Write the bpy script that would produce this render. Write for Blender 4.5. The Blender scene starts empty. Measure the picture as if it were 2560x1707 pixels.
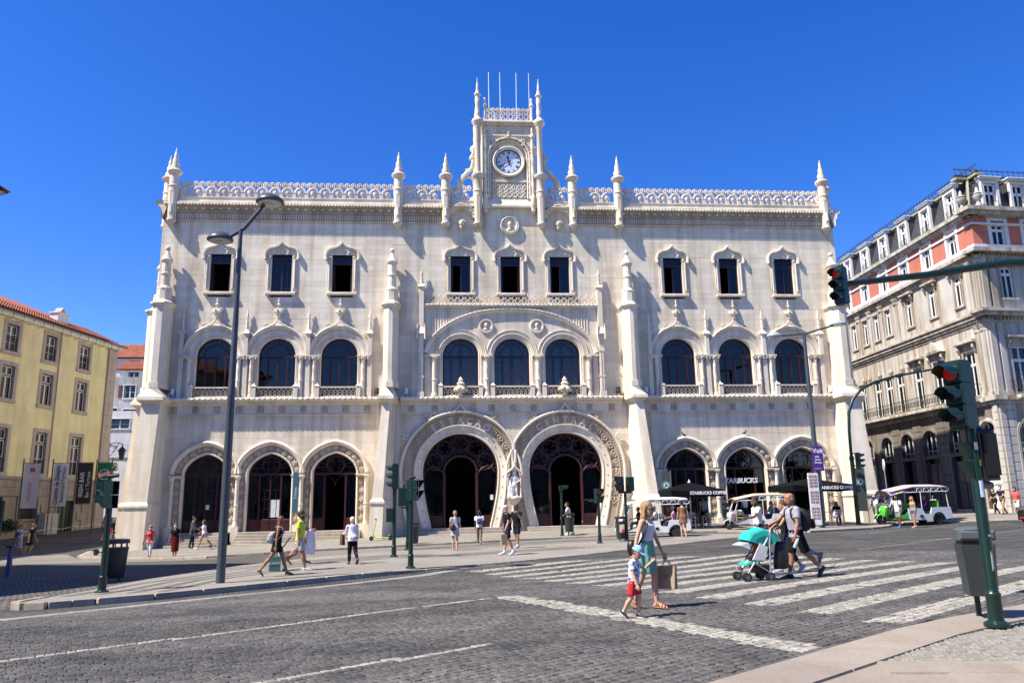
import bpy,bmesh,math,random
from mathutils import Vector,Matrix,noise
rad = math.radians
PI = math.pi
random.seed(7)
SC = bpy.context.scene
COL = SC.collection
# ------------------------------------------------------------------ camera
cd = bpy.data.cameras.new("camera")
cd.sensor_width = 36.0
cd.lens = 27.156
cd.clip_start = 0.1
cd.clip_end = 2000
cam = bpy.data.objects.new("camera",cd)
COL.objects.link(cam)
RT = Vector((0.9967305,-0.0790707,-0.0166144))
FW = Vector((0.0807974,0.9753750,0.2052205))
UP = Vector((-0.0000216,-0.2058920,0.9785747))
cam.matrix_world = Matrix(((RT.x,UP.x,-FW.x,-3.8695),(RT.y,UP.y,-FW.y,-47.0),(RT.z,UP.z,-FW.z,1.6),(0,0,0,1)))
SC.camera = cam
# ------------------------------------------------------------------ light
SUN = Vector((0.70,0.26,-1.0)).normalized()          # the way the light travels
EL = math.asin(-SUN.z)
AZ = math.atan2(-SUN.x,-SUN.y)
w = bpy.data.worlds.new("World")
SC.world = w
w.use_nodes = True
nt = w.node_tree
bg = nt.nodes["Background"]
sky = nt.nodes.new("ShaderNodeTexSky")
sky.sky_type = 'NISHITA'
sky.sun_disc = False
sky.sun_elevation = EL
sky.sun_rotation = AZ
sky.altitude = 300
sky.air_density = 0.9
sky.dust_density = 0.35
sky.ozone_density = 4.5
hs = nt.nodes.new("ShaderNodeHueSaturation")
hs.inputs['Saturation'].default_value = 1.32
hs.inputs['Hue'].default_value = 0.518
nt.links.new(sky.outputs[0],hs.inputs['Color'])
nt.links.new(hs.outputs[0],bg.inputs[0])
bg.inputs[1].default_value = 0.108
sl = bpy.data.lights.new("sun",'SUN')
sl.energy = 4.5
sl.angle = rad(0.53)
sl.color = (1.0,0.93,0.82)
so = bpy.data.objects.new("sun",sl)
COL.objects.link(so)
so.rotation_euler = SUN.to_track_quat('-Z','Y').to_euler()
so.location = (-40,-40,60)
vs = SC.view_settings
vs.view_transform = 'Standard'
vs.look = 'None'
vs.exposure = 1.13
vs.gamma = 1.0
vs.use_curve_mapping = False
# ------------------------------------------------------------------ materials
def new_mat(name):
 m = bpy.data.materials.new(name)
 m.use_nodes = True
 return m,m.node_tree.nodes,m.node_tree.links,m.node_tree.nodes["Principled BSDF"]
def ramp(N,L,src,a,b,ca,cb):
 r = N.new("ShaderNodeValToRGB")
 r.color_ramp.elements[0].position = a
 r.color_ramp.elements[1].position = b
 r.color_ramp.elements[0].color = (*ca,1)
 r.color_ramp.elements[1].color = (*cb,1)
 L.new(src,r.inputs[0])
 return r
def mulmix(N,L,a,b,fac=1.0,mode='MULTIPLY'):
 x = N.new("ShaderNodeMixRGB")
 x.blend_type = mode
 x.inputs[0].default_value = fac
 L.new(a,x.inputs[1])
 L.new(b,x.inputs[2])
 return x
_mats = {}
def M(name,col,rough=0.6,metal=0.0,var=0.12,vscale=6.0,bump=0.0,bscale=40.0,spec=0.5,emit=None,isl=0.0):
 """plain material: base colour, faint mottling, optional bump and per-piece variation"""
 if name in _mats: return _mats[name]
 m,N,L,P = new_mat(name)
 P.inputs['Roughness'].default_value = rough
 P.inputs['Metallic'].default_value = metal
 P.inputs['Specular IOR Level'].default_value = spec
 tc = N.new("ShaderNodeTexCoord")
 nz = N.new("ShaderNodeTexNoise")
 nz.inputs['Scale'].default_value = vscale
 nz.inputs['Detail'].default_value = 5
 L.new(tc.outputs['Object'],nz.inputs['Vector'])
 lo = tuple(c * (1 - var) for c in col); hi = tuple(min(1,c * (1 + var)) for c in col)
 r = ramp(N,L,nz.outputs['Fac'],0.3,0.7,lo,hi)
 out = r.outputs[0]
 if isl:
  out = piece_var(N,L,out,isl)
 L.new(out,P.inputs['Base Color'])
 if bump:
  n2 = N.new("ShaderNodeTexNoise"); n2.inputs['Scale'].default_value = bscale; n2.inputs['Detail'].default_value = 4
  L.new(tc.outputs['Object'],n2.inputs['Vector'])
  b = N.new("ShaderNodeBump"); b.inputs['Strength'].default_value = bump; b.inputs['Distance'].default_value = 0.02
  L.new(n2.outputs['Fac'],b.inputs['Height']); L.new(b.outputs[0],P.inputs['Normal'])
 if emit:
  P.inputs['Emission Color'].default_value = (*emit[0],1); P.inputs['Emission Strength'].default_value = emit[1]
 _mats[name] = m
 return m
def piece_var(N,L,colour,amt):
 g = N.new("ShaderNodeNewGeometry"); o = N.new("ShaderNodeObjectInfo")
 a = N.new("ShaderNodeMath"); a.operation = 'ADD'
 L.new(g.outputs['Random Per Island'],a.inputs[0]); L.new(o.outputs['Random'],a.inputs[1])
 f = N.new("ShaderNodeMath"); f.operation = 'FRACT'; L.new(a.outputs[0],f.inputs[0])
 r = ramp(N,L,f.outputs[0],0,1,(1 - amt,) * 3,(1 + amt,1 + amt * 0.97,1 + amt * 0.92))
 return mulmix(N,L,colour,r.outputs[0]).outputs[0]
def stone_mat(name,col,isl=0.0,stain=0.35,rough=0.75,bump=0.25):
 m,N,L,P = new_mat(name)
 P.inputs['Roughness'].default_value = rough
 P.inputs['Specular IOR Level'].default_value = 0.3
 g = N.new("ShaderNodeNewGeometry")
 n1 = N.new("ShaderNodeTexNoise"); n1.inputs['Scale'].default_value = 0.55; n1.inputs['Detail'].default_value = 8; n1.inputs['Roughness'].default_value = 0.65
 L.new(g.outputs['Position'],n1.inputs['Vector'])
 r1 = ramp(N,L,n1.outputs['Fac'],0.35,0.68,tuple(c * 0.86 for c in col),tuple(min(1,c * 1.07) for c in col))
 # rain streaks: noise stretched along z
 mp = N.new("ShaderNodeMapping"); mp.inputs['Scale'].default_value = (2.2,2.2,0.16)
 L.new(g.outputs['Position'],mp.inputs['Vector'])
 n2 = N.new("ShaderNodeTexNoise"); n2.inputs['Scale'].default_value = 1.0; n2.inputs['Detail'].default_value = 6
 L.new(mp.outputs[0],n2.inputs['Vector'])
 r2 = ramp(N,L,n2.outputs['Fac'],0.42,0.66,(1,1,1),(1 - stain * 0.55,1 - stain * 0.68,1 - stain * 0.85))
 x = mulmix(N,L,r1.outputs[0],r2.outputs[0],0.8)
 n3 = N.new("ShaderNodeTexNoise"); n3.inputs['Scale'].default_value = 22; n3.inputs['Detail'].default_value = 3
 L.new(g.outputs['Position'],n3.inputs['Vector'])
 r3 = ramp(N,L,n3.outputs['Fac'],0.3,0.7,(0.9,0.9,0.9),(1.05,1.05,1.05))
 y = mulmix(N,L,x.outputs[0],r3.outputs[0])
 out = y.outputs[0]
 if isl: out = piece_var(N,L,out,isl)
 L.new(out,P.inputs['Base Color'])
 b = N.new("ShaderNodeBump"); b.inputs['Strength'].default_value = bump; b.inputs['Distance'].default_value = 0.02
 L.new(n3.outputs['Fac'],b.inputs['Height']); L.new(b.outputs[0],P.inputs['Normal'])
 _mats[name] = m
 return m
def glass_mat(name,tint=(0.35,0.38,0.4),ior=1.55):
 m,N,L,P = new_mat(name)
 N.remove(P)
 out = [n for n in N if n.type == 'OUTPUT_MATERIAL'][0]
 fr = N.new("ShaderNodeFresnel"); fr.inputs['IOR'].default_value = ior
 t = N.new("ShaderNodeBsdfTransparent"); t.inputs[0].default_value = (*tint,1)
 gl = N.new("ShaderNodeBsdfGlossy"); gl.inputs['Roughness'].default_value = 0.015
 tc = N.new("ShaderNodeNewGeometry"); nz = N.new("ShaderNodeTexNoise"); nz.inputs['Scale'].default_value = 1.6
 L.new(tc.outputs['Position'],nz.inputs['Vector'])
 b = N.new("ShaderNodeBump"); b.inputs['Strength'].default_value = 0.12; b.inputs['Distance'].default_value = 0.05
 L.new(nz.outputs['Fac'],b.inputs['Height']); L.new(b.outputs[0],gl.inputs['Normal'])
 mx = N.new("ShaderNodeMixShader")
 L.new(fr.outputs[0],mx.inputs[0]); L.new(t.outputs[0],mx.inputs[1]); L.new(gl.outputs[0],mx.inputs[2])
 L.new(mx.outputs[0],out.inputs[0])
 _mats[name] = m
 return m
def cobble_mat(name,col,size,ang,joint=(0.02,0.02,0.02),var=0.35,jw=0.12,bump=0.5,rough=0.75,patch=0.15):
 """stone setts too far away to build one by one: small setts with joints"""
 m,N,L,P = new_mat(name)
 P.inputs['Roughness'].default_value = rough
 P.inputs['Specular IOR Level'].default_value = 0.35
 g = N.new("ShaderNodeNewGeometry")
 mp = N.new("ShaderNodeMapping"); mp.inputs['Rotation'].default_value = (0,0,ang)
 L.new(g.outputs['Position'],mp.inputs['Vector'])
 nd = N.new("ShaderNodeTexNoise"); nd.inputs['Scale'].default_value = 0.9
 L.new(mp.outputs[0],nd.inputs['Vector'])
 ad = N.new("ShaderNodeMixRGB"); ad.blend_type = 'ADD'; ad.inputs[0].default_value = 0.25
 L.new(mp.outputs[0],ad.inputs[1]); L.new(nd.outputs['Color'],ad.inputs[2])
 br = N.new("ShaderNodeTexBrick")
 br.inputs['Scale'].default_value = 1.0
 br.inputs['Brick Width'].default_value = size
 br.inputs['Row Height'].default_value = size
 br.inputs['Mortar Size'].default_value = size * jw
 br.inputs['Mortar Smooth'].default_value = 0.3
 br.inputs['Color1'].default_value = (*[c * (1 - var) for c in col],1)
 br.inputs['Color2'].default_value = (*[c * (1 + var) for c in col],1)
 br.inputs['Mortar'].default_value = (*joint,1)
 L.new(ad.outputs[0],br.inputs['Vector'])
 n1 = N.new("ShaderNodeTexNoise"); n1.inputs['Scale'].default_value = 0.35; n1.inputs['Detail'].default_value = 7
 L.new(g.outputs['Position'],n1.inputs['Vector'])
 r1 = ramp(N,L,n1.outputs['Fac'],0.3,0.7,(1 - patch,) * 3,(1 + patch,) * 3)
 x = mulmix(N,L,br.outputs['Color'],r1.outputs[0])
 L.new(x.outputs[0],P.inputs['Base Color'])
 n2 = N.new("ShaderNodeTexNoise"); n2.inputs['Scale'].default_value = 30
 L.new(g.outputs['Position'],n2.inputs['Vector'])
 s = N.new("ShaderNodeMath"); s.operation = 'MULTIPLY_ADD'; s.inputs[1].default_value = -1.0
 L.new(br.outputs['Fac'],s.inputs[0]); L.new(n2.outputs['Fac'],s.inputs[2])
 b = N.new("ShaderNodeBump"); b.inputs['Strength'].default_value = bump; b.inputs['Distance'].default_value = 0.02
 L.new(s.outputs[0],b.inputs['Height']); L.new(b.outputs[0],P.inputs['Normal'])
 _mats[name] = m
 return m
# ------------------------------------------------------------------ mesh helper
class MB:
 def __init__(s): s.v = []; s.f = []; s.m = []; s.cur = 0; s.xf = None
 def add(s,vs,fs,mat=None):
  o = len(s.v)
  if s.xf is not None: vs = [s.xf @ Vector(p) for p in vs]
  s.v.extend(tuple(p) for p in vs)
  s.f.extend(tuple(i + o for i in f) for f in fs)
  s.m.extend([s.cur if mat is None else mat] * len(fs))
  return s
 def box(s,x0,x1,y0,y1,z0,z1,mat=None):
  v = [(x0,y0,z0),(x1,y0,z0),(x1,y1,z0),(x0,y1,z0),(x0,y0,z1),(x1,y0,z1),(x1,y1,z1),(x0,y1,z1)]
  return s.add(v,[(0,3,2,1),(4,5,6,7),(0,1,5,4),(1,2,6,5),(2,3,7,6),(3,0,4,7)],mat)
 def slab(s,x0,x1,y0,y1,z0,z1,e=0.01,mat=None):
  """a box whose -y face is inset by e (bevelled block)"""
  v = [(x0,y0 + e,z0),(x1,y0 + e,z0),(x1,y1,z0),(x0,y1,z0),(x0,y0 + e,z1),(x1,y0 + e,z1),(x1,y1,z1),(x0,y1,z1),
    (x0 + e,y0,z0 + e),(x1 - e,y0,z0 + e),(x1 - e,y0,z1 - e),(x0 + e,y0,z1 - e)]
  return s.add(v,[(8,9,10,11),(0,1,9,8),(1,5,10,9),(5,4,11,10),(4,0,8,11),(0,3,2,1),(4,5,6,7),(1,2,6,5),(3,0,4,7)],mat)
 def prism(s,pts,y0,y1,mat=None):
  """polygon in xz (counter-clockwise seen from -y) pushed from y0 to y1"""
  n = len(pts)
  v = [(p[0],y0,p[1]) for p in pts] + [(p[0],y1,p[1]) for p in pts]
  f = [tuple(range(n)),tuple(range(2 * n - 1,n - 1,-1))] + [(i,i + n,(i + 1) % n + n,(i + 1) % n) for i in range(n)]
  return s.add(v,f,mat)
 def prismz(s,pts,z0,z1,top=None,mat=None):
  n = len(pts); t = top or pts
  v = [(p[0],p[1],z0) for p in pts] + [(p[0],p[1],z1) for p in t]
  f = [tuple(range(n - 1,-1,-1)),tuple(range(n,2 * n))] + [(i,(i + 1) % n,(i + 1) % n + n,i + n) for i in range(n)]
  return s.add(v,f,mat)
 def tube(s,pts,r,seg=8,cap=True,mat=None,sq=None,bumps=None,closed=False):
  pts = [Vector(p) for p in pts]; n = len(pts)
  rr = r if isinstance(r,(list,tuple)) else [r] * n
  vs = []; up = None; dist = 0
  for i,p in enumerate(pts):
   if closed: t = (pts[(i + 1) % n] - pts[i - 1])
   else: t = (pts[min(i + 1,n - 1)] - pts[max(i - 1,0)])
   t = t.normalized() if t.length > 1e-9 else Vector((0,0,1))
   if up is None:
    up = Vector((0,1,0)) if abs(t.y) < 0.8 else Vector((1,0,0))
   a = up - t * up.dot(t)
   a = a.normalized() if a.length > 1e-6 else t.orthogonal().normalized()
   up = a; b = t.cross(a)
   if i: dist += (pts[i] - pts[i - 1]).length
   for k in range(seg):
    th = 2 * PI * k / seg
    q = rr[i]
    if bumps: q *= 1 + bumps[0] * math.cos(bumps[1] * th + bumps[2] * dist)
    ca,sb = math.cos(th) * q,math.sin(th) * q
    if sq: ca *= sq[0]; sb *= sq[1]
    vs.append(p + a * ca + b * sb)
  fs = []
  for i in range(n if closed else n - 1):
   j = (i + 1) % n
   for k in range(seg):
    k2 = (k + 1) % seg
    fs.append((i * seg + k,i * seg + k2,j * seg + k2,j * seg + k))
  if cap and not closed:
   fs.append(tuple(range(seg - 1,-1,-1))); fs.append(tuple((n - 1) * seg + k for k in range(seg)))
  return s.add(vs,fs,mat)
 def lathe(s,c,prof,seg=12,mat=None,lobes=0,amp=0.0,twist=0.0,rot=0.0):
  vs = []; fs = []; n = len(prof)
  for (r,z) in prof:
   for k in range(seg):
    th = 2 * PI * k / seg + rot
    q = r
    if lobes: q *= 1 + amp * math.cos(lobes * th + twist * z)
    vs.append((c[0] + q * math.cos(th),c[1] + q * math.sin(th),c[2] + z))
  for i in range(n - 1):
   for k in range(seg):
    k2 = (k + 1) % seg
    fs.append((i * seg + k,i * seg + k2,(i + 1) * seg + k2,(i + 1) * seg + k))
  fs.append(tuple(range(seg - 1,-1,-1))); fs.append(tuple((n - 1) * seg + k for k in range(seg)))
  return s.add(vs,fs,mat)
 def ball(s,c,rx,ry=None,rz=None,nu=8,nv=6,mat=None):
  ry = rx if ry is None else ry; rz = rx if rz is None else rz
  vs = [(c[0],c[1],c[2] - rz)]
  for j in range(1,nv):
   ph = -PI / 2 + PI * j / nv
   for k in range(nu):
    th = 2 * PI * k / nu
    vs.append((c[0] + rx * math.cos(ph) * math.cos(th),c[1] + ry * math.cos(ph) * math.sin(th),c[2] + rz * math.sin(ph)))
  vs.append((c[0],c[1],c[2] + rz)); fs = []
  top = len(vs) - 1
  for k in range(nu):
   k2 = (k + 1) % nu
   fs.append((0,1 + k2,1 + k)); fs.append((top,1 + (nv - 2) * nu + k,1 + (nv - 2) * nu + k2))
   for j in range(nv - 2):
    fs.append((1 + j * nu + k,1 + j * nu + k2,1 + (j + 1) * nu + k2,1 + (j + 1) * nu + k))
  return s.add(vs,fs,mat)
 def sweep(s,path,prof,closed=False,pclosed=False,mat=None):
  """path: points in xz; prof: (outward offset, y). outward = left of travel"""
  n = len(path); k = len(prof); vs = []
  nn = path_normals(path,closed)
  for p,q in zip(path,nn):
   for (d,y) in prof: vs.append((p[0] + q[0] * d,y,p[1] + q[1] * d))
  fs = []
  for i in range(n if closed else n - 1):
   j = (i + 1) % n
   for a in range(k if pclosed else k - 1):
    b = (a + 1) % k
    fs.append((i * k + a,j * k + a,j * k + b,i * k + b))
  return s.add(vs,fs,mat)
 def loft(s,rings,mat=None,cap=True):
  k = len(rings[0]); n = len(rings); vs = [p for r in rings for p in r]; fs = []
  for i in range(n - 1):
   for a in range(k):
    b = (a + 1) % k
    fs.append((i * k + a,i * k + b,(i + 1) * k + b,(i + 1) * k + a))
  if cap:
   fs.append(tuple(range(k - 1,-1,-1))); fs.append(tuple((n - 1) * k + a for a in range(k)))
  return s.add(vs,fs,mat)
 def disc(s,c,r,axis,seg=16,thick=0.01,mat=None):
  a = Vector(axis).normalized(); c = Vector(c)
  return s.tube([c,c + a * thick],r,seg,True,mat)
 def mesh(s,name,mats,smooth=False):
  me = bpy.data.meshes.new(name)
  me.from_pydata(s.v,[],s.f)
  if not isinstance(mats,(list,tuple)): mats = [mats]
  for m in mats: me.materials.append(m)
  if len(mats) > 1: me.polygons.foreach_set('material_index',s.m)
  if smooth:
   me.polygons.foreach_set('use_smooth',[True] * len(s.f))
   if smooth != 'all':
    me.update(); me.set_sharp_from_angle(angle=rad(smooth if smooth is not True and smooth > 1 else 40))
  me.update()
  return me
def path_normals(path,closed=False):
 n = len(path); out = []
 for i in range(n):
  a = path[i - 1] if (closed or i > 0) else path[0]
  b = path[(i + 1) % n] if (closed or i < n - 1) else path[n - 1]
  dx,dz = b[0] - a[0],b[1] - a[1]; l = math.hypot(dx,dz) or 1
  out.append((-dz / l,dx / l))
 return out
def offs(path,d,closed=False):
 return [(p[0] + q[0] * d,p[1] + q[1] * d) for p,q in zip(path,path_normals(path,closed))]
def pathlen(path):
 return sum(math.hypot(path[i + 1][0] - path[i][0],path[i + 1][1] - path[i][1]) for i in range(len(path) - 1))
def walk(path,step,start=0.0):
 """points (x, z, nx, nz) spaced along a path"""
 out = []; nxt = start; acc = 0
 for i in range(len(path) - 1):
  (x0,z0),(x1,z1) = path[i],path[i + 1]; l = math.hypot(x1 - x0,z1 - z0)
  while nxt <= acc + l and l > 0:
   t = (nxt - acc) / l
   out.append((x0 + (x1 - x0) * t,z0 + (z1 - z0) * t,-(z1 - z0) / l,(x1 - x0) / l)); nxt += step
  acc += l
 return out
def mkobj(name,me,parent=None,loc=None,rotz=0.0):
 o = bpy.data.objects.new(name,me); COL.objects.link(o)
 if parent is not None: o.parent = parent
 if loc is not None: o.location = loc
 if rotz: o.rotation_euler = (0,0,rotz)
 return o
def mk(name,mb,mats,parent=None,loc=None,rotz=0.0,smooth=False):
 return mkobj(name,mb.mesh(name,mats,smooth),parent,loc,rotz)
def tag(o,label,cat,group=None):
 o['label'] = label; o['category'] = cat
 if group: o['group'] = group
 return o
def thing(name,label,cat,loc=(0,0,0),rotz=0.0,group=None):
 o = bpy.data.objects.new(name,None); COL.objects.link(o)
 o.location = loc; o.rotation_euler = (0,0,rotz); o.empty_display_size = 0.2
 return tag(o,label,cat,group)
def structure(o): o['kind'] = 'structure'; return o
def stuff(o): o['kind'] = 'stuff'; return o
def copy_tree(o,parent=None):
 c = o.copy(); COL.objects.link(c)
 if parent is not None: c.parent = parent
 for ch in list(o.children): copy_tree(ch,c)
 return c
def text_mesh(body,size,depth=0.01,bold=0.0,align='CENTER',spacing=1.0,shear=0.0):
 """letters as geometry: returns verts in (x, z) with depth along -y, faces"""
 cu = bpy.data.curves.new("lettering",'FONT'); cu.body = body; cu.size = size; cu.extrude = depth / 2
 cu.align_x = align; cu.align_y = 'CENTER'; cu.offset = bold; cu.space_character = spacing; cu.resolution_u = 3; cu.shear = shear
 ob = bpy.data.objects.new("lettering",cu)
 me = bpy.data.meshes.new_from_object(ob)
 v = [(p.co.x,-p.co.z,p.co.y) for p in me.vertices]; f = [tuple(p.vertices) for p in me.polygons]
 bpy.data.objects.remove(ob); bpy.data.curves.remove(cu); bpy.data.meshes.remove(me)
 return v,f
def add_text(mb,body,x,y,z,size,depth=0.01,bold=0.0,mat=None,align='CENTER',spacing=1.0,rot=0.0,shear=0.0,sx=1.0):
 v,f = text_mesh(body,size,depth,bold,align,spacing,shear)
 c,s_ = math.cos(rot),math.sin(rot)
 mb.add([(x + (p[0] * sx * c - p[2] * s_),y + p[1],z + (p[0] * sx * s_ + p[2] * c)) for p in v],f,mat)
# ------------------------------------------------------------------ ground height
def ss(a,b,x):
 t = min(max((x - a) / (b - a),0),1); return t * t * (3 - 2 * t)
def zg(x,y):
 D = 0.2 * ss(-34,-25,y) * (1 - 0.6 * ss(-6,-1,y))
 z = -0.02 + .02 * min(max(x,-24),8) + .004 * max(0,min(x - 8,30)) - D
 z += 0.3 * ss(23,28,x) * ss(-9,-2,y)
 z -= 0.1 * ss(-10,-17,x) * ss(-20,-10,y)
 z += 0.045 * max(0,min(y,60)) * ss(-19,-23,x)
 return z
# ------------------------------------------------------------------ palette
STONE = (0.77,0.69,0.55)
m_block = stone_mat("limestone_blocks",STONE,isl=0.075,stain=0.5)
m_stone = stone_mat("limestone_carved",(0.75,0.665,0.53),stain=0.5)
m_stone2 = stone_mat("limestone_mouldings",(0.78,0.70,0.57),stain=0.35)
m_warm = stone_mat("limestone_warm",(0.62,0.53,0.40),stain=0.5)
m_band = stone_mat("limestone_dirt_shade_ground",(0.44,0.36,0.265),stain=0.5)  # dirt plus painted-in crevice shade behind carving and under the cornice
m_joint = M("stone_joint",(0.62,0.55,0.45),0.9)
m_marble = M("white_marble",(0.82,0.80,0.77),0.6)
m_red = M("dark_red_painted_wood",(0.036,0.0045,0.0065),0.45)
m_glass = glass_mat("window_glass",(0.30,0.33,0.36))
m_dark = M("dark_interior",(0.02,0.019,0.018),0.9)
m_curtain = M("pale_curtain",(0.70,0.76,0.84),0.9)
m_step = stone_mat("step_stone",(0.42,0.37,0.31),isl=0.08)
m_black = M("black_plastic",(0.012,0.012,0.013),0.4)
m_green = M("dark_green_paint",(0.006,0.024,0.020),0.35)
m_grey = M("grey_painted_steel",(0.055,0.065,0.075),0.35)
m_alu = M("bare_aluminium",(0.6,0.6,0.6),0.35,0.9)
m_white = M("white_paint",(0.72,0.72,0.72),0.4)
m_iron = M("black_iron",(0.015,0.015,0.016),0.5)
m_rubber = M("tyre_rubber",(0.015,0.015,0.015),0.8)
# ================================================================== STATION
def arc(cx,cz,r,a0,a1,n):
 return [(cx + r * math.cos(rad(a0 + (a1 - a0) * i / n)),cz + r * math.sin(rad(a0 + (a1 - a0) * i / n))) for i in range(n + 1)]
def round_path(cx,zs,r,zb=None,n=24):
 p = arc(cx,zs,r,180,0,n)
 p = p[::-1][::-1]
 if zb is not None: p = [(cx - r,zb)] + p + [(cx + r,zb)]
 return p
def point_z(u,hw,h):        # height of the blunt pointed arch above its springing
 u = min(abs(u) / hw,1.0)
 return (h - 0.17) * math.sqrt(max(0,1 - u * u)) + 0.17 * (1 - u) ** 1.5
def pointed_path(cx,zs,hw,h,zb=None,n=26):
 p = []
 for i in range(n + 1):
  t = PI - PI * i / n; u = hw * math.cos(t)
  p.append((cx + u,zs + point_z(u,hw,h)))
 if zb is not None: p = [(cx - hw,zb)] + p + [(cx + hw,zb)]
 return p
HS_R,HS_ZC,HS_ZB,HS_HB = 2.25,3.55,0.26,1.72
def hs_half(z):
 if z >= HS_ZC: return math.sqrt(max(0,HS_R ** 2 - (z - HS_ZC) ** 2))
 s_ = max(0.0,(z - HS_ZB) / (HS_ZC - HS_ZB)); return HS_HB + (HS_R - HS_HB) * math.sin(PI / 2 * s_) if z > HS_ZB else HS_HB
def hs_path(cx,n=40,m=10,zb=HS_ZB):
 p = []
 for i in range(m): z = zb + (HS_ZC - zb) * i / m; p.append((cx - hs_half(z),z))
 p += arc(cx,HS_ZC,HS_R,180,0,n)
 for i in range(m - 1,-1,-1): z = zb + (HS_ZC - zb) * i / m; p.append((cx + hs_half(z),z))
 return p
GX = [-18.05,-14.38,-10.63,10.63,14.38,18.05]       # ground storey arches
FX = [-17.95,-14.28,-10.56,10.56,14.28,17.95]       # first floor arches
CX3 = [-3.18,0.0,3.18]
WX = [-17.95,-14.25,-10.54,-3.16,0.0,3.16,10.54,14.25,17.95]
def cut_intervals(z0,z1):
 iv = []
 zz = [z0 + (z1 - z0) * k / 4 for k in range(5)]
 if z0 < 5.1:
  for c in GX:
   h = 0
   for z in zz:
    if z < 3.53: h = max(h,1.26)
    elif z < 4.72:
     lo = 0.0
     for k in range(30):
      u = 1.26 * k / 29
      if 3.53 + point_z(u,1.26,1.19) >= z: lo = u
     h = max(h,lo)
   if h: iv.append((c - h - 0.3,c + h + 0.3))
 if z0 < 6.5:
  for c in (-3.2,3.2):
   h = max([hs_half(z) if z < HS_ZC + HS_R else 0 for z in zz])
   if h: iv.append((c - h - 0.65,c + h + 0.65))
 if z1 > 8.2 and z0 < 12.0:
  for c in FX:
   h = max([1.1 if z < 10.6 else math.sqrt(max(0,1.1 ** 2 - (z - 10.6) ** 2)) for z in zz])
   if h: iv.append((c - h - 0.3,c + h + 0.3))
 if z1 > 8.1 and z0 < 13.7: iv.append((-5.3,5.3))
 if z1 > 14.62 and z0 < 17.05:
  for c in WX: iv.append((c - 0.70,c + 0.70))
 iv.sort(); out = []
 for a,b in iv:
  if out and a <= out[-1][1] + 0.05: out[-1][1] = max(b,out[-1][1])
  else: out.append([a,b])
 return out
station = thing("station_building","white carved stone railway station with two horseshoe portals and a clock tower","building")
XE = 21.6
blocks = []
backing = MB()
ROW = 0.345
z = -0.9; ri = 0
rng = random.Random(3)
while z < 19.2:
 z1 = z + ROW
 iv = cut_intervals(z,z1)
 cur = -XE; spans = []
 for a,b in iv:
  if a > cur + 0.02: spans.append((cur,a))
  cur = max(cur,b)
 if cur < XE - 0.02: spans.append((cur,XE))
 for a,b in spans:
  backing.box(a,b,0.012,0.55,z,z1)
  x = a
  first = rng.uniform(0.5,1.4)
  while x < b - 0.01:
   l = first if x == a else rng.uniform(0.9,1.9)
   xe = x + l
   if b - xe < 0.35: xe = b
   xe = min(xe,b)
   blocks.append((x,xe,z,z1)); x = xe
 z = z1; ri += 1
mk("wall_core",backing,m_joint,station)
blocks.sort(key=lambda b: -(b[1] - b[0]) * (b[3] - b[2]) / (1 + 0.01 * b[2]))
rest = MB()
for i,(a,b,z0,z1) in enumerate(blocks):
 j = rng.uniform(-0.003,0.003)
 if i < 300:
  o = MB(); o.slab(a + 0.002,b - 0.002,j,0.013,z0 + 0.002,z1 - 0.002,0.004)
  mk("stone_block",o,m_block,station)
 else: rest.slab(a + 0.002,b - 0.002,j,0.013,z0 + 0.002,z1 - 0.002,0.004)
stuff(mk("stone_blocks",rest,m_block,station))
# body of the building behind the front: side walls, floors, roof, back
body = MB()
body.box(-XE,-XE + 0.5,0.56,42,-0.9,20.3); body.box(XE - 0.5,XE,0.56,42,-0.9,20.3)
body.box(-XE + 0.5,XE - 0.5,41.5,42,-0.9,20.3)
body.box(-XE,XE,0.56,42,20.3,20.32)
body.box(-4.0,4.0,0.013,0.55,19.16,20.3)
mk("side_wall",body,m_block,station)
inn = MB()
inn.box(-XE + 0.52,XE - 0.52,0.56,12,0.1,0.25); inn.box(-XE + 0.52,XE - 0.52,12,12.2,0.25,19)
for zf in (7.3,13.9): inn.box(-XE + 0.52,XE - 0.52,0.56,12,zf,zf + 0.3)
for x in (-8,8,-6.2,6.2): inn.box(x - 0.1,x + 0.1,0.56,12,0.25,19)
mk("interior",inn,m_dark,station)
# ------------------------------------------------ carved pieces (shared meshes)
def leaf_flower():
 b = MB()
 b.ball((0,-0.03,0),0.05,0.045,0.05,6,4)
 for k in range(5):
  a = 2 * PI * k / 5 + 0.3
  b.ball((0.1 * math.cos(a),-0.015,0.1 * math.sin(a)),0.062,0.035,0.062,6,4)
 return b.mesh("leaf_flower",m_warm,True)
def rosette_square():
 b = MB()
 b.slab(-0.19,0.19,-0.02,0.02,-0.19,0.19,0.01,1)
 b.ball((0,-0.06,0),0.055,0.05,0.055,8,5)
 for k in range(4):
  a = PI / 2 * k + PI / 4
  b.ball((0.13 * math.cos(a),-0.04,0.13 * math.sin(a)),0.07,0.045,0.07,6,4)
  a += PI / 4
  b.ball((0.11 * math.cos(a),-0.03,0.11 * math.sin(a)),0.035,0.03,0.035,6,4)
 return b.mesh("rosette",[m_warm,m_band],True)
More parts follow.
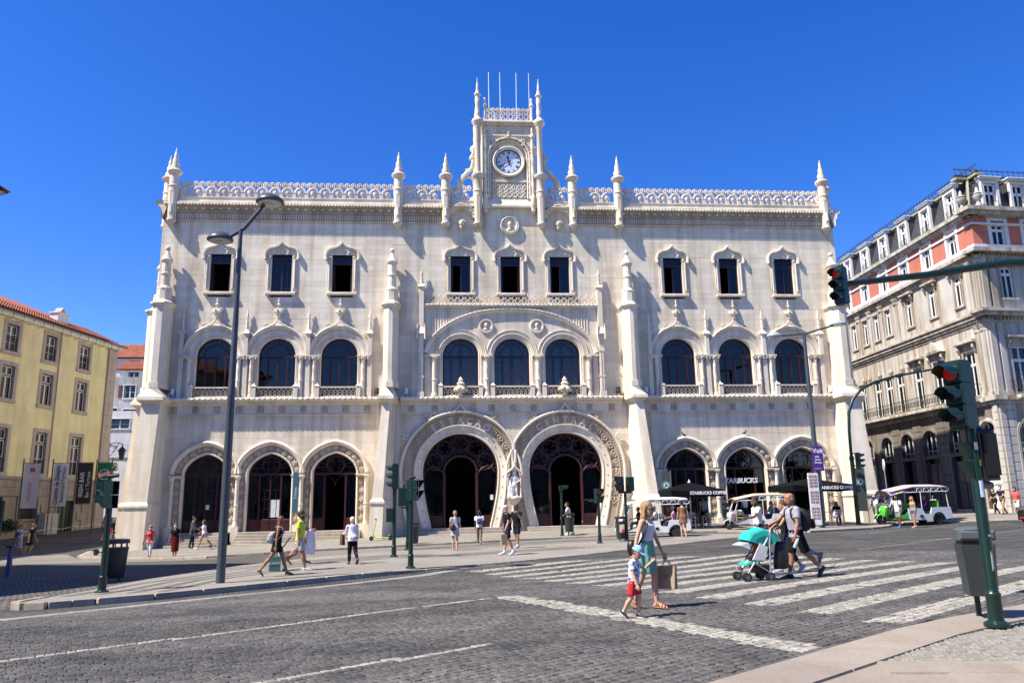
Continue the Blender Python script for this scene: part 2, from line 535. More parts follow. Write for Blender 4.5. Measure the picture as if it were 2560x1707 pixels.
def heart_mesh():
 b = MB(); p = []
 for i in range(22):
  t = 2 * PI * i / 22
  p.append((0.0155 * 16 * math.sin(t) ** 3,-0.035,0.0155 * (13 * math.cos(t) - 5 * math.cos(2 * t) - 2 * math.cos(3 * t) - math.cos(4 * t)) + 0.03))
 b.tube(p,0.034,6,closed=True)
 b.ball((0,-0.03,0.03),0.09,0.05,0.09,7,5)
 for sx in (-1,1):
  b.tube([(sx * 0.05,-0.03,-0.24),(sx * 0.15,-0.04,-0.3),(sx * 0.2,-0.03,-0.22),(sx * 0.14,-0.03,-0.18)],0.026,5)
 return b.mesh("carved_heart",m_warm,True)
def scroll_mesh():
 b = MB(); p = []
 for i in range(16):
  t = i / 15; a = 3.6 * PI * t; r = 0.2 * (1 - 0.75 * t)
  p.append((r * math.cos(a) - 0.02,-0.07 - 0.03 * t,0.22 + r * math.sin(a)))
 b.tube(p,[0.05 - 0.02 * i / 15 for i in range(16)],6)
 for k in range(4): b.ball((0.06 + 0.06 * k * (k % 2),-0.06,0.05 + 0.1 * k),0.06,0.05,0.05,6,4)
 b.ball((0.24,-0.05,0.06),0.1,0.05,0.06,6,4); b.ball((0.36,-0.04,0.0),0.07,0.04,0.05,6,4)
 return b.mesh("scroll",m_stone,True)
me_leaf,me_ros,me_heart,me_scroll = leaf_flower(),rosette_square(),heart_mesh(),scroll_mesh()
def place(me,name,parent,x,y,z,ang=0.0,s=1.0,mirror=False):
 o = bpy.data.objects.new(name,me); COL.objects.link(o); o.parent = parent
 o.location = (x,y,z); o.rotation_euler = (0,-ang,0)
 o.scale = (-s if mirror else s,s,s)
 return o
def column(b,x,y,z0,z1,r,twist=False,seg=12,capw=None,ring=True):
 """base, shaft, ring and leafy capital"""
 h = z1 - z0; capw = capw or r * 1.7
 b.lathe((x,y,z0),[(r * 1.5,0),(r * 1.5,0.10),(r * 1.25,0.14),(r * 1.3,0.2),(r * 1.02,0.26)],seg)
 n = 26 if twist else 2
 prof = [(r,0.26 + (h - 0.56) * i / n) for i in range(n + 1)]
 b.lathe((x,y,z0),prof,seg if not twist else 16,lobes=4 if twist else 0,amp=0.09 if twist else 0,twist=9.0 if twist else 0)
 if ring: b.lathe((x,y,z0 + h * 0.42),[(r,-0.06),(r * 1.22,-0.03),(r * 1.22,0.03),(r,0.06)],seg)
 b.lathe((x,y,z1),[(r * 1.1,-0.30),(r * 1.2,-0.27),(r * 1.02,-0.24),(r * 1.25,-0.12),(capw,-0.07),(capw,0)],seg,lobes=6,amp=0.05)
def rope(b,pts,r,twist=26.0,seg=8,step=0.06,amp=0.2,mat=None):
 """twisted rope moulding along 3-D points"""
 out = []
 for i in range(len(pts) - 1):
  a,c = Vector(pts[i]),Vector(pts[i + 1]); n = max(1,int((c - a).length / step))
  out += [a.lerp(c,k / n) for k in range(n)]
 out.append(Vector(pts[-1]))
 b.tube(out,r,seg,bumps=(amp,2,twist),mat=mat)
# ------------------------------------------------ ground storey pointed doorways
def quatrefoil(b,cx,cz,r,y,t=0.03):
 b.tube([(p[0],y,p[1]) for p in arc(cx,cz,r,0,345,23)],t,6,closed=True)
 for k in range(4):
  a = PI / 2 * k; c = (cx + r * 0.47 * math.cos(a),cz + r * 0.47 * math.sin(a))
  d = math.degrees(a)
  b.tube([(p[0],y,p[1]) for p in arc(c[0],c[1],r * 0.43,d - 125,d + 125,12)],t * 0.75,5)
def doorway(cx,kind):
 d = mk("doorway",MB().box(cx - 1.5,cx + 1.5,0.0,0.4,0.18,0.255),m_step,station)
 inner = pointed_path(cx,3.53,1.26,1.19,0.26)
 arch = pointed_path(cx,3.53,1.26,1.19)
 s = MB()
 s.sweep(inner,[(0,0.42),(0,0.02),(0.035,-0.01)],mat=0)
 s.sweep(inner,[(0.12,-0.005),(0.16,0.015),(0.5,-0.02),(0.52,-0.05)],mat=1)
 s.sweep(arch,[(0.5,-0.03),(0.53,-0.13),(0.6,-0.19),(0.7,-0.20),(0.76,-0.15),(0.80,-0.04),(0.80,0.02)],mat=0)
 rope(s,[(p[0],-0.02,p[1]) for p in offs(inner,0.075)],0.05,mat=0)
 mk("surround",s,[m_stone2,m_band],d,smooth=True)
 for sx in (-1,1):
  c = MB()
  x = cx + sx * (1.26 + 0.60)
  if sx < 0 and abs(cx) < 18 and cx != 10.63 or (sx < 0 and cx == 18.05): continue   # the piers between doors share one column
  column(c,x,-0.13,0.55,3.42,0.115)
  c.box(x - 0.2,x + 0.2,-0.3,0.02,zg(x,0) - 0.1,0.56)
  c.box(cx + sx * 1.30 - 0.32 * (sx < 0) - 0.02,cx + sx * 1.30 + 0.32 * (sx > 0) + 0.02,-0.06,0.05,0.26,0.62)
  xa,xb = sorted((cx + sx * 1.24,cx + sx * 2.03)); c.box(xa,xb,-0.28,0.05,3.42,3.49); c.box(xa + 0.03,xb - 0.03,-0.24,0.05,3.35,3.42)
  mk("column",c,m_stone2,d,smooth=True)
 band = offs(arch,0.33)
 L_ = pathlen(band)
 for (x,z,nx,nz) in walk(band,L_ / 11,L_ / 22):
  place(me_leaf,"leaf_flower",d,x,-0.02,z,math.atan2(-nx,nz),1.0)
 for sx in (-1,1):
  for k in range(5): place(me_leaf,"leaf_flower",d,cx + sx * 1.59,-0.02,0.95 + 0.52 * k,0.3 * k,1.0)
 # frame and glazing
 f = MB(); y = 0.30
 f.sweep(inner,[(0.0,y - 0.05),(-0.07,y - 0.05),(-0.07,y + 0.05),(0,y + 0.05)])
 f.box(cx - 1.26,cx + 1.26,y - 0.06,y + 0.05,3.46,3.58)
 for x in (-0.62,0.62): f.box(cx + x - 0.05,cx + x + 0.05,y - 0.05,y + 0.05,0.26,3.46)
 quatrefoil(f,cx,4.06,0.52,y)
 for a in (20,38,56,124,142,160):
  u = (cx + 0.55 * math.cos(rad(a)),4.0 + 0.4 * math.sin(rad(a)) - 0.25); r_ = 1.2
  f.tube([(cx + 0.58 * math.cos(rad(a)) * 1.0,y,3.75 + 0.5 * math.sin(rad(a))),(cx + 1.22 * math.cos(rad(a)),y,3.56 + 1.1 * math.sin(rad(a)) * 0.93)],0.02,5)
 for sx in (-1,1): f.tube([(p[0],y,p[1]) for p in arc(cx + sx * 0.62,2.85,0.6,90 if sx < 0 else 90,0 if sx < 0 else 180,8)],0.022,5)
 pan = MB(); pan.slab(cx - 1.2,cx + 1.2,y - 0.04,y + 0.02,0.26,0.98,0.03)
 if kind != 'open':
  f.box(cx - 0.04,cx + 0.04,y - 0.05,y + 0.05,0.26,3.46)
  for z in (1.55,2.1,2.62): f.box(cx - 0.6,cx + 0.6,y - 0.015,y + 0.03,z - 0.015,z + 0.015)
  for x in (-0.32,0.32): f.box(cx + x - 0.012,cx + x + 0.012,y - 0.015,y + 0.03,1.0,2.62)
 fo = mk("door_frame",f,m_red,d)
 g = MB()
 gp = [(p[0],p[1]) for p in offs(pointed_path(cx,3.53,1.26,1.19),-0.05)]
 g.prism([(cx + 1.2,3.55)] + [q for q in gp[::-1] if q[1] > 3.56] + [(cx - 1.2,3.55)],y + 0.015,y + 0.022)
 segs = [(-1.2,-0.66),(0.66,1.2)] + ([] if kind == 'open' else [(-0.58,0.58)])
 for a,b_ in segs: g.box(cx + a,cx + b_,y + 0.012,y + 0.02,0.95,3.46)
 mk("glass_pane",g,m_glass,d)
 if kind == 'open':
  for a,b_ in ((-1.2,-0.66),(0.66,1.2)): mk("door_panel",MB().slab(cx + a,cx + b_,y - 0.04,y + 0.02,0.26,0.95,0.03),m_red,d)
  for sx in (-1,1):      # leaves folded back into the hall
   mk("door_leaf",MB().box(cx + sx * 0.6 - 0.03,cx + sx * 0.6 + 0.03,y + 0.06,y + 0.7,0.26,3.44),m_red,d)
 else:
  for a,b_ in ((-1.2,-0.66),(-0.56,-0.03),(0.03,0.56),(0.66,1.2)):
   mk("door_panel",MB().slab(cx + a,cx + b_,y - 0.04,y + 0.02,0.26,0.95,0.03),m_red,d)
 return d
doors = [doorway(c,k) for c,k in zip(GX,['shut','shut','open','shut','open','open'])]
m_paper = M("white_paper",(0.6,0.62,0.62),0.8)
for (x0,x1,z0,z1) in ((-14.33,-14.02,1.05,2.05),(-13.98,-13.72,1.05,2.05)):
 mk("notice",MB().box(x0,x1,0.27,0.275,z0,z1),m_paper,doors[1])
mk("notice",MB().box(-18.02,-17.82,0.27,0.275,1.55,1.82),m_paper,doors[0])
bl = MB()
bl.box(9.5,11.75,0.36,0.365,2.6,3.2); mk("poster_strip",bl,M("blue_poster",(0.01,0.03,0.14),0.5),doors[3])
# ------------------------------------------------ horseshoe portals
def portal(cx,word):
 d = mk("horseshoe_portal",MB().box(cx - 1.75,cx + 1.75,0.0,0.4,0.16,0.255),m_step,station)
 path = hs_path(cx,zb=-0.35 if True else 0)
 path0 = hs_path(cx)
 s = MB()
 s.sweep(path,[(0,0.6),(0,0.06),(0.03,0.0),(0.08,0.0),(0.12,0.03)],mat=0)
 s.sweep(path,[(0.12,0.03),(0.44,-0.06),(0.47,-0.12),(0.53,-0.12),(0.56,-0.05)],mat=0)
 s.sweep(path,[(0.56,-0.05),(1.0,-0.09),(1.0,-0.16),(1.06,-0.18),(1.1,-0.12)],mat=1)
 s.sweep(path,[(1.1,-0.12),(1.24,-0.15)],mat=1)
 mk("surround",s,[m_stone2,m_band],d,smooth=True)
 h = MB()
 hood = offs(path,1.31)
 if cx < 0: keep = [p for p in hood if p[0] < 0.42 or p[1] > 4.6]
 else: keep = [p for p in hood if p[0] > -0.42 or p[1] > 4.6]
 # the roll mould follows the arch, then crosses its twin below the meeting point
 sg = -1 if cx < 0 else 1
 roll = [(p[0],-0.2,p[1]) for p in hood if (p[0] * sg > 0.02 or p[1] > 5.1)]
 ext = [(-sg * 0.12,-0.26,4.78),(-sg * 0.30,-0.27,4.35),(-sg * 0.42,-0.27,3.9),(-sg * 0.46,-0.27,3.5)]
 roll = (roll + ext) if sg < 0 else ([e for e in ext[::-1]] + roll)
 h.tube(roll,0.085,8)
 mk("hood_mould",h,m_stone2,d,smooth=True)
 band = offs(path0,0.78)
 top = MB()
 R_ = HS_R + 0.78
 n = len(word); span = 74.0
 for i,ch in enumerate(word):
  a = rad(90 + span / 2 - span * (i + 0.5) / n)
  add_text(top,ch,cx + R_ * math.cos(a),-0.085,HS_ZC + R_ * math.sin(a),0.56,0.06,0.012,rot=a - PI / 2,sx=0.95)
 mk("carved_lettering",top,m_stone2,d)
 for (x,z,nx,nz) in walk(band,0.56,0.9):
  a = math.degrees(math.atan2(z - HS_ZC,x - cx))
  if 50 < a < 130 or z < 1.2: continue
  if abs(x) < 0.36: continue
  place(me_heart,"carved_heart",d,x,-0.07,z,math.atan2(nx,nz) * 0 + (math.atan2(z - HS_ZC,x - cx) - PI / 2 if z > HS_ZC else (PI / 2 if x < cx else -PI / 2)) + (PI / 2 if z <= HS_ZC else 0) * (1 if x > cx else -1),0.82)
 st = MB()
 for (x,z,nx,nz) in walk(offs(path0,0.28),0.62,0.5): st.ball((x,-0.02,z),0.045,0.05,0.045,6,4)
 for (x,z,nx,nz) in walk(offs(path0,1.17),0.17,0.4): st.ball((x,-0.14,z),0.055,0.035,0.055,5,4)
 stuff(mk("stud_row",st,m_warm,d))
 # ogee point on the hood and crockets
 o = MB(); zt = HS_ZC + HS_R + 1.31
 for sx in (-1,1): o.tube([(cx + sx * 0.62,-0.2,zt - 0.04),(cx + sx * 0.3,-0.2,zt + 0.08),(cx + sx * 0.1,-0.2,zt + 0.3),(cx,-0.2,zt + 0.55)],[0.07,0.07,0.06,0.045],7)
 mk("ogee_point",o,m_stone2,d,smooth=True)
 for a,mir in ((101,True),(79,False),(121,True),(58,False),(149,True),(31,False)):
  if (cx < 0 and a == 31) or (cx > 0 and a == 149): continue
  r_ = HS_R + 1.38
  place(me_scroll,"scroll",d,cx + r_ * math.cos(rad(a)),-0.08,HS_ZC + r_ * math.sin(rad(a)),rad(a - 90) * 0.7,0.95,mir)
 # timber frame
 f = MB(); y = 0.45
 f.sweep(path0,[(0.0,y - 0.06),(-0.09,y - 0.06),(-0.09,y + 0.06),(0,y + 0.06)])
 for sx in (-1,1):
  f.lathe((cx + sx * 0.98,y,0.26),[(0.11,0),(0.11,0.2),(0.085,0.25),(0.085,3.05),(0.11,3.1),(0.11,3.2)],10)
  f.tube([(p[0],y,p[1]) for p in arc(cx + sx * 1.6,3.35,0.5,15,165,10)],0.04,6)
 f.tube([(p[0],y,p[1]) for p in arc(cx,3.46,1.02,0,180,18)],0.07,8)
 for sx in (-1,1): f.tube([(p[0],y,p[1]) for p in arc(cx + sx * 0.5,3.75,0.42,100 if sx < 0 else -20,200 if sx < 0 else 80,8)],0.025,5)
 for a in (22,56,90,124,158):
  r_ = 1.66; c = (cx + r_ * math.cos(rad(a)),HS_ZC + r_ * math.sin(rad(a)))
  f.tube([(p[0],y,p[1]) for p in arc(c[0],c[1],0.48,0,345,23)],0.032,6,closed=True)
  for k in range(4):
   q = rad(a + 45 + 90 * k); c2 = (c[0] + 0.23 * math.cos(q),c[1] + 0.23 * math.sin(q)); dd = math.degrees(q)
   f.tube([(p[0],y,p[1]) for p in arc(c2[0],c2[1],0.2,dd - 125,dd + 125,10)],0.02,5)
 for a in (6,39,73,107,141,174): f.tube([(cx + 1.05 * math.cos(rad(a)),y,3.5 + 1.05 * math.sin(rad(a))),(cx + 2.2 * math.cos(rad(a)),y,HS_ZC + 2.2 * math.sin(rad(a)))],0.03,5)
 mk("door_frame",f,m_red,d)
 g = MB()
 cap = [p for p in offs(path0,-0.06) if p[1] > 3.4]
 g.prism(cap[::-1],y + 0.02,y + 0.03) if False else None
 ring = arc(cx,3.46,1.0,180,0,20); outr = [p for p in arc(cx,HS_ZC,2.2,180,0,20)]
 vs = []; fs = []
 for a_,b_ in zip(ring,outr): vs += [(a_[0],y + 0.02,a_[1]),(b_[0],y + 0.02,b_[1])]
 for i in range(20): fs.append((2 * i,2 * i + 1,2 * i + 3,2 * i + 2))
 g.add(vs,fs)
 for sx in (-1,1):
  vs = []
  for i in range(9):
   z = 0.98 + (3.55 - 0.98) * i / 8
   vs += [(cx + sx * 1.02,y + 0.02,z),(cx + sx * (hs_half(z) - 0.05),y + 0.02,z)]
  g.add(vs,[(2 * i,2 * i + 1,2 * i + 3,2 * i + 2) for i in range(8)])
  mk("door_panel",MB().prism([(cx + sx * 1.06,0.27),(cx + sx * 1.70,0.27),(cx + sx * 1.84,0.97),(cx + sx * 1.06,0.97)][::(1 if sx > 0 else -1)],y - 0.03,y + 0.03),m_red,d)
  rails = MB()
  for z in (0.4,0.58,0.76): rails.box(cx + sx * 1.4 - 0.26,cx + sx * 1.4 + 0.26,y - 0.05,y - 0.03,z - 0.03,z + 0.03)
  mk("door_rail",rails,m_red,d)
 mk("glass_pane",g,m_glass,d)
 return d
po1 = portal(-3.2,"ESTAÇÃO")
po2 = portal(3.2,"CENTRAL")
mk("notice",MB().box(-1.42,-1.24,0.41,0.415,1.85,2.15),m_paper,po1)
# pier between the portals with its niche
pier = MB()
pier.prism([(-0.62,-0.5),(0.62,-0.5),(0.5,0.3),(0.36,1.0),(-0.36,1.0),(-0.5,0.3)],-0.14,0.3)
pier.box(-0.36,0.36,-0.05,0.3,1.0,3.6)
pier.prism([(-0.46,3.5),(0.46,3.5),(0.3,4.35),(0.12,4.78),(0,5.0),(-0.12,4.78),(-0.3,4.35)],-0.1,0.1)
mk("pier",pier,m_stone,station)
ni = MB()
ni.lathe((0,-0.26,1.55),[(0.1,-0.28),(0.12,-0.2),(0.14,0.02),(0.2,0.1),(0.32,0.2),(0.36,0.32),(0.42,0.34),(0.42,0.41)],12)
for sx in (-1,1):
 column(ni,sx * 0.38,-0.36,1.97,3.25,0.04,ring=False,seg=8)
 ni.box(sx * 0.38 - 0.1,sx * 0.38 + 0.1,-0.48,-0.1,3.25,3.36)
 ni.tube([(sx * 0.5,-0.45,3.36),(sx * 0.3,-0.45,3.52),(sx * 0.1,-0.45,3.68),(0,-0.45,3.82)],0.06,6)
ni.prism([(-0.45,3.36),(-0.3,3.36),(-0.2,3.5),(0,3.58),(0.2,3.5),(0.3,3.36),(0.45,3.36),(0,3.75)],-0.42,-0.1)
ni.lathe((0,-0.4,3.75),[(0.05,0),(0.07,0.1),(0.03,0.16),(0.06,0.24),(0.02,0.32),(0.005,0.45)],8)
mk("niche",ni,m_stone2,station,smooth=True)
# ------------------------------------------------ steps
def steps(x0,x1,d0):
 s = MB(); zt = 0.255; k = 0; y = -0.02
 zb = min(zg(x0,-1.5),zg(x1,-1.5)) + 0.06
 while zt > zb + 0.02 and k < 8:
  o = MB(); n = max(1,int((x1 - x0) / 1.7))
  for i in range(n):
   a = x0 + (x1 - x0) * i / n; b = x0 + (x1 - x0) * (i + 1) / n
   st = MB(); st.slab(a + 0.003,b - 0.003,y - 0.34,y + 0.02,zt - 0.155,zt,0.012)
   mk("step_block",st,m_step,station)
  zt -= 0.155; y -= 0.32; k += 1
steps(-19.6,-16.6,1); steps(-16.0,-12.6,1); steps(-12.4,-9.0,1)
steps(-5.6,-0.75,1); steps(0.75,5.6,1); steps(9.0,20.0,1)
# ------------------------------------------------ string course and frieze
def course(x0,x1,name="string_course"):
 s = MB(); p = [(x0,0.0),(x1,0.0)]
 def ext(prof,mat=0):
  s.add([(x,y,z) for x in (x0,x1) for (y,z) in prof],[(i,i + 1,len(prof) + i + 1,len(prof) + i) for i in range(len(prof) - 1)],mat)
 ext([(0.0,7.02),(-0.06,7.06),(-0.06,7.60),(-0.16,7.66),(-0.20,7.74),(-0.36,7.80),(-0.40,7.86),(-0.40,7.98),(0.02,8.0)])
 rope(s,[(x0,-0.08,7.0),(x1,-0.08,7.0)],0.045,40,6)
 rope(s,[(x0,-0.40,7.92),(x1,-0.40,7.92)],0.085,20,8,0.05,0.22)
 x = x0 + 0.06
 while x < x1 - 0.05: s.box(x,x + 0.06,-0.27,-0.2,7.67,7.76); x += 0.12
 mk(name,s,m_stone2,station,smooth=True)
course(-20.5,-8.1); course(-6.8,6.8); course(8.1,20.5)
for k in range(10):
 for sg in (-1,1): place(me_ros,"rosette",station,sg * (20.1 - 1.255 * k),-0.06,7.33)
for x in (-6.15,-4.75,-1.3,0,1.3,4.75,6.15): place(me_ros,"rosette",station,x,-0.06,7.33)
m_pane = glass_mat("house_glass",(0.6,0.62,0.64))
# ------------------------------------------------ first-floor arched windows
def window_frame(cx,name_parent,r=1.1,zb=8.66,zs=10.6,curtain=False,y=0.28):
 f = MB(); inner = round_path(cx,zs,r,zb)
 f.sweep(inner,[(0.0,y - 0.05),(-0.07,y - 0.05),(-0.07,y + 0.05),(0,y + 0.05)])
 f.box(cx - r,cx + r,y - 0.06,y + 0.05,zs - 0.1,zs + 0.02)
 for x in (-0.58,0.0,0.58): f.box(cx + x - 0.045,cx + x + 0.045,y - 0.05,y + 0.05,zb,zs - 0.1)
 f.tube([(p[0],y,p[1]) for p in arc(cx,zs,r * 0.64,0,180,16)],0.035,6)
 for k in range(1,10): a = rad(18 * k); f.tube([(cx + r * 0.64 * math.cos(a),y,zs + r * 0.64 * math.sin(a)),(cx + r * math.cos(a),y,zs + r * math.sin(a))],0.012,4)
 for sx in (-1,1):
  for z in (9.1,9.7,10.2): f.box(cx + sx * 0.84 - 0.24,cx + sx * 0.84 + 0.24,y - 0.01,y + 0.03,z - 0.01,z + 0.01)
 fo = mk("window_frame",f,m_red,name_parent)
 g = MB(); g.prism(([(cx - r,zb)] + arc(cx,zs,r,180,0,16) + [(cx + r,zb)])[::-1],y + 0.01,y + 0.018)
 mk("glass_pane",g,m_pane if curtain else m_glass,name_parent)
 if curtain:
  c = MB(); n = 40
  for sx in (-1,1):
   vs = []; fs = []
   for i in range(n + 1):
    x = cx + sx * (0.12 + 0.9 * i / n); yy = y + 0.35 + 0.05 * math.sin(i * 1.4) + 0.02 * math.sin(i * 3.1 + cx)
    vs += [(x,yy,zb),(x,yy,zs + 0.8)]
   c.add(vs,[(2 * i,2 * i + 1,2 * i + 3,2 * i + 2) for i in range(n)])
  mk("curtain",c,m_curtain,name_parent,smooth=True)
def balcony(parent,cx):
 b = MB()
 z0,z1 = 8.0,8.66
 b.box(cx - 1.05,cx + 1.05,-0.34,-0.12,z0,z0 + 0.08); b.box(cx - 1.12,cx + 1.12,-0.36,0.0,z1 - 0.07,z1)
 for sx in (-1,1):
  x = cx + sx * 1.22
  b.box(x - 0.13,x + 0.13,-0.42,0.0,z0,z1 + 0.02)
  b.prismz([(x - 0.16,-0.45),(x + 0.16,-0.45),(x + 0.16,0),(x - 0.16,0)],z1 + 0.02,z1 + 0.2,[(x - 0.01,-0.25),(x + 0.01,-0.25),(x + 0.01,-0.2),(x - 0.01,-0.2)])
  b.ball((x,-0.22,z1 + 0.22),0.045,n if False else 0.045,0.05,6,4)
 k = 8
 for i in range(k):
  x = cx - 1.05 + 2.1 * (i + 0.5) / k
  b.tube([(p[0],-0.23,p[1]) for p in arc(x,z0 + 0.2,0.1,0,330,11)],0.028,5,closed=True)
  for sx in (-1,1): b.tube([(x + sx * 0.12,-0.23,z0 + 0.3),(x + sx * 0.06,-0.23,z0 + 0.42),(x,-0.23,z0 + 0.58)],0.026,5)
  b.ball((x + 0.13,-0.23,z0 + 0.42),0.045,0.03,0.045,5,4)
 return mk("balcony",b,m_stone2,parent,smooth=True)
def spire(b,x,y,z0,z1,w=0.12):
 """slim gothic pinnacle with crockets standing against the wall"""
 h = z1 - z0
 b.box(x - w,x + w,y - w,y + w * 1.5,z0,z0 + h * 0.45)
 b.prismz([(x - w * 1.6,y - w * 1.6),(x + w * 1.6,y - w * 1.6),(x + w * 1.6,y + w * 1.5),(x - w * 1.6,y + w * 1.5)],z0 + h * 0.45,z0 + h * 0.56,[(x - w * .5,y - w * .5),(x + w * .5,y - w * .5),(x + w * .5,y + w * .5),(x - w * .5,y + w * .5)])
 b.lathe((x,y,z0 + h * 0.5),[(w * 0.9,0),(w * 0.8,h * 0.1),(w * 0.5,h * 0.3),(w * 0.7,h * 0.36),(w * 0.3,h * 0.40),(w * 0.35,h * 0.44),(0.01,h * 0.5)],8)
 for k in range(3):
  for sx in (-1,1): b.ball((x + sx * w * (1.0 - 0.2 * k),y - 0.02,z0 + h * (0.6 + 0.1 * k)),w * 0.4,w * 0.4,w * 0.35,5,4)
 for sx in (-1,1): b.ball((x + sx * w * 1.5,y - w,z0 + h * 0.48),w * 0.5,w * 0.5,w * 0.6,5,4)
def arched_window(cx):
 d = mk("arched_window",MB().box(cx - 1.1,cx + 1.1,0.0,0.3,8.6,8.655),m_stone2,station)
 inner = round_path(cx,10.6,1.1,8.02); a_ = round_path(cx,10.6,1.1)
 s = MB()
 s.sweep(inner,[(0,0.3),(0,0.03),(0.04,-0.02),(0.08,0.02),(0.12,-0.03),(0.16,0.0),(0.36,-0.02)])
 s.sweep(a_,[(0.36,-0.02),(0.40,-0.08),(0.44,-0.05),(0.56,-0.07),(0.6,-0.12),(0.64,-0.1)])
 s.sweep(a_,[(0.62,-0.08),(0.66,-0.19),(0.74,-0.22),(0.80,-0.17),(0.82,0.02)])
 for (x,z,nx,nz) in walk(offs(a_,0.5),0.11,0.05): s.ball((x,-0.07,z),0.045,0.03,0.045,5,4)
 mk("surround",s,m_stone2,d,smooth=True)
 for sx in (-1,1):
  c = MB()
  x = cx + sx * 1.46
  column(c,x,-0.13,8.0,10.5,0.105,twist=(sx > 0 or cx > -17),seg=10)
  xa,xb = sorted((cx + sx * 1.08,cx + sx * 1.86))
  c.box(xa,xb,-0.28,0.04,10.5,10.6); c.box(xa + 0.04,xb - 0.04,-0.23,0.04,10.43,10.5)
  for k in range(4): c.ball((xa + 0.12 + 0.18 * k,-0.24,10.4),0.06,0.05,0.07,5,4)
  mk("column",c,m_stone2,d,smooth=True)
 o = MB(); zt = 12.42
 for sx in (-1,1): o.tube([(cx + sx * 0.55,-0.16,zt - 0.03),(cx + sx * 0.25,-0.17,zt + 0.1),(cx + sx * 0.09,-0.17,zt + 0.3),(cx,-0.17,zt + 0.55)],[0.06,0.06,0.05,0.04],7)
 o.lathe((cx,-0.17,12.92),[(0.04,0),(0.11,0.04),(0.07,0.09),(0.1,0.13),(0.2,0.32),(0.2,0.4),(0.12,0.5),(0.05,0.55),(0.045,0.75),(0.11,0.83),(0.09,0.88),(0.04,0.92),(0.075,1.05),(0.03,1.1),(0.05,1.17),(0.008,1.28)],10)
 for k in range(7): a = 2 * PI * k / 7; o.ball((cx + 0.2 * math.cos(a),-0.17 + 0.2 * math.sin(a),13.28 + 0.1 * (k % 2)),0.085,0.085,0.085,6,4)
 mk("finial",o,m_stone2,d,smooth=True)
 for a,mir in ((111,True),(69,False),(143,True),(37,False)):
  place(me_scroll,"scroll",d,cx + 1.86 * math.cos(rad(a)),-0.07,10.6 + 1.86 * math.sin(rad(a)) - 0.02,rad(a - 90) * 0.6,0.72,mir)
 window_frame(cx,d,curtain=False)
 balcony(d,cx)
 return d
for c in FX: arched_window(c)
sp = MB()
for sg in (-1,1):
 for x in (19.88,16.11,12.42,8.72):
  o = MB(); spire(o,sg * x,-0.14,10.6,13.55,0.12); o.box(sg * x - 0.13,sg * x + 0.13,-0.16,0.02,8.0,10.55)
  mk("slim_pinnacle",o,m_stone2,station,smooth=True)
# ------------------------------------------------ central triple window in its box
cb = mk("triple_window",MB().box(-5.3,5.3,0.1,0.5,12.2,13.7),m_stone,station)
pan = MB()
z = 8.0
while z < 13.6:
 z1 = min(z + 0.09,13.62); zz = (z,(z + z1) / 2,z1); iv = []
 for c in CX3:
  h = max([1.1 if q < 10.6 else math.sqrt(max(0,1.21 - (q - 10.6) ** 2)) for q in zz])
  if h and z < 11.71: iv.append((c - h - 0.12,c + h + 0.12))
 cur = -5.42
 for a,b in iv + [(5.42,5.42)]:
  if a > cur + 0.01: pan.box(cur,a,-0.10,0.5,z,z1)
  cur = max(cur,b)
 z = z1
mk("panel",pan,m_stone,cb)
s = MB()
for c in CX3:
 inner = round_path(c,10.6,1.1,8.02); a_ = round_path(c,10.6,1.1)
 s.sweep(inner,[(0,0.3),(0,-0.03),(0.04,-0.1),(0.08,-0.07),(0.12,-0.12),(0.2,-0.12)])
 s.sweep(a_,[(0.2,-0.1),(0.25,-0.18),(0.32,-0.13),(0.42,-0.14),(0.47,-0.2),(0.5,-0.1)])
 for (x,z,nx,nz) in walk(offs(a_,0.37),0.12,0.05): s.ball((x,-0.15,z),0.05,0.035,0.05,5,4)
big = []
for i in range(49):
 t = PI - PI * i / 48; u = math.cos(t)
 big.append((5.18 * u,10.72 + 2.62 * (max(0,1 - abs(u) ** 2.3)) ** 0.62))
s.sweep(big,[(-0.02,-0.10),(0.0,-0.2),(0.07,-0.27),(0.15,-0.27),(0.2,-0.2),(0.22,-0.1)])
rope(s,[(p[0],-0.26,p[1]) for p in offs(big,0.19)],0.05,22)
for c in (-1.59,1.59):        # roundels with heads
 s.sweep(arc(c,12.45,0.34,360,0,24),[(-0.02,-0.11),(0.02,-0.2),(0.1,-0.2),(0.13,-0.1)])
 s.ball((c,-0.14,12.5),0.12,0.12,0.15,8,6); s.ball((c,-0.12,12.24),0.2,0.08,0.1,8,5); s.tube([(c,-0.13,12.28),(c,-0.14,12.42)],0.07,6)
 s.ball((c + 0.03 * (1 if c < 0 else -1),-0.25,12.48),0.03,0.04,0.04,5,4)
k = -4.9
while k < 4.95:                # fine fluting of the spandrels
 zl = 10.72 + 2.62 * (max(0,1 - abs(k / 5.18) ** 2.3)) ** 0.62 + 0.3
 if zl < 13.45: s.tube([(k,-0.11,zl),(k,-0.11,13.5)],0.035,5)
 k += 0.17
mk("surround",s,m_stone2,cb,smooth=True)
for x,tw in ((-4.78,False),(-1.59,True),(1.59,True),(4.78,True)):
 c = MB(); column(c,x,-0.24,8.0,10.5,0.14,twist=tw); c.box(x - 0.34,x + 0.34,-0.42,0,10.5,10.62); mk("column",c,m_stone2,cb,smooth=True)
for x in (-5.2,5.2): c = MB(); c.box(x - 0.2,x + 0.2,-0.3,0,10.5,10.62); c.box(x - 0.14,x + 0.14,-0.16,0,8.0,10.5); mk("pilaster",c,m_stone2,cb)
for x in CX3: window_frame(x,cb,curtain=True); balcony(cb,x)
t = MB()
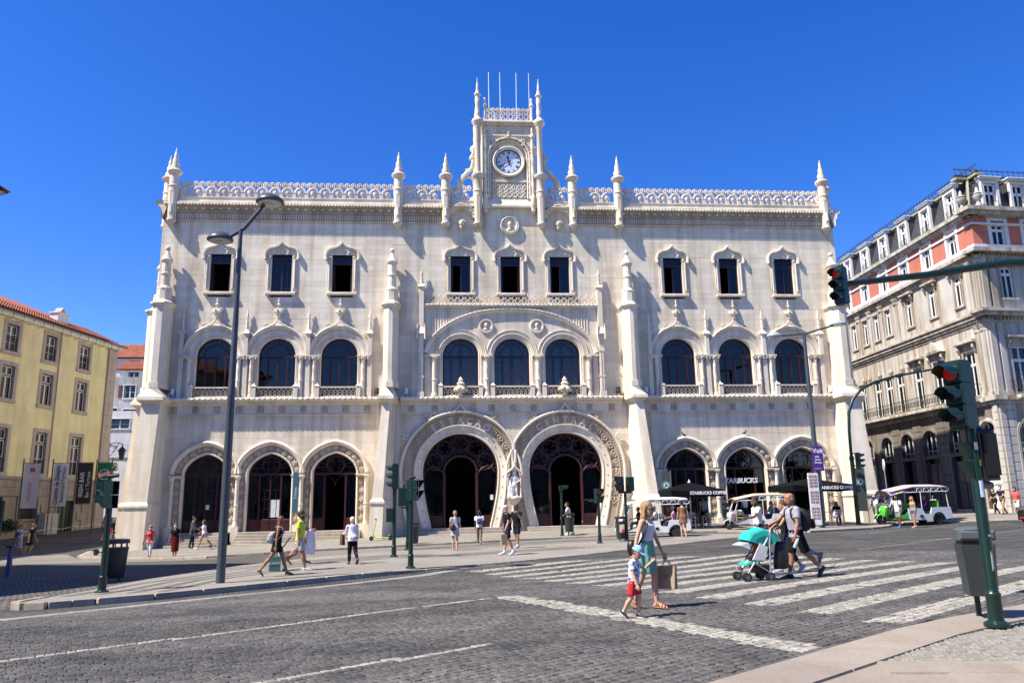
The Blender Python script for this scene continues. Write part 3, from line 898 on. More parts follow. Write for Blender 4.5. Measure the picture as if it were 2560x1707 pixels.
t.box(-5.5,5.5,-0.28,0.02,13.62,13.72); rope(t,[(-5.45,-0.3,13.76),(5.45,-0.3,13.76)],0.06,22); t.box(-5.4,5.4,-0.22,0.02,13.72,13.84)
k = 0; x = -5.25
while x < 5.3:                  # interlaced cresting
 for sx in (-1,1):
  t.tube([(x - sx * 0.2,-0.16,13.84),(x - sx * 0.08,-0.16,14.02),(x + sx * 0.08,-0.16,14.12),(x + sx * 0.2,-0.16,14.26)],0.032,5)
  t.tube([(x + sx * 0.2,-0.16,14.2),(x + sx * 0.08,-0.16,14.33),(x,-0.16,14.44)],0.03,5)
 t.tube([(p[0],-0.16,p[1]) for p in arc(x,13.97,0.08,0,330,9)],0.026,4,closed=True)
 t.ball((x,-0.16,14.5),0.045,0.04,0.06,5,4); x += 0.42
mk("cresting",t,m_stone2,cb,smooth=True)
for sx in (-1,1):
 o = MB(); x = sx * 5.6
 o.box(x - 0.2,x + 0.2,-0.46,0,8.0,8.3); o.box(x - 0.15,x + 0.15,-0.38,0,8.3,14.6)
 for z in (9.2,10.8): o.box(x - 0.19,x + 0.19,-0.42,0,z,z + 0.09)
 for dz in (-0.07,0.07): o.tube([(x + dz,-0.4,8.4),(x + dz,-0.4,10.7)],0.03,5)
 o.prismz([(x - .26,-.5),(x + .26,-.5),(x + .26,0),(x - .26,0)],11.9,12.35,[(x - .14,-.38),(x + .14,-.38),(x + .14,0),(x - .14,0)])
 for s2 in (-1,1): o.tube([(x + s2 * 0.24,-0.45,11.55),(x + s2 * 0.24,-0.45,12.1),(x + s2 * 0.22,-0.42,12.55)],[0.06,0.08,0.02],6)
 spire(o,x,-0.2,13.9,16.15,0.13)
 mk("tall_pinnacle",o,m_stone2,cb,smooth=True)
for x in (-3.18,3.18):
 o = MB(); o.lathe((x,-0.5,8.0),[(0.08,0),(0.16,0.1),(0.1,0.16),(0.3,0.35),(0.32,0.5),(0.2,0.66),(0.26,0.76),(0.12,0.9),(0.16,0.98),(0.02,1.2)],10)
 for k in range(6): a = 2 * PI * k / 6; o.ball((x + 0.3 * math.cos(a),-0.5 + 0.3 * math.sin(a),8.4),0.13,0.13,0.14,6,5)
 mk("carved_urn",o,m_stone,station,smooth=True)
# ------------------------------------------------ second-floor windows
def ogee_window(cx,state):
 d = mk("ogee_window",MB().slab(cx - 0.92,cx + 0.92,-0.22,0.3,14.42,14.57,0.02),m_stone2,station)
 s = MB()
 for sx in (-1,1):
  xa,xb = sorted((cx + sx * 0.625,cx + sx * 0.74)); s.box(xa,xb,-0.03,0.32,14.57,17.05)
  s.tube([(cx + sx * 0.80,-0.06,14.8),(cx + sx * 0.80,-0.06,16.75)],0.055,7)
  s.tube([(cx + sx * 0.90,-0.04,14.95),(cx + sx * 0.90,-0.04,16.75)],0.03,6)
  s.ball((cx + sx * 1.0,-0.12,16.72),0.1,0.1,0.12,7,5); s.ball((cx + sx * 0.72,-0.06,16.85),0.08,0.08,0.07,6,4)
 og = []
 half = [(1.0,16.75),(1.02,16.95),(0.98,17.15),(0.86,17.33),(0.66,17.43),(0.45,17.47),(0.26,17.55),(0.1,17.68),(0.0,17.82)]
 og = [(cx - a,b) for a,b in half] + [(cx + a,b) for a,b in half[::-1][1:]]
 s.sweep(og,[(-0.1,0.0),(-0.09,-0.1),(-0.03,-0.19),(0.04,-0.19),(0.07,-0.1),(0.08,0.02)])
 fill = [(cx - 0.66,17.0)] + [(p[0],p[1]) for p in offs(og,-0.05) if p[1] > 16.9] + [(cx + 0.66,17.0)]
 s.prism(fill[::-1],-0.04,0.3)
 tre = []
 for c_,r_ in ((-0.5,0.17),(-0.17,0.22),(0.17,0.22),(0.5,0.17)):
  s.tube([(p[0],-0.06,p[1]) for p in arc(cx + c_,17.06 + (0.06 if abs(c_) < 0.3 else 0),r_,180,0,8)],0.04,6)
 s.box(cx - 0.74,cx + 0.74,-0.035,0.3,17.0,17.06)
 mk("surround",s,m_stone2,d,smooth=True)
 f = MB(); y = 0.2
 for sx in (-1,1): xa,xb = sorted((cx + sx * 0.625,cx + sx * 0.56)); f.box(xa,xb,y - 0.05,y + 0.05,14.57,17.0)
 f.box(cx - 0.56,cx + 0.56,y - 0.05,y + 0.05,16.42,16.5); f.box(cx - 0.56,cx + 0.56,y - 0.05,y + 0.05,16.94,17.0)
 f.box(cx - 0.03,cx + 0.03,y - 0.04,y + 0.04,16.5,16.94)
 for x in (-0.3,0.3): f.box(cx + x - 0.01,cx + x + 0.01,y - 0.02,y + 0.02,16.5,16.94)
 f.box(cx - 0.56,cx + 0.56,y - 0.02,y + 0.02,16.7,16.72)
 g = MB(); g.box(cx - 0.56,cx + 0.56,y + 0.005,y + 0.012,16.5,16.94)
 if state == 'shut':
  f.box(cx - 0.04,cx + 0.04,y - 0.05,y + 0.05,14.57,16.42)
  for x in (-0.32,0.32): f.box(cx + x - 0.01,cx + x + 0.01,y - 0.02,y + 0.02,14.57,16.42)
  f.box(cx - 0.56,cx + 0.56,y - 0.02,y + 0.02,14.85,14.87)
  g.box(cx - 0.56,cx + 0.56,y + 0.005,y + 0.012,14.57,16.42)
 else:
  if state == 'half': g.box(cx,cx + 0.56,y + 0.005,y + 0.012,14.57,16.42); f.box(cx - 0.03,cx + 0.03,y - 0.04,y + 0.05,14.57,16.42)
  f.box(cx - 0.52,cx - 0.48,y + 0.06,y + 0.55,14.57,16.42)
  if state == 'open': f.box(cx + 0.48,cx + 0.52,y + 0.06,y + 0.55,14.57,16.42)
 mk("window_frame",f,m_red,d); mk("glass_pane",g,m_glass,d)
for c,st_ in zip(WX,['open','shut','open','half','open','half','half','half','shut']): ogee_window(c,st_)
# ------------------------------------------------ buttresses
def oct8(cx,cy,r): return [(cx + r * math.cos(PI / 8 + PI / 4 * k),cy + r * math.sin(PI / 8 + PI / 4 * k)) for k in range(8)]
def foot_poly(cx,w,d,ch=0.36,y1=0.05): return [(cx - w,y1),(cx - w,-d + ch),(cx - w + ch,-d),(cx + w - ch,-d),(cx + w,-d + ch),(cx + w,y1)]
def buttress(cx,low,top,xform=None,shaft=0.5):
 """low/top: (outer, inner, depth, outer at wall, inner at wall) of the battered lower stage, offsets from cx along +x = outward"""
 b = MB(); b.xf = xform
 def pl(q,g=0.0,d=0.0):
  o,i,dp,ow,iw = q; p = [(ow + g,0.05),(o + g,-dp - d),(i - g,-dp - d),(iw - g,0.05)]
  p = [(cx + sgn * a,c) for a,c in p]
  return p if sgn > 0 and False else (p[::-1] if sgn > 0 else p)
 sgn = 1 if cx > 0 else -1
 def mixq(t): return tuple(a + (c - a) * t for a,c in zip(low,top))
 b.prismz(pl(low,.06,.08),-1.2,1.72,pl(mixq(.22),.06,.08))
 b.prismz(pl(mixq(.22),.12,.14),1.72,1.83,pl(mixq(.22),.12,.14)); b.prismz(pl(mixq(.22),.12,.14),1.83,2.02,pl(mixq(.24),0,0))
 b.prismz(pl(mixq(.24)),2.02,7.55,pl(top))
 b.prismz(pl(top,.02,.02),7.55,7.75,pl(top,.24,.26)); b.prismz(pl(top,.24,.26),7.75,7.95,pl(top,.22,.24))
 b.prismz(pl(top,.19,.2),7.95,8.5,foot_poly(cx,shaft + .06,1.12,0.3)); b.prismz(foot_poly(cx,shaft + .06,1.14,0.3),8.5,8.85,foot_poly(cx,shaft + .06,1.14,0.3))
 q = foot_poly(cx,shaft,1.08,0.32)
 b.prismz(q,8.85,13.45,q)
 b.prismz(q,13.45,13.6,foot_poly(cx,shaft + .15,1.22,0.34)); b.prismz(foot_poly(cx,shaft + .15,1.22,0.34),13.6,13.7,foot_poly(cx,shaft + .13,1.2,0.34))
 b.prismz(foot_poly(cx,shaft + .09,1.13,0.34),13.7,13.9,foot_poly(cx,0.42,0.85,0.25))
 cy = -0.45
 b.prismz(oct8(cx,cy,0.42),13.85,14.6,oct8(cx,cy,0.42))
 b.lathe((cx,cy,14.6),[(0.43,0),(0.38,0.1),(0.3,0.16),(0.27,0.22),(0.265,0.88),(0.31,0.92),(0.31,1.0),(0.265,1.04),(0.26,1.66),(0.33,1.74),(0.36,1.84),(0.33,1.9),(0.17,2.2),(0.1,2.4),(0.08,2.44),(0.15,2.52),(0.165,2.62),(0.1,2.72),(0.01,2.76)],12)
 mk("buttress",b,m_butt,station,smooth=25)
m_butt = stone_mat("limestone_buttress",STONE,stain=0.4)
INNER = ((0.92,0.28,2.4,0.7,-0.22),(0.40,-0.06,1.3,0.45,-0.32))
CORNER = ((0.80,-0.36,1.9,1.15,-0.6),(0.5,-0.52,1.3,0.6,-0.62))
for sg in (-1,1):
 buttress(sg * 7.42,*INNER,shaft=0.44)
 buttress(sg * 21.0,*CORNER)
def side_buttress(sg):
 T = Matrix(((0,-sg,0,sg * 21.45),(1,0,0,0),(0,0,1,0),(0,0,0,1)))   # its front faces the side street
 buttress(1.4,(0.7,-0.7,1.7,0.8,-0.8),(0.5,-0.5,1.2,0.6,-0.6),T)
side_buttress(1); side_buttress(-1)
# ------------------------------------------------ cornice and parapet
def cornice(x0,x1):
 s = MB()
 def ext(prof):
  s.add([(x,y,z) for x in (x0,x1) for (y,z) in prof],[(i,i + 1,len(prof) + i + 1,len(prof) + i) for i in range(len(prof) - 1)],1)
 ext([(0.02,19.12),(-0.05,19.15),(-0.09,19.24),(-0.10,19.62),(-0.2,19.68),(-0.24,19.74),(-0.2,19.8),(-0.24,19.95),(-0.36,20.08),(-0.44,20.12)])
 s.add([(x,y,z) for x in (x0,x1) for (y,z) in ((-.44,20.12),(-.46,20.14),(-.46,20.28),(-.42,20.31),(.3,20.31))],[(i,i + 1,6 + i,5 + i) for i in range(4)])
 rope(s,[(x0,-0.07,19.18),(x1,-0.07,19.18)],0.045,40,6)
 x = x0 + 0.05
 while x < x1 - 0.05: s.box(x,x + 0.075,-0.16,-0.1,19.28,19.6); x += 0.15
 x = x0 + 0.1
 while x < x1 - 0.1: s.ball((x,-0.45,20.13),0.085,0.05,0.085,6,4); x += 0.2
 x = x0 + 0.3
 while x < x1 - 0.2: s.ball((x,-0.27,19.9),0.11,0.07,0.09,6,4); x += 0.52
 mk("cornice",s,[m_stone,m_band],station,smooth=True)  # second stone, below the lip, carries painted shade along with dirt
cornice(-21.5,-4.0); cornice(4.0,21.5)
for sg in (-1,1):
 s = MB(); xw = sg * 21.5
 pr = [(0,19.12),(0.09,19.24),(0.1,19.62),(0.24,19.74),(0.24,19.95),(0.46,20.12),(0.46,20.31),(-0.3,20.31)]
 s.add([(xw + sg * o,y,z) for y in (-0.46,30) for (o,z) in pr],[(i,i + 1,len(pr) + i + 1,len(pr) + i) for i in range(len(pr) - 1)])
 s.add([(xw + sg * o,-0.4,z) for (o,z) in pr],[tuple(range(len(pr)))])
 mk("side_cornice",s,m_stone,station)
par = MB()
for a,b in ((-21.3,-2.3),(2.3,21.3)): par.slab(a,b,-0.16,0.25,20.31,20.66,0.02); par.box(a,b,-0.2,0.28,20.66,20.72)
for sg in (-1,1): xa,xb = sorted((sg * 21.35,sg * 20.95)); par.box(xa,xb,0.28,30,20.31,20.72)
mk("parapet",par,m_stone2,station)
def bal_unit():
 b = MB()
 b.box(-0.11,0.11,-0.1,0.1,0,0.34)                  # pedestal
 b.box(-0.14,0.14,-0.12,0.12,0.34,0.38)
 for sx in (-1,1):
  b.tube([(sx * 0.06,0,0.36),(sx * 0.1,0,0.5),(sx * 0.22,0,0.62),(sx * 0.39,0,0.7)],[0.08,0.085,0.08,0.075],6)
  b.tube([(sx * 0.39,0,0.66),(sx * 0.3,0,0.76),(sx * 0.2,0,0.8)],0.05,6)
 # heart urn at half a step on
 b.tube([(0.39,0,0),(0.39,0,0.16)],[0.05,0.07],6)
 b.loft([[(0.39 + r * math.cos(a) ,r * 0.7 * math.sin(a),z) for a in [2 * PI * k / 10 for k in range(10)]] for r,z in ((0.03,0.12),(0.13,0.22),(0.17,0.36),(0.15,0.46),(0.06,0.50))])
 b.tube([(0.26,0,0.02),(0.19,0,0.2),(0.24,0,0.45)],0.03,5); b.tube([(0.52,0,0.02),(0.59,0,0.2),(0.54,0,0.45)],0.03,5)
 for x in (0.195,0.585):
  b.tube([(x + 0.15 * math.cos(t),0,0.88 + 0.15 * math.sin(t)) for t in [2 * PI * k / 12 for k in range(12)]],0.05,6,closed=True)
  b.ball((x,-0.02,0.88),0.075,0.08,0.075,7,5)
 return b.mesh("balustrade_unit",m_stone,True)
me_bal = bal_unit()
def balustrade(x0,x1):
 n = max(1,round((x1 - x0) / 0.78)); st_ = (x1 - x0) / n
 for i in range(n):
  o = mkobj("balustrade_unit",me_bal,station,(x0 + st_ * i + 0.02,-0.02,20.72)); o.scale = (st_ / 0.78,1,1)
PX = [7.12,4.1]
for sg in (-1,1):
 for a,b in ((7.45,20.75),(4.42,6.8),(2.45,3.8)):
  xa,xb = sorted((sg * a,sg * b)); balustrade(xa,xb)
 for k in range(10):
  o = mkobj("balustrade_unit",me_bal,station,(sg * 21.1,0.5 + 0.78 * k,20.72),PI / 2)
def pinnacle(x,y,sc=1.0,tip=True):
 b = MB()
 # pendant below the cornice
 b.prismz(oct8(x,y,0.24),19.15,20.95,oct8(x,y,0.30))
 b.lathe((x,y,18.66),[(0.02,0),(0.07,0.05),(0.05,0.1),(0.13,0.14),(0.12,0.2),(0.22,0.26),(0.24,0.34),(0.3,0.38),(0.3,0.48),(0.24,0.52)],10)
 b.prismz([(x - 0.2,y + 0.02),(x - 0.05,y - 0.34),(x + 0.05,y - 0.34),(x + 0.2,y + 0.02)],19.5,20.1,[(x - 0.03,y),(x - 0.02,y - 0.3),(x + 0.02,y - 0.3),(x + 0.03,y)])
 b.lathe((x,y,20.9),[(0.3,0),(0.3,0.34),(0.34,0.36),(0.34,0.42),(0.29,0.46),(0.27,1.15),(0.32,1.2),(0.43,1.3),(0.45,1.4),(0.36,1.5),(0.24,1.56),(0.22,1.6)],12)
 n = 26
 b.lathe((x,y,22.48),[(0.235 * (1 - i / n) + 0.02,1.42 * i / n) for i in range(n + 1)],14,lobes=3,amp=0.13,twist=15.0)
 mk("pinnacle",b,m_stone,station,smooth=True)
for sg in (-1,1):
 for x in PX: pinnacle(sg * x,-0.30)
 pinnacle(sg * 21.0,-0.30); pinnacle(sg * 21.75,0.9)
# little arches beside the tower with a carved head
for sg in (-1,1):
 s = MB(); cx = sg * 3.12
 pth = pointed_path(cx,19.5,0.72,0.62)
 s.sweep(pth,[(0,0.1),(0,-0.2),(0.06,-0.3),(0.24,-0.36),(0.3,-0.42),(0.36,-0.36),(0.38,0.0)])
 s.box(cx - 1.0,cx + 1.0,-0.3,0.3,20.2,20.31); s.box(cx - 1.0,cx + 1.0,-0.42,0.0,20.22,20.3)
 s.ball((cx,-0.16,19.15),0.2,0.2,0.24,8,6); s.ball((cx,-0.2,18.9),0.12,0.12,0.16,7,5)
 for k in range(5): a = rad(20 + 35 * k); s.ball((cx + 0.24 * math.cos(a),-0.16,19.2 + 0.2 * math.sin(a)),0.09,0.1,0.09,6,4)
 for (x,z,nx,nz) in walk(offs(pth,0.16),0.26,0.1): s.ball((x,-0.34,z),0.06,0.05,0.06,5,4)
 mk("corbel_arch",s,m_stone,station,smooth=True)
# ------------------------------------------------ medallion
s = MB()
s.sweep(arc(0,19.08,0.42,360,0,28),[(-0.02,-0.02),(0.0,-0.14),(0.05,-0.17),(0.1,-0.1),(0.14,-0.19),(0.2,-0.12),(0.2,0.02)])
s.prism(arc(0,19.08,0.43,0,345,23),-0.05,0.02)
s.ball((0,-0.12,19.16),0.14,0.13,0.19,8,6); s.tube([(0,-0.1,18.85),(0,-0.12,19.05)],0.09,7); s.ball((0,-0.08,18.78),0.26,0.1,0.12,8,5); s.ball((0,-0.25,19.14),0.03,0.04,0.05,5,4)
for k in range(24): a = 2 * PI * k / 24; s.ball((0.49 * math.cos(a),-0.13,19.08 + 0.49 * math.sin(a)),0.035,0.03,0.035,5,3)
mk("medallion",s,m_stone2,station,smooth=True)
# ------------------------------------------------ clock tower
tw = MB()
tw.box(-1.72,1.72,0.05,3.6,20.3,26.12)
tw.box(-1.72,-1.16,-0.12,0.05,20.3,26.12); tw.box(1.16,1.72,-0.12,0.05,20.3,26.12)
tw.box(-1.16,1.16,-0.12,0.05,25.0,26.12)
cl = mk("clock_tower",tw,m_stone,station)
s = MB()
s.slab(-1.85,1.85,-0.32,0.0,20.24,20.42,0.03); s.prismz([(-1.75,-0.25),(1.75,-0.25),(1.75,0.06),(-1.75,0.06)],20.42,20.9,[(-1.7,-0.02),(1.7,-0.02),(1.7,0.06),(-1.7,0.06)])
s.slab(-1.95,1.95,-0.42,3.9,26.12,26.26,0.03); s.slab(-1.85,1.85,-0.3,0.0,25.98,26.12,0.03)
s.box(-1.72,1.72,-0.22,-0.1,25.24,25.34)
nich = [(-1.16,20.9)] + arc(0,23.75,1.16,180,0,24) + [(1.16,20.9)]
s.sweep(nich,[(0,0.1),(0,-0.14),(0.05,-0.2),(0.1,-0.14)])
rope(s,[(p[0],-0.2,p[1]) for p in offs(nich,0.2)],0.075,16,8,0.06,0.2)
for (x,z) in ((-0.95,24.85),(0.95,24.85),(-1.42,24.0),(1.42,24.0)):
 s.tube([(x + 0.12 * math.cos(t),-0.2,z + 0.12 * math.sin(t)) for t in [2 * PI * k / 10 for k in range(10)]],0.06,6,closed=True); s.ball((x,-0.2,z - 0.2),0.12,0.07,0.12,6,4)
s.lathe((0,-0.2,25.1),[(0.05,0),(0.16,0.08),(0.08,0.14),(0.13,0.24),(0.05,0.3),(0.1,0.38),(0.02,0.5)],8)
for k in range(9): s.ball((-1.4 + 0.35 * k,-0.13,25.86),0.07,0.05,0.07,6,4)
for k in range(8):
 for sx in (-1,1): s.tube([(-1.3 + 0.37 * k,-0.13,25.42),(-1.3 + 0.37 * k + sx * 0.12,-0.13,25.55),(-1.3 + 0.37 * k + sx * 0.05,-0.13,25.72)],0.035,5)
s.box(-1.14,1.14,-0.12,0.05,22.05,22.2); s.slab(-1.12,1.12,-0.02,0.06,20.85,22.05,0.02)
for k in range(6):
 x = -0.93 + 0.37 * k
 for sx in (-1,1): s.tube([(x + sx * 0.14,-0.05,21.0),(x - sx * 0.1,-0.05,21.3),(x + sx * 0.1,-0.05,21.55),(x - sx * 0.14,-0.05,21.9)],0.04,6)
 s.tube([(p[0],-0.05,p[1]) for p in arc(x + 0.185,21.45,0.12,0,330,11)],0.035,5,closed=True)
 s.tube([(x + 0.185,-0.05,21.0),(x + 0.185,-0.05,21.3)],0.03,5); s.tube([(x + 0.185,-0.05,21.6),(x + 0.185,-0.05,21.95)],0.03,5)
mk("tower_ornament",s,m_stone2,cl,smooth=True)
for sx in (-1,1):
 o = MB(); x = sx * 1.55
 n = 40
 o.lathe((x,-0.26,20.5),[(0.17,0),(0.17,0.5),(0.12,0.6)] + [(0.1,0.6 + 4.0 * i / n) for i in range(n + 1)] + [(0.15,4.62),(0.15,4.8),(0.05,4.9),(0.11,5.2),(0.03,5.4)],12,lobes=3,amp=0.13,twist=7)
 o.lathe((x,-0.26,20.0),[(0.02,-0.2),(0.08,-0.14),(0.06,-0.1),(0.16,0.0),(0.13,0.1),(0.2,0.25),(0.2,0.5)],10)
 mk("twisted_colonnette",o,m_stone2,cl,smooth=True)
 for y,r in ((-0.34,0.2),(3.7,0.2)):
  o = MB(); x = sx * 2.03
  if y < 0:
   o.prismz(oct8(x,y,0.24),19.1,20.9,oct8(x,y,0.3))
   o.lathe((x,y,18.66),[(0.02,0),(0.07,0.05),(0.05,0.1),(0.13,0.14),(0.12,0.2),(0.22,0.26),(0.24,0.34),(0.3,0.38),(0.3,0.48),(0.24,0.52)],10)
  o.lathe((x,y,20.9),[(0.3,0),(0.3,0.3),(0.34,0.33),(0.34,0.4),(0.27,0.44),(0.26,1.2),(0.32,1.28),(0.42,1.4),(0.42,1.52),(0.32,1.58),(0.19,1.66),(0.18,4.8),(0.24,4.9),(0.25,5.0),(0.38,5.14),(0.4,5.24),(0.36,5.36),(0.2,5.48),(0.16,5.6)],12)
  n = 24
  o.lathe((x,y,26.5),[(0.15,1.5 * i / n) for i in range(n + 1)],12,lobes=3,amp=0.1,twist=8)
  o.lathe((x,y,28.0),[(0.15,0),(0.22,0.05),(0.22,0.12),(0.13,0.18)] + [(0.11 * (1 - i / n) + 0.012,0.18 + 1.15 * i / n) for i in range(n + 1)],12,lobes=3,amp=0.1,twist=12)
  mk("corner_column",o,m_stone,cl,smooth=True)
t = MB()
x = -1.36
while x < 1.4:
 for sx in (-1,1):
  t.tube([(x - sx * 0.18,-0.26,26.3),(x,-0.26,26.6),(x + sx * 0.18,-0.26,26.85)],0.05,5)
  t.tube([(x - sx * 0.15,-0.26,26.75),(x,-0.26,26.95)],0.04,5)
 t.tube([(p[0],-0.26,p[1]) for p in arc(x,27.06,0.12,0,330,9)],0.05,5,closed=True); t.ball((x,-0.27,27.06),0.07,0.07,0.07,5,4)
 t.tube([(p[0],-0.26,p[1]) for p in arc(x,26.38,0.12,180,360,7)],0.04,5); x += 0.34
t.box(-1.6,1.6,-0.34,-0.18,26.26,26.34)
for sx in (-1,1):
 for yy in (-0.26,3.7): t.lathe((sx * 1.55,yy,26.26),[(0.11,0),(0.11,0.1),(0.08,0.14),(0.08,1.05),(0.14,1.1),(0.14,1.18),(0.09,1.25),(0.05,1.42),(0.09,1.5),(0.09,1.6),(0.02,1.68)],8)
 t.box(sx * 1.55 - 0.06,sx * 1.55 + 0.06,-0.2,3.6,26.3,26.9)
mk("tower_cresting",t,m_stone,cl,smooth=True)
for sg in (-1,1):          # scrolls that brace the tower
 s = MB()
 s.tube([(sg * 3.2,0.1,21.7),(sg * 3.22,0.1,22.05),(sg * 3.0,0.1,22.35),(sg * 2.72,0.1,22.75),(sg * 2.4,0.1,23.05),(sg * 2.3,0.1,23.5),(sg * 2.42,0.1,23.8),(sg * 2.28,0.1,24.2)],[0.16,0.15,0.14,0.14,0.13,0.13,0.13,0.08],7)
 s.tube([(p[0],0.1,p[1]) for p in arc(sg * 2.66,22.05,0.38,-20,200,12)],0.07,6); s.tube([(sg * 2.66,0.1,22.43),(sg * 2.66,0.1,22.7)],0.06,6)
 s.ball((sg * 2.4,0.1,23.75),0.2,0.14,0.2,7,5); s.ball((sg * 2.3,0.1,24.28),0.09,0.09,0.1,6,5)
 for k,(x,z) in enumerate(((3.3,22.2),(3.02,22.55),(2.75,22.95))): s.ball((sg * x,0.1,z),0.08,0.08,0.09,6,4)
 mk("bracing_scroll",s,m_stone,cl,smooth=True)
# the clock
ck = MB(); cz = 23.47
ck.sweep(arc(0,cz,0.86,360,0,40),[(-0.04,-0.02),(0.0,-0.16),(0.06,-0.22),(0.15,-0.24),(0.2,-0.2),(0.22,-0.05)])
cko = mk("clock",ck,m_stone2,station,smooth=True)
m_face = M("clock_face_white",(0.62,0.68,0.78),0.4)
m_ink = M("clock_black",(0.01,0.01,0.012),0.4)
mk("clock_face",MB().prism(arc(0,cz,0.84,0,352,44),-0.04,0.05),m_face,cko)
b = MB(); b.sweep(arc(0,cz,0.80,360,0,44),[(0,-0.05),(0,-0.09),(0.05,-0.09),(0.05,-0.05)])
for k in range(60):
 a = 2 * PI * k / 60
 b.tube([(0.74 * math.sin(a),-0.045,cz + 0.74 * math.cos(a)),(0.79 * math.sin(a),-0.045,cz + 0.79 * math.cos(a))],0.012 if k % 5 else 0.02,4)
mk("minute_ring",b,m_ink,cko)
for k,nm in enumerate(["XII","I","II","III","IIII","V","VI","VII","VIII","IX","X","XI"]):
 a = 2 * PI * k / 12; b = MB()
 add_text(b,nm,0.63 * math.sin(a),-0.046,cz + 0.63 * math.cos(a),0.22,0.008,0.006,rot=-a,sx=0.75)
 mk("numeral",b,m_ink,cko)
def hand(name,ang,l,w_):
 b = MB(); d = (math.sin(ang),math.cos(ang)); n_ = (d[1],-d[0])
 pts = [(-0.2,0.5),(-0.16,1.0),(0.0,0.6),(l * 0.6,0.8),(l * 0.72,1.7),(l * 0.8,0.7),(l,0.1)]
 pol = [(d[0] * t + n_[0] * w_ * q,cz + d[1] * t + n_[1] * w_ * q) for t,q in pts] + [(d[0] * t - n_[0] * w_ * q,cz + d[1] * t - n_[1] * w_ * q) for t,q in pts[::-1]]
 b.prism(pol,-0.085,-0.07); mk(name,b,m_ink,cko)
hand("hour_hand",rad(349),0.46,0.05); hand("minute_hand",rad(241),0.66,0.03)
mk("hub",MB().disc((0,-0.1,cz),0.06,(0,1,0),12,0.05),m_ink,cko)
# flagpoles, chimney flue and floodlights
for k,x in enumerate((-1.21,-0.45,0.62,1.51)):
 b = MB(); b.tube([(x,0.4,26.26),(x + (0.02 if k == 2 else -0.02),0.4,30.15)],[0.055,0.03],8); b.ball((x,0.4,30.17),0.05,0.05,0.05,6,4)
 tag(mk("flagpole",b,m_alu,None,smooth=True),["bare white flagpole on the clock tower, leftmost of four","bare white flagpole on the clock tower, second from the left","bare white flagpole on the clock tower, third from the left","bare white flagpole on the clock tower, rightmost of four"][k],"flagpole","flagpoles on the clock tower")
b = MB(); b.tube([(-0.78,1.0,26.26),(-0.78,1.0,27.65)],0.06,8); b.tube([(-0.78,1.0,27.65),(-0.78,1.0,27.75)],0.12,8,mat=1)
tag(mk("vent_pipe",b,[m_alu,m_black]),"thin metal vent pipe with a black cap among the tower flagpoles","pipe")
FLO = [(-20.25,'white',"on the ledge beside the left corner buttress"),(-8.25,'black',"on the ledge left of the buttress beside the left portal"),(-6.5,'white',"on the ledge just right of the left inner buttress"),(6.55,'black',"on the ledge just left of the right inner buttress"),(8.3,'white',"on the ledge right of the buttress beside the right portal"),(20.2,'white',"on the ledge beside the right corner buttress")]
for x,cname,wh in FLO:
 t_ = thing("floodlight","small %s floodlight %s" % (cname,wh),"floodlight",(x,-0.25,8.0),0,"floodlights on the ledge")
 mm = m_white if cname == 'white' else m_black
 b = MB(); b.tube([(0,0,0.2),(0.03,0.1,0.55)],[0.1,0.13],10); mk("housing",b,mm,t_,smooth=True)
 b = MB(); b.box(-0.14,-0.11,-0.03,0.03,0,0.35); b.box(0.11,0.14,-0.03,0.03,0,0.35); b.box(-0.14,0.14,-0.06,0.06,0,0.03); mk("bracket",b,mm,t_)
# ================================================================== GROUND
RA = rad(35.0); RU = Vector((math.cos(RA),math.sin(RA))); RV = Vector((-math.sin(RA),math.cos(RA)))
m_road = cobble_mat("basalt_setts_far",(0.078,0.075,0.071),0.125,-RA,(0.02,0.019,0.018),0.3,0.12,0.7,0.8,0.12)
m_pave = cobble_mat("pale_mosaic_paving",(0.25,0.23,0.195),0.07,-rad(38),(0.15,0.135,0.115),0.18,0.1,0.3,0.85,0.14)
m_lane = cobble_mat("grey_setts_lane",(0.115,0.105,0.092),0.16,-rad(0),(0.035,0.033,0.03),0.28,0.14,0.7,0.85,0.16)
m_lanelight = cobble_mat("pale_setts_lane",(0.215,0.198,0.17),0.11,-rad(20),(0.09,0.085,0.075),0.2,0.12,0.4,0.85,0.14)
m_stripe = cobble_mat("dark_mosaic_band",(0.125,0.115,0.105),0.07,-rad(38),(0.07,0.065,0.06),0.25,0.1,0.3,0.85,0.14)
m_kerb = stone_mat("kerb_limestone",(0.40,0.355,0.29),isl=0.12,stain=0.6)
m_gutter = stone_mat("gutter_limestone",(0.25,0.235,0.21),isl=0.08)
m_slab = stone_mat("pink_limestone_slab",(0.29,0.25,0.205),isl=0.10,stain=0.3)
m_sett = M("basalt_sett",(0.076,0.073,0.069),0.75,0,0.3,18,0.35,55,0.3,isl=0.24)
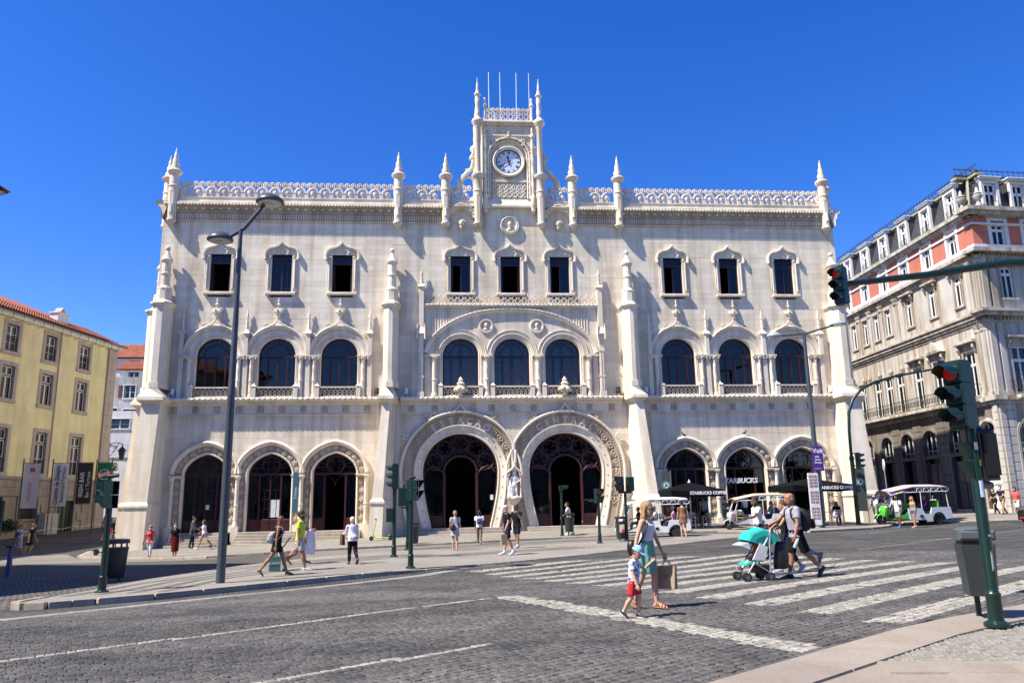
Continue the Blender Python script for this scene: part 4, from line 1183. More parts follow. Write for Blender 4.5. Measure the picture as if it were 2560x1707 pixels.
def wear(m):
 """broad worn tracks along the carriageway and darker oily patches"""
 N,L = m.node_tree.nodes,m.node_tree.links; P = N["Principled BSDF"]; src = P.inputs['Base Color'].links[0].from_socket
 g = N.new("ShaderNodeNewGeometry"); mp = N.new("ShaderNodeMapping"); mp.inputs['Rotation'].default_value = (0,0,-RA); mp.inputs['Scale'].default_value = (.12,.75,1); L.new(g.outputs['Position'],mp.inputs['Vector'])
 n1 = N.new("ShaderNodeTexNoise"); n1.inputs['Scale'].default_value = 1; n1.inputs['Detail'].default_value = 4; L.new(mp.outputs[0],n1.inputs['Vector'])
 n2 = N.new("ShaderNodeTexNoise"); n2.inputs['Scale'].default_value = .9; n2.inputs['Detail'].default_value = 6; L.new(g.outputs['Position'],n2.inputs['Vector'])
 a = mulmix(N,L,src,ramp(N,L,n1.outputs['Fac'],.35,.65,(.72,.72,.73),(1.28,1.27,1.25)).outputs[0]); b = mulmix(N,L,a.outputs[0],ramp(N,L,n2.outputs['Fac'],.34,.5,(.68,.68,.70),(1.05,1.05,1.05)).outputs[0])
 L.new(b.outputs[0],P.inputs['Base Color'])
wear(m_sett); wear(m_road)
m_wsett = M("white_sett",(0.255,0.24,0.205),0.75,0,0.25,12,0.4,55,0.35,isl=0.24)
m_calc = M("calcada_stone",(0.235,0.22,0.19),0.7,0,0.12,25,0.4,70,0.35,isl=0.2)
def grid_axis(a,b,near,step):
 out = [a]; x = a
 while x < b:
  d = 0 if near[0] <= x <= near[1] else min(abs(x - near[0]),abs(x - near[1]))
  x += step + d * 0.25; out.append(min(x,b))
 return out
gx = grid_axis(-420,420,(-45,45),1.0); gy = grid_axis(-120,520,(-45,24),1.0)
b = MB(); nx = len(gx)
b.add([(x,y,zg(x,y)) for y in gy for x in gx],[(j * nx + i,j * nx + i + 1,(j + 1) * nx + i + 1,(j + 1) * nx + i) for j in range(len(gy) - 1) for i in range(nx - 1)])
road = structure(mk("road",b,m_road,smooth='all'))
def sheet(name,poly,lift,mat,step=1.2,parent=None):
 bm = bmesh.new()
 bm.faces.new([bm.verts.new((p[0],p[1],0)) for p in poly])
 x0,x1 = min(p[0] for p in poly),max(p[0] for p in poly); y0,y1 = min(p[1] for p in poly),max(p[1] for p in poly)
 for ax,lo,hi in ((0,x0,x1),(1,y0,y1)):
  c = lo + step
  while c < hi:
   co = (c,0,0) if ax == 0 else (0,c,0); no = (1,0,0) if ax == 0 else (0,1,0)
   bmesh.ops.bisect_plane(bm,geom=bm.verts[:] + bm.edges[:] + bm.faces[:],plane_co=co,plane_no=no); c += step
 for v in bm.verts: v.co.z = zg(v.co.x,v.co.y) + (lift(v.co.x,v.co.y) if callable(lift) else lift)
 bmesh.ops.recalc_face_normals(bm,faces=bm.faces)
 me = bpy.data.meshes.new(name); bm.to_mesh(me); bm.free()
 if me.polygons and me.polygons[0].normal.z < 0: me.flip_normals()
 me.materials.append(mat)
 for p in me.polygons: p.use_smooth = True
 return mkobj(name,me,parent)
def plaza_lift(x,y):
 return 0.012 + 0.10 * ss(-3.6,-6.5,x)
PL_FRONT = [(-12.6,-29.35),(-12.2,-29.55),(-11.4,-29.0),(-10.03,-27.89),(-9.38,-26.94),(-5.3,-23.39),(-4.47,-22.11),(-2.5,-21.27),(0.7,-19.19),(5.54,-15.0),(10.0,-11.3),(13.5,-8.6)]
PL_BACK = [(12.0,-8.2),(4.0,-10.6),(-4.0,-12.3),(-8.6,-15.2),(-11.0,-18.6),(-12.6,-23.0),(-13.1,-27.5),(-13.0,-29.0)]
plaza = structure(sheet("plaza_pavement",PL_FRONT + PL_BACK,plaza_lift,m_pave))
ST_KERB = [(-25.0,6.0),(-23.6,-1.0),(-22.6,-4.6),(-20.5,-6.6),(-17.2,-8.6),(-15.0,-9.7),(-12.4,-9.31),(-6.25,-8.1),(1.75,-6.76),(4.2,-6.9),(10.29,-6.26),(12.6,-8.0),(13.4,-9.2),(15.6,-8.1),(18.2,-6.9),(20.2,-5.0),(22.2,-2.0),(22.6,6.0)]
pav = structure(sheet("station_pavement",ST_KERB + [(21.7,6.0),(21.6,0.3),(-21.6,0.3),(-21.7,6.0)],0.09,m_pave))
lane = structure(sheet("lane",[(-60,-16),(-34,-4),(-24.2,-5.0),(-20.4,-7.0),(-17.1,-9.0),(-15.0,-10.1),(-12.4,-9.7),(-6.25,-8.5),(1.75,-7.2),(4.2,-7.3),(9.0,-7.2),(12.0,-8.8),(4.0,-10.4),(-4.0,-12.1),(-8.4,-15.0),(-10.8,-18.4),(-12.4,-23.0),(-12.9,-27.5),(-13.2,-30.2),(-24,-38),(-60,-55)],0.004,m_lane))
lane2 = structure(sheet("lane_crossing",[(-10.5,-9.3),(-6.25,-8.5),(1.75,-7.2),(4.2,-7.3),(9.0,-7.2),(12.0,-8.8),(4.0,-10.4),(-4.0,-12.1),(-8.4,-15.0),(-9.4,-16.4)],0.008,m_lanelight))
band = structure(sheet("left_street_crossing",[(-34,-8.2),(-26.5,-7.6),(-24.2,-7.9),(-20.4,-9.0),(-17.1,-10.2),(-15.0,-10.6),(-12.4,-9.9),(-14.0,-9.9),(-17.2,-8.9),(-20.5,-6.9),(-22.6,-4.9),(-24.5,-2.0),(-34,-3.0)],0.008,m_lanelight))
cpv = structure(sheet("corner_pavement",[(22.6,-2.6),(27,-4.6),(34,-5.6),(70,-8.5),(70,3.0),(31.9,.3),(31.0,14),(25,14),(23.4,2)],0.05,m_pave))
# dark bands laid in the plaza mosaic
def strip(name,pts,wd,lift,mat,parent=None):
 out = []
 for s_ in (1,-1):
  q = []
  for i,p in enumerate(pts):
   a = pts[max(i - 1,0)]; c = pts[min(i + 1,len(pts) - 1)]; dx,dy = c[0] - a[0],c[1] - a[1]; l = math.hypot(dx,dy)
   q.append((p[0] - dy / l * wd / 2 * s_,p[1] + dx / l * wd / 2 * s_))
  out += q if s_ == 1 else q[::-1]
 return sheet(name,out,lift,mat,1.5,parent)
for k in range(4):
 o = 0.75 * k
 strip("dark_band",[(-11.6 + o * 0.9,-20.4 - o * 0.35),(-9.0 + o * 0.8,-17.6 - o * 0.5),(-6.0 + o * 0.6,-16.4 - o * 0.5),(-3.0 + o * 0.5,-15.6 - o * 0.45),(1.0 + o * 0.4,-14.3 - o * 0.45)],0.22,lambda x,y: plaza_lift(x,y) + 0.004,m_stripe,plaza)
for k in range(4):
 o = 0.7 * k
 strip("dark_band",[(-12.7 + o,-27.6 + o * 0.1),(-12.2 + o,-24.4 + o * 0.25),(-10.8 + o * 1.1,-21.6 + o * 0.1)],0.26,lambda x,y: plaza_lift(x,y) + 0.004,m_stripe,plaza)
for k in range(3):
 strip("dark_band",[(-6.5,-10.4 - 0.5 * k),(0.0,-9.2 - 0.5 * k),(4.0,-8.8 - 0.5 * k)],0.16,0.012,m_stripe,lane2)
def kerb(pts,top,wd,drop,mat,parent,step=1.15,out=1):
 """kerb stones laid end to end along a line; out=+1 puts them to the right of travel"""
 P = walk(pts,step)
 P = [(p[0],p[1]) for p in P] + [pts[-1]]
 for i in range(len(P) - 1):
  (xa,ya),(xb,yb) = P[i],P[i + 1]; l = math.hypot(xb - xa,yb - ya)
  if l < 0.15: continue
  ux,uy = (xb - xa) / l,(yb - ya) / l; nx_,ny_ = uy * out,-ux * out; g_ = 0.006
  q = []
  for (x,y,t) in ((xa + ux * g_,ya + uy * g_,0),(xb - ux * g_,yb - uy * g_,0),(xb - ux * g_,yb - uy * g_,1),(xa + ux * g_,ya + uy * g_,1)): q.append((x + nx_ * wd * t,y + ny_ * wd * t))
  tz = lambda x,y: zg(x,y) + (top(x,y) if callable(top) else top)
  lo = [(x,y,zg(x,y) - drop) for x,y in q]
  mid = [(x,y,tz(x,y) - 0.02) for x,y in q]
  cx_,cy_ = sum(p[0] for p in q) / 4,sum(p[1] for p in q) / 4
  hi = [(cx_ + (x - cx_) * 0.96,cy_ + (y - cy_) * 0.96,tz(x,y)) for x,y in q]
  o = MB(); v = lo + mid + hi
  f = [(8,9,10,11) if out < 0 else (11,10,9,8)]
  for k in range(4):
   k2 = (k + 1) % 4
   for s0 in (0,4): f.append((s0 + k,s0 + k2,s0 + 4 + k2,s0 + 4 + k) if out < 0 else (s0 + k2,s0 + k,s0 + 4 + k,s0 + 4 + k2))
  o.add(v,f); mk("kerb_stone",o,mat,parent)
KT = lambda x,y: 0.004 + plaza_lift(x,y) + 0.02 * ss(-5,-7,x)
kerb([(-13.05,-27.6),(-13.08,-28.6),(-12.95,-29.15),(-12.7,-29.45),(-12.4,-29.55),(-12.1,-29.5),(-11.4,-29.05)],KT,0.16,0.05,m_kerb,plaza,.42)
kerb([(-11.4,-29.05),(-10.03,-27.95),(-9.38,-27.0),(-5.3,-23.45),(-4.0,-22.2)],KT,0.16,0.05,m_kerb,plaza)
kerb([(-4.0,-22.25),(-2.5,-21.33),(0.7,-19.25),(5.54,-15.06),(10.0,-11.36),(13.5,-8.66)],0.02,0.14,0.05,m_gutter,plaza)
kerb([(-17.5,-35.8),(-11.9,-31.6),(-9.7,-29.15),(-8.9,-28.15),(-4.6,-24.25),(-3.6,-22.6)],0.012,0.42,0.05,m_gutter,plaza)
kerb(ST_KERB[1:17],0.095,0.2,0.06,m_kerb,pav,1.2)
kerb([(23.4,2),(22.6,-2.6),(27,-4.6),(34,-5.6),(50,-7)],0.055,0.2,0.06,m_kerb,cpv,1.2)
# near pavement, bottom right: slabs edging white mosaic
np_ = structure(sheet("near_pavement",[(-3.5,-41.2),(-1.42,-39.56),(2.06,-37.14),(4.21,-36.18),(9.5,-33.2),(14,-30),(14,-46),(-3.5,-46)],0.006,m_slab,0.8))
def quad_stone(q,z0,z1,name,mat,parent,bev=0.012):
 o = MB(); cx_,cy_ = sum(p[0] for p in q) / 4,sum(p[1] for p in q) / 4
 k = 1 - bev / max(0.05,0.5 * math.hypot(q[0][0] - q[2][0],q[0][1] - q[2][1]))
 lo = [(x,y,zg(x,y) + z0) for x,y in q]; hi = [(cx_ + (x - cx_) * k,cy_ + (y - cy_) * k,zg(x,y) + z1) for x,y in q]
 o.add(lo + hi,[(4,5,6,7)] + [(i,(i + 1) % 4,(i + 1) % 4 + 4,i + 4) for i in range(4)])
 return mk(name,o,mat,parent)
EDGE = [(-3.5,-41.2),(-1.42,-39.56),(2.06,-37.14),(4.21,-36.18),(9.5,-33.2)]
W1 = walk(EDGE,1.25,0.1)
for i in range(len(W1) - 1):
 a,c = W1[i],W1[i + 1]; g_ = 0.004
 ux,uy = c[0] - a[0],c[1] - a[1]; l = math.hypot(ux,uy); ux /= l; uy /= l
 na = (a[3] and (-a[2] * 0 + -(-a[2]),0)) ; w_ = 0.70
 n0 = (uy,-ux)
 q = [(a[0] + ux * g_ + n0[0] * w_,a[1] + uy * g_ + n0[1] * w_),(c[0] - ux * g_ + n0[0] * w_,c[1] - uy * g_ + n0[1] * w_),(c[0] - ux * g_,c[1] - uy * g_),(a[0] + ux * g_,a[1] + uy * g_)]
 quad_stone(q,0.0,0.03,"kerb_slab",m_slab,np_)
# second row of slabs along the lower edge of the mosaic
S0 = Vector((0.35,-39.14)); SD = Vector((0.963,-0.268)); SN = Vector((-0.268,-0.963))
for r_ in range(4):
 for i in range(0,7):
  p = S0 + SD * (i * 1.15 + 0.5 * (r_ % 2)) + SN * (0.52 * r_)
  q = [p + SN * 0.515,p + SD * 1.145 + SN * 0.515,p + SD * 1.145,p]
  quad_stone([(v.x,v.y) for v in q],0.0,0.028 + random.uniform(-.002,.002),"paving_slab",m_slab,np_)
# ------------------------------------------------ setts built one by one
def in_poly(x,y,poly):
 c = False; n = len(poly); j = n - 1
 for i in range(n):
  (xi,yi),(xj,yj) = poly[i],poly[j]
  if (yi > y) != (yj > y) and x < (xj - xi) * (y - yi) / (yj - yi) + xi: c = not c
  j = i
 return c
BARS = []
for i in range(13):
 l = Vector((1.52,-36.79)) + Vector((-0.41,1.06)) * i
 BARS.append((l.dot(RU),l.dot(RV),9.6))
def mark(x,y,rnd):
 """is the sett here a white one (crossing bars, stop line, lane lines)?"""
 p = Vector((x,y)); u,v = p.dot(RU),p.dot(RV)
 for (bu,bv,bl_) in BARS:
  if bu - 0.15 * (v - bv) < u < bu + bl_ and bv - 0.02 - 0.5 < v < bv + 0.02: return True
 a = Vector((-3.0,-32.05)); d = Vector((-0.12,-38.45)) - a; l = d.length; d /= l
 t = (p - a).dot(d); s_ = (p - a).dot(Vector((d.y,-d.x)))
 if 0 < t < l and -0.42 < s_ < 0.06: return True
 for (q0,q1) in (((-9.36 - 6.26 * 1.2,-36.46 - 4.17 * 1.2),(-3.1,-32.25)),((-5.9,-38.6),(-3.35,-36.96))):
  a = Vector(q0); d = Vector(q1) - a; l = d.length; d /= l
  t = (p - a).dot(d); s_ = (p - a).dot(Vector((-d.y,d.x)))
  if 0 < t < l and abs(s_) < 0.062: return True
 return False
GUT = [(-17.5,-35.6),(-11.9,-31.5),(-9.7,-29.1),(-8.9,-28.1),(-4.6,-24.2),(-3.6,-22.5)]
NOGO = [(-30,-20)] + [(p[0] + 0.36,p[1] - 0.36) for p in [(-19,-36.9)] + GUT] + [(p[0] + 0.1,p[1] - 0.12) for p in PL_FRONT[7:]] + [(20,5),(-30,5)]
NEARP = [(-3.6,-41.25),(-1.42,-39.55),(2.06,-37.13),(4.21,-36.17),(9.5,-33.19),(14,-30),(14,-50),(-3.6,-50)]
CAMX,CAMY = -3.87,-47.0
def build_setts(pitch,region,is_white,name_w,name_d,mats,parent,rad_max,ang=RA,hgt=(0.014,0.021),njit=0.012,keep=300,fan=None):
 U = Vector((math.cos(ang),math.sin(ang))); V = Vector((-math.sin(ang),math.cos(ang)))
 cands = []
 cam_uv = (Vector((CAMX,CAMY)).dot(U),Vector((CAMX,CAMY)).dot(V))
 n = int(rad_max / pitch) + 2
 fx,fy = 0.0826,0.9966
 for iv in range(-n,n):
  v = cam_uv[1] + iv * pitch
  v = math.floor(v / pitch) * pitch
  off = random.uniform(0,pitch)
  u = math.floor((cam_uv[0] - rad_max) / pitch) * pitch + off
  um = cam_uv[0] + rad_max
  while u < um:
   l = pitch * random.uniform(0.85,1.25)
   c = U * (u + l / 2) + V * (v + pitch / 2)
   x,y = c.x,c.y; dx,dy = x - CAMX,y - CAMY
   dep = dx * fx + dy * fy; sd = dx * fy - dy * fx
   if dep > 5.5 and dep < rad_max and abs(sd) < dep * 0.70 + 0.3 and region(x,y):
    cands.append((dep * dep + sd * sd,u,v,l,x,y))
   u += l
 cands.sort(key=lambda c: c[0])
 big = [MB(),MB()]
 for i,(_,u,v,l,x,y) in enumerate(cands):
  wh = is_white(x,y,0)
  if wh and random.random() < 0.035: wh = False
  g_ = random.uniform(0.0025,0.0075); h = random.uniform(*hgt); z0 = zg(x,y)
  tx,ty = random.uniform(-0.035,0.035),random.uniform(-0.035,0.035)
  bot = []; top = []
  for (a,c2) in ((u + g_,v + g_),(u + l - g_,v + g_),(u + l - g_,v + pitch - g_),(u + g_,v + pitch - g_)):
   a += random.uniform(-njit,njit) * .5; c2 += random.uniform(-njit,njit) * .5
   p = U * a + V * c2; bot.append((p.x,p.y,z0 - 0.02))
   a2 = a + (0.010 if a < u + l / 2 else -0.010) * pitch / 0.12; c3 = c2 + (0.009 if c2 < v + pitch / 2 else -0.009) * pitch / 0.12
   p2 = U * a2 + V * c3; top.append((p2.x,p2.y,z0 + h + tx * (p2.x - x) + ty * (p2.y - y)))
  mid = [(q[0] * .75 + t_[0] * .25,q[1] * .75 + t_[1] * .25,t_[2] - 0.008) for q,t_ in zip(bot,top)]
  vs = bot + mid + top
  fs = [(8,9,10,11)] + [(k + s0,(k + 1) % 4 + s0,(k + 1) % 4 + s0 + 4,k + s0 + 4) for k in range(4) for s0 in (0,4)]
  if i < keep:
   o = MB(); o.add(vs,fs); mk(name_w if wh else name_d,o,mats[0] if wh else mats[1],parent)
  else: big[0 if wh else 1].add(vs,fs)
 if big[0].v: stuff(mk(name_w + "s",big[0],mats[0],parent))
 if big[1].v: stuff(mk(name_d + "s",big[1],mats[1],parent))
 return len(cands)
n1 = build_setts(0.122,lambda x,y: not in_poly(x,y,NOGO) and not in_poly(x,y,NEARP),mark,"white_sett","sett",[m_wsett,m_sett],road,25.5)
CALC = [(0.42,-39.07),(1.61,-38.24),(2.5,-37.78),(4.5,-36.84),(9.7,-34.0),(12,-36),(12,-42.4),(1.68,-39.44)]
n2 = build_setts(0.062,lambda x,y: in_poly(x,y,CALC),lambda x,y,r: True,"mosaic_stone","mosaic_stone",[m_calc,m_calc],np_,13,rad(66),(0.012,0.024),0.012)
# far part of the crossing and lane lines beyond the single setts
def flat_line(name,a,c,wd,mat):
 return strip(name,[a,((a[0] + c[0]) / 2,(a[1] + c[1]) / 2),c],wd,0.006,mat,road)
m_line = cobble_mat("white_line_setts",(0.26,0.25,0.22),0.11,-RA,(0.05,0.05,0.045),0.25,0.14,0.4,0.8,0.2)
flat_line("lane_line",(9.36,-22.04),(23.3,-11.4),0.14,m_line)
flat_line("lane_line",(11.76,-19.33),(17.5,-16.0),0.12,m_line)
flat_line("lane_line",(13.5,-12.6),(24.0,-5.5),0.12,m_line)
print("setts",n1,n2)
# ================================================================== OTHER BUILDINGS
class Face:
 """a facade plane: s along it (left to right as one looks at it), y into the building"""
 def __init__(s,p0,ang): s.p = p0; s.a = ang; s.c = math.cos(ang); s.n = math.sin(ang)
 def xf(s): return Matrix.Translation((s.p[0],s.p[1],0)) @ Matrix.Rotation(s.a,4,'Z')
 def at(s,x,y,z): return (s.p[0] + s.c * x - s.n * y,s.p[1] + s.n * x + s.c * y,z)
m_yellow = stone_mat("yellow_limewash",(0.70,0.64,0.36),stain=0.25,bump=0.1)
m_base = stone_mat("grey_limestone_base",(0.30,0.275,0.24),isl=0.08,stain=0.6)
m_frame = stone_mat("pink_grey_stone_frame",(0.40,0.345,0.31),stain=0.3)
m_sash = M("white_sash",(0.68,0.68,0.66),0.5)
m_dgreen = M("dark_green_joinery",(0.01,0.022,0.018),0.4)
m_blind = M("white_inner_shutter",(0.78,0.76,0.70),0.8)
m_tile = M("clay_roof_tile",(0.36,0.115,0.06),0.8,0,0.3,9,0.3,30,isl=0.18)
m_whitew = stone_mat("white_limewash",(0.68,0.67,0.66),stain=0.2,bump=0.1)
def win_proto(w_,h,fr,sash,frame_mat,sill=0.08,mull=2,transom=0.68,rail=False,blind=True,depth=0.22,dark=m_dgreen,bars=3):
 """(frame, sash, pane, extra) meshes of a window of outer size w_ x h with its origin at the bottom centre"""
 ms = {}
 b = MB(); hw = w_ / 2
 b.box(-hw,-hw + fr,-0.05,depth,0,h); b.box(hw - fr,hw,-0.05,depth,0,h); b.box(-hw + fr,hw - fr,-0.05,depth,h - fr,h); b.slab(-hw - 0.03,hw + 0.03,-0.10,depth,-0.02,fr * 0.9,0.01)
 ms['frame'] = b.mesh("window_surround",frame_mat)
 iw = hw - fr; z0 = fr * 0.9; z1 = h - fr
 b = MB(); b.cur = 1
 for x in (-iw,iw - 0.06): b.box(x,x + 0.06,depth - 0.10,depth,z0,z1,1)
 b.box(-iw,iw,depth - 0.1,depth,z1 - 0.06,z1,1)
 zt = z0 + (z1 - z0) * transom
 b.box(-iw,iw,depth - 0.1,depth - 0.02,zt - 0.05,zt + 0.05,1)
 for x0_,x1_ in ((-iw + 0.06,-0.01),(0.01,iw - 0.06)):
  for (a,c_) in ((z0,zt - 0.05),(zt + 0.05,z1 - 0.06)):
   t = 0.05
   b.box(x0_,x0_ + t,depth - 0.08,depth - 0.03,a,c_,0); b.box(x1_ - t,x1_,depth - 0.08,depth - 0.03,a,c_,0)
   b.box(x0_,x1_,depth - 0.08,depth - 0.03,a,a + t,0); b.box(x0_,x1_,depth - 0.08,depth - 0.03,c_ - t,c_,0)
   if c_ - a > 0.9:
    for k in range(1,bars): zz = a + (c_ - a) * k / bars; b.box(x0_,x1_,depth - 0.07,depth - 0.04,zz - 0.015,zz + 0.015,0)
 ms['sash'] = b.mesh("sash",[sash,dark])
 b = MB(); b.box(-iw,iw,depth - 0.055,depth - 0.05,z0,z1); ms['pane'] = b.mesh("glass_pane",m_pane)
 if blind:
  b = MB(); b.box(-iw + 0.08,-0.03,depth + 0.05,depth + 0.07,z0,z1 - 0.1); b.box(0.03,iw - 0.08,depth + 0.05,depth + 0.07,z0,z1 - 0.1); ms['inner_shutter'] = b.mesh("inner_shutter",m_blind)
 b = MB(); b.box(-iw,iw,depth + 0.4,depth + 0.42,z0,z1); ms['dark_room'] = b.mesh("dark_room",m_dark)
 if rail:
  b = MB(); b.box(-iw,iw,-0.02,0.02,z0 + 0.95,z0 + 1.0); b.box(-iw,iw,-0.02,0.02,z0 + 0.08,z0 + 0.12)
  n = 12
  for k in range(n): x = -iw + 2 * iw * (k + 0.5) / n; b.tube([(x,0,z0 + 0.1),(x,0,z0 + 0.97)],0.012,4)
  ms['railing'] = b.mesh("railing",m_iron)
 return ms
def put_window(parent,face,x,z,ms,y=0.0,name="window"):
 o = mkobj(name,ms['frame'],parent,face.at(x,y,z),face.a)
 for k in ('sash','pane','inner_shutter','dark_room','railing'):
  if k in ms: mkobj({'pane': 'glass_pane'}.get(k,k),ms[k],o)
 return o
def wall_with_holes(b,x0,x1,z0,z1,holes,y0=0.0,y1=0.3,mat=None):
 """a wall slab with rectangular holes (xa, xb, za, zb)"""
 zs = sorted(set([z0,z1] + [h[2] for h in holes] + [h[3] for h in holes])); zs = [z for z in zs if z0 <= z <= z1]
 for a,c in zip(zs,zs[1:]):
  cur = x0
  for h in sorted(holes):
   if h[2] <= a + 1e-6 and h[3] >= c - 1e-6 and h[1] > x0 and h[0] < x1:
    if h[0] > cur: b.box(cur,h[0],y0,y1,a,c,mat)
    cur = max(cur,h[1])
  if cur < x1: b.box(cur,x1,y0,y1,a,c,mat)
def tile_roof(parent,face,x0,x1,y0,z0,y1,z1,pitch=0.24,rows=7,mat=None):
 """rows of half-round clay tiles running up the slope"""
 n = int((x1 - x0) / pitch); rr = pitch * 0.5
 ang = math.atan2(z1 - z0,y1 - y0); L_ = math.hypot(z1 - z0,y1 - y0)
 allv = MB(); allv.xf = face.xf()
 for i in range(n):
  x = x0 + pitch * (i + 0.5)
  for r_ in range(rows):
   a = L_ * r_ / rows - 0.03; c = L_ * (r_ + 1) / rows + 0.04
   vs = []
   for k in range(5):
    th = PI * k / 4
    for t,lift,wd in ((a,0.035,1.0),(c,0.0,0.88)):
     hh = rr * 0.62 * math.sin(th) * wd + lift
     vs.append((x - rr * math.cos(th) * wd,y0 + t * math.cos(ang) - hh * math.sin(ang),z0 + t * math.sin(ang) + hh * math.cos(ang)))
   allv.add(vs,[(2 * k,2 * k + 1,2 * k + 3,2 * k + 2)[::-1] for k in range(4)])
 return stuff(mk("roof_tiles",allv,mat or m_tile,parent))
# ------------------------------------------------ yellow building, left
yb = thing("yellow_house","pale yellow four-storey house with stone window frames and clay roof, left of the station","building")
YF = Face((-32.9,19.25),math.atan2(.98,.19)); X1 = 1.9; X0 = -34
cols = [-2.25 - 3.95 * k for k in range(8)]
holes = []
for c in cols: holes += [(c - .6,c + .6,12.7,14.75),(c - .6,c + .6,9.4,11.85),(c - .6,c + .6,4.1,7.45)]
b = MB(); b.xf = YF.xf(); wall_with_holes(b,X0,0.75,4.0,15.1,holes,0,0.5); mk("wall",b,m_yellow,yb)
b = MB(); b.xf = YF.xf()
b.box(X1 - 0.4,X1,0.0,14,-1.5,15.1); b.box(X0,X1,13.6,14,-1.5,15.1); b.box(X0,X0 + .4,0.5,14,-1.5,15.1)
mk("end_wall",b,m_yellow,yb)
z = -1.0; k = 0
while z < 15.0:
 q = MB(); q.xf = YF.xf(); z1 = min(z + 0.95,15.08); q.slab(0.76,1.93,-0.06,0.3,z + 0.006,z1 - 0.006,0.015); mk("quoin_stone",q,m_frame,yb); z = z1; k += 1
bh = [(-3.75,-1.85,-1.5,2.4),(-7.75,-5.9,1.1,2.65)] + [(c - .9,c + .9,1.1,2.65) for c in cols[2:]]
z = -1.5; r_ = 0; bb = MB(); bb.xf = YF.xf()
wall_with_holes(bb,X0,0.75,-1.5,3.85,bh,0.02,0.5); mk("base_wall",bb,m_base,yb)
rest_ = MB(); rest_.xf = YF.xf()
while z < 3.8:
 z1 = z + 0.6 if z < 3.2 else 3.84; x = -14.0 + 0.5 * (r_ % 2)
 while x < 0.7:
  xe = min(x + 1.15,0.74)
  if not any(h[0] < xe and h[1] > x and h[2] < z1 and h[3] > z for h in bh):
   q = MB(); q.xf = YF.xf(); q.slab(x + .006,xe - .006,-0.05,0.02,z + .006,z1 - .006,0.012); mk("base_stone",q,m_base,yb)
  x = xe
 z = z1; r_ += 1
b = MB(); b.xf = YF.xf(); b.slab(X0,0.75,-0.12,0.3,3.85,4.08,0.02); mk("string_course",b,m_base,yb)
pw_top = win_proto(1.75,2.45,0.28,m_sash,m_frame,transom=0.99,rail=True,blind=True,bars=3)
pw_mid = win_proto(1.75,2.85,0.28,m_sash,m_frame,transom=0.70,blind=True,bars=1)
pw_low = win_proto(1.75,3.55,0.28,m_sash,m_frame,transom=0.74,rail=True,blind=True,bars=2)
for c in cols:
 put_window(yb,YF,c,12.5,pw_top); put_window(yb,YF,c,9.15,pw_mid); put_window(yb,YF,c,4.08,pw_low)
b = MB(); b.xf = YF.xf(); b.box(-3.72,-1.88,0.2,0.26,-1.5,2.38)
for x in (-3.3,-2.8,-2.3): b.box(x - .03,x + .03,0.15,0.2,-1.0,2.3)
mk("door",b,m_dgreen,yb)
b = MB(); b.xf = YF.xf()
for h in bh[:2]: b.box(h[0] - .18,h[0],-0.07,.2,max(h[2],-1) - .15,h[3] + .18); b.box(h[1],h[1] + .18,-0.07,.2,max(h[2],-1) - .15,h[3] + .18); b.box(h[0],h[1],-0.07,.2,h[3],h[3] + .18)
b.box(-7.75,-5.9,-.1,.2,.95,1.1); mk("opening_frame",b,m_base,yb)
b = MB(); b.xf = YF.xf()
for h in bh[1:]: b.box(h[0],h[1],.3,.32,h[2],h[3])
mk("basement_window",b,m_dark,yb)
b = MB(); b.xf = YF.xf(); b.tube([(-5.2,-0.08,4.1),(-5.2,-0.08,15.1)],0.05,6); b.tube([(0.74,-0.1,-0.4),(0.74,-0.1,15.1)],0.06,6); mk("downpipe",b,m_frame,yb)
b = MB(); b.xf = YF.xf(); b.box(X0,X1 + 0.2,-0.3,0.5,15.1,15.3); b.box(X0,X1 + .3,-0.45,0.2,15.3,15.42); mk("eaves",b,m_whitew,yb)
b = MB(); b.xf = YF.xf(); b.tube([(X0,-0.56,15.42),(X1 + 0.5,-0.56,15.42)],0.07,8); mk("gutter",b,m_grey,yb)
for k in range(14):
 q = MB(); q.xf = YF.xf(); x = 1.4 - 1.02 * k; q.tube([(x,0.0,14.95),(x - .05,-0.5,14.97),(x,-0.5,15.4)],0.018,5); mk("gutter_bracket",q,m_iron,yb)
b = MB(); b.xf = YF.xf()
b.add([(X0,-.55,15.45),(X1 + .5,-.55,15.45),(X1 - 3,7,18.9),(X0,7,18.9)],[(0,1,2,3)]); b.add([(X1 + .5,-.55,15.45),(X1 + .5,14,15.45),(X1 - 3,7,18.9)],[(0,1,2)]); b.add([(X1 + .5,14,15.45),(X0,14,15.45),(X0,7,18.9),(X1 - 3,7,18.9)],[(0,1,2,3)])
mk("roof",b,m_tile,yb)
tile_roof(yb,YF,-16,X1 - .9,-.62,15.5,2.6,16.98,0.25,8)
b = MB(); b.xf = YF.xf(); b.box(-4.6,-3.4,0.9,1.6,15.6,16.95); b.box(-4.68,-3.32,0.82,1.68,16.95,17.05); mk("chimney",b,m_whitew,yb)
b = MB(); b.xf = YF.xf(); b.prism([(-4.35,17.05),(-3.65,17.05),(-4.0,17.5)],.95,1.55); mk("chimney_cap",b,m_frame,yb)
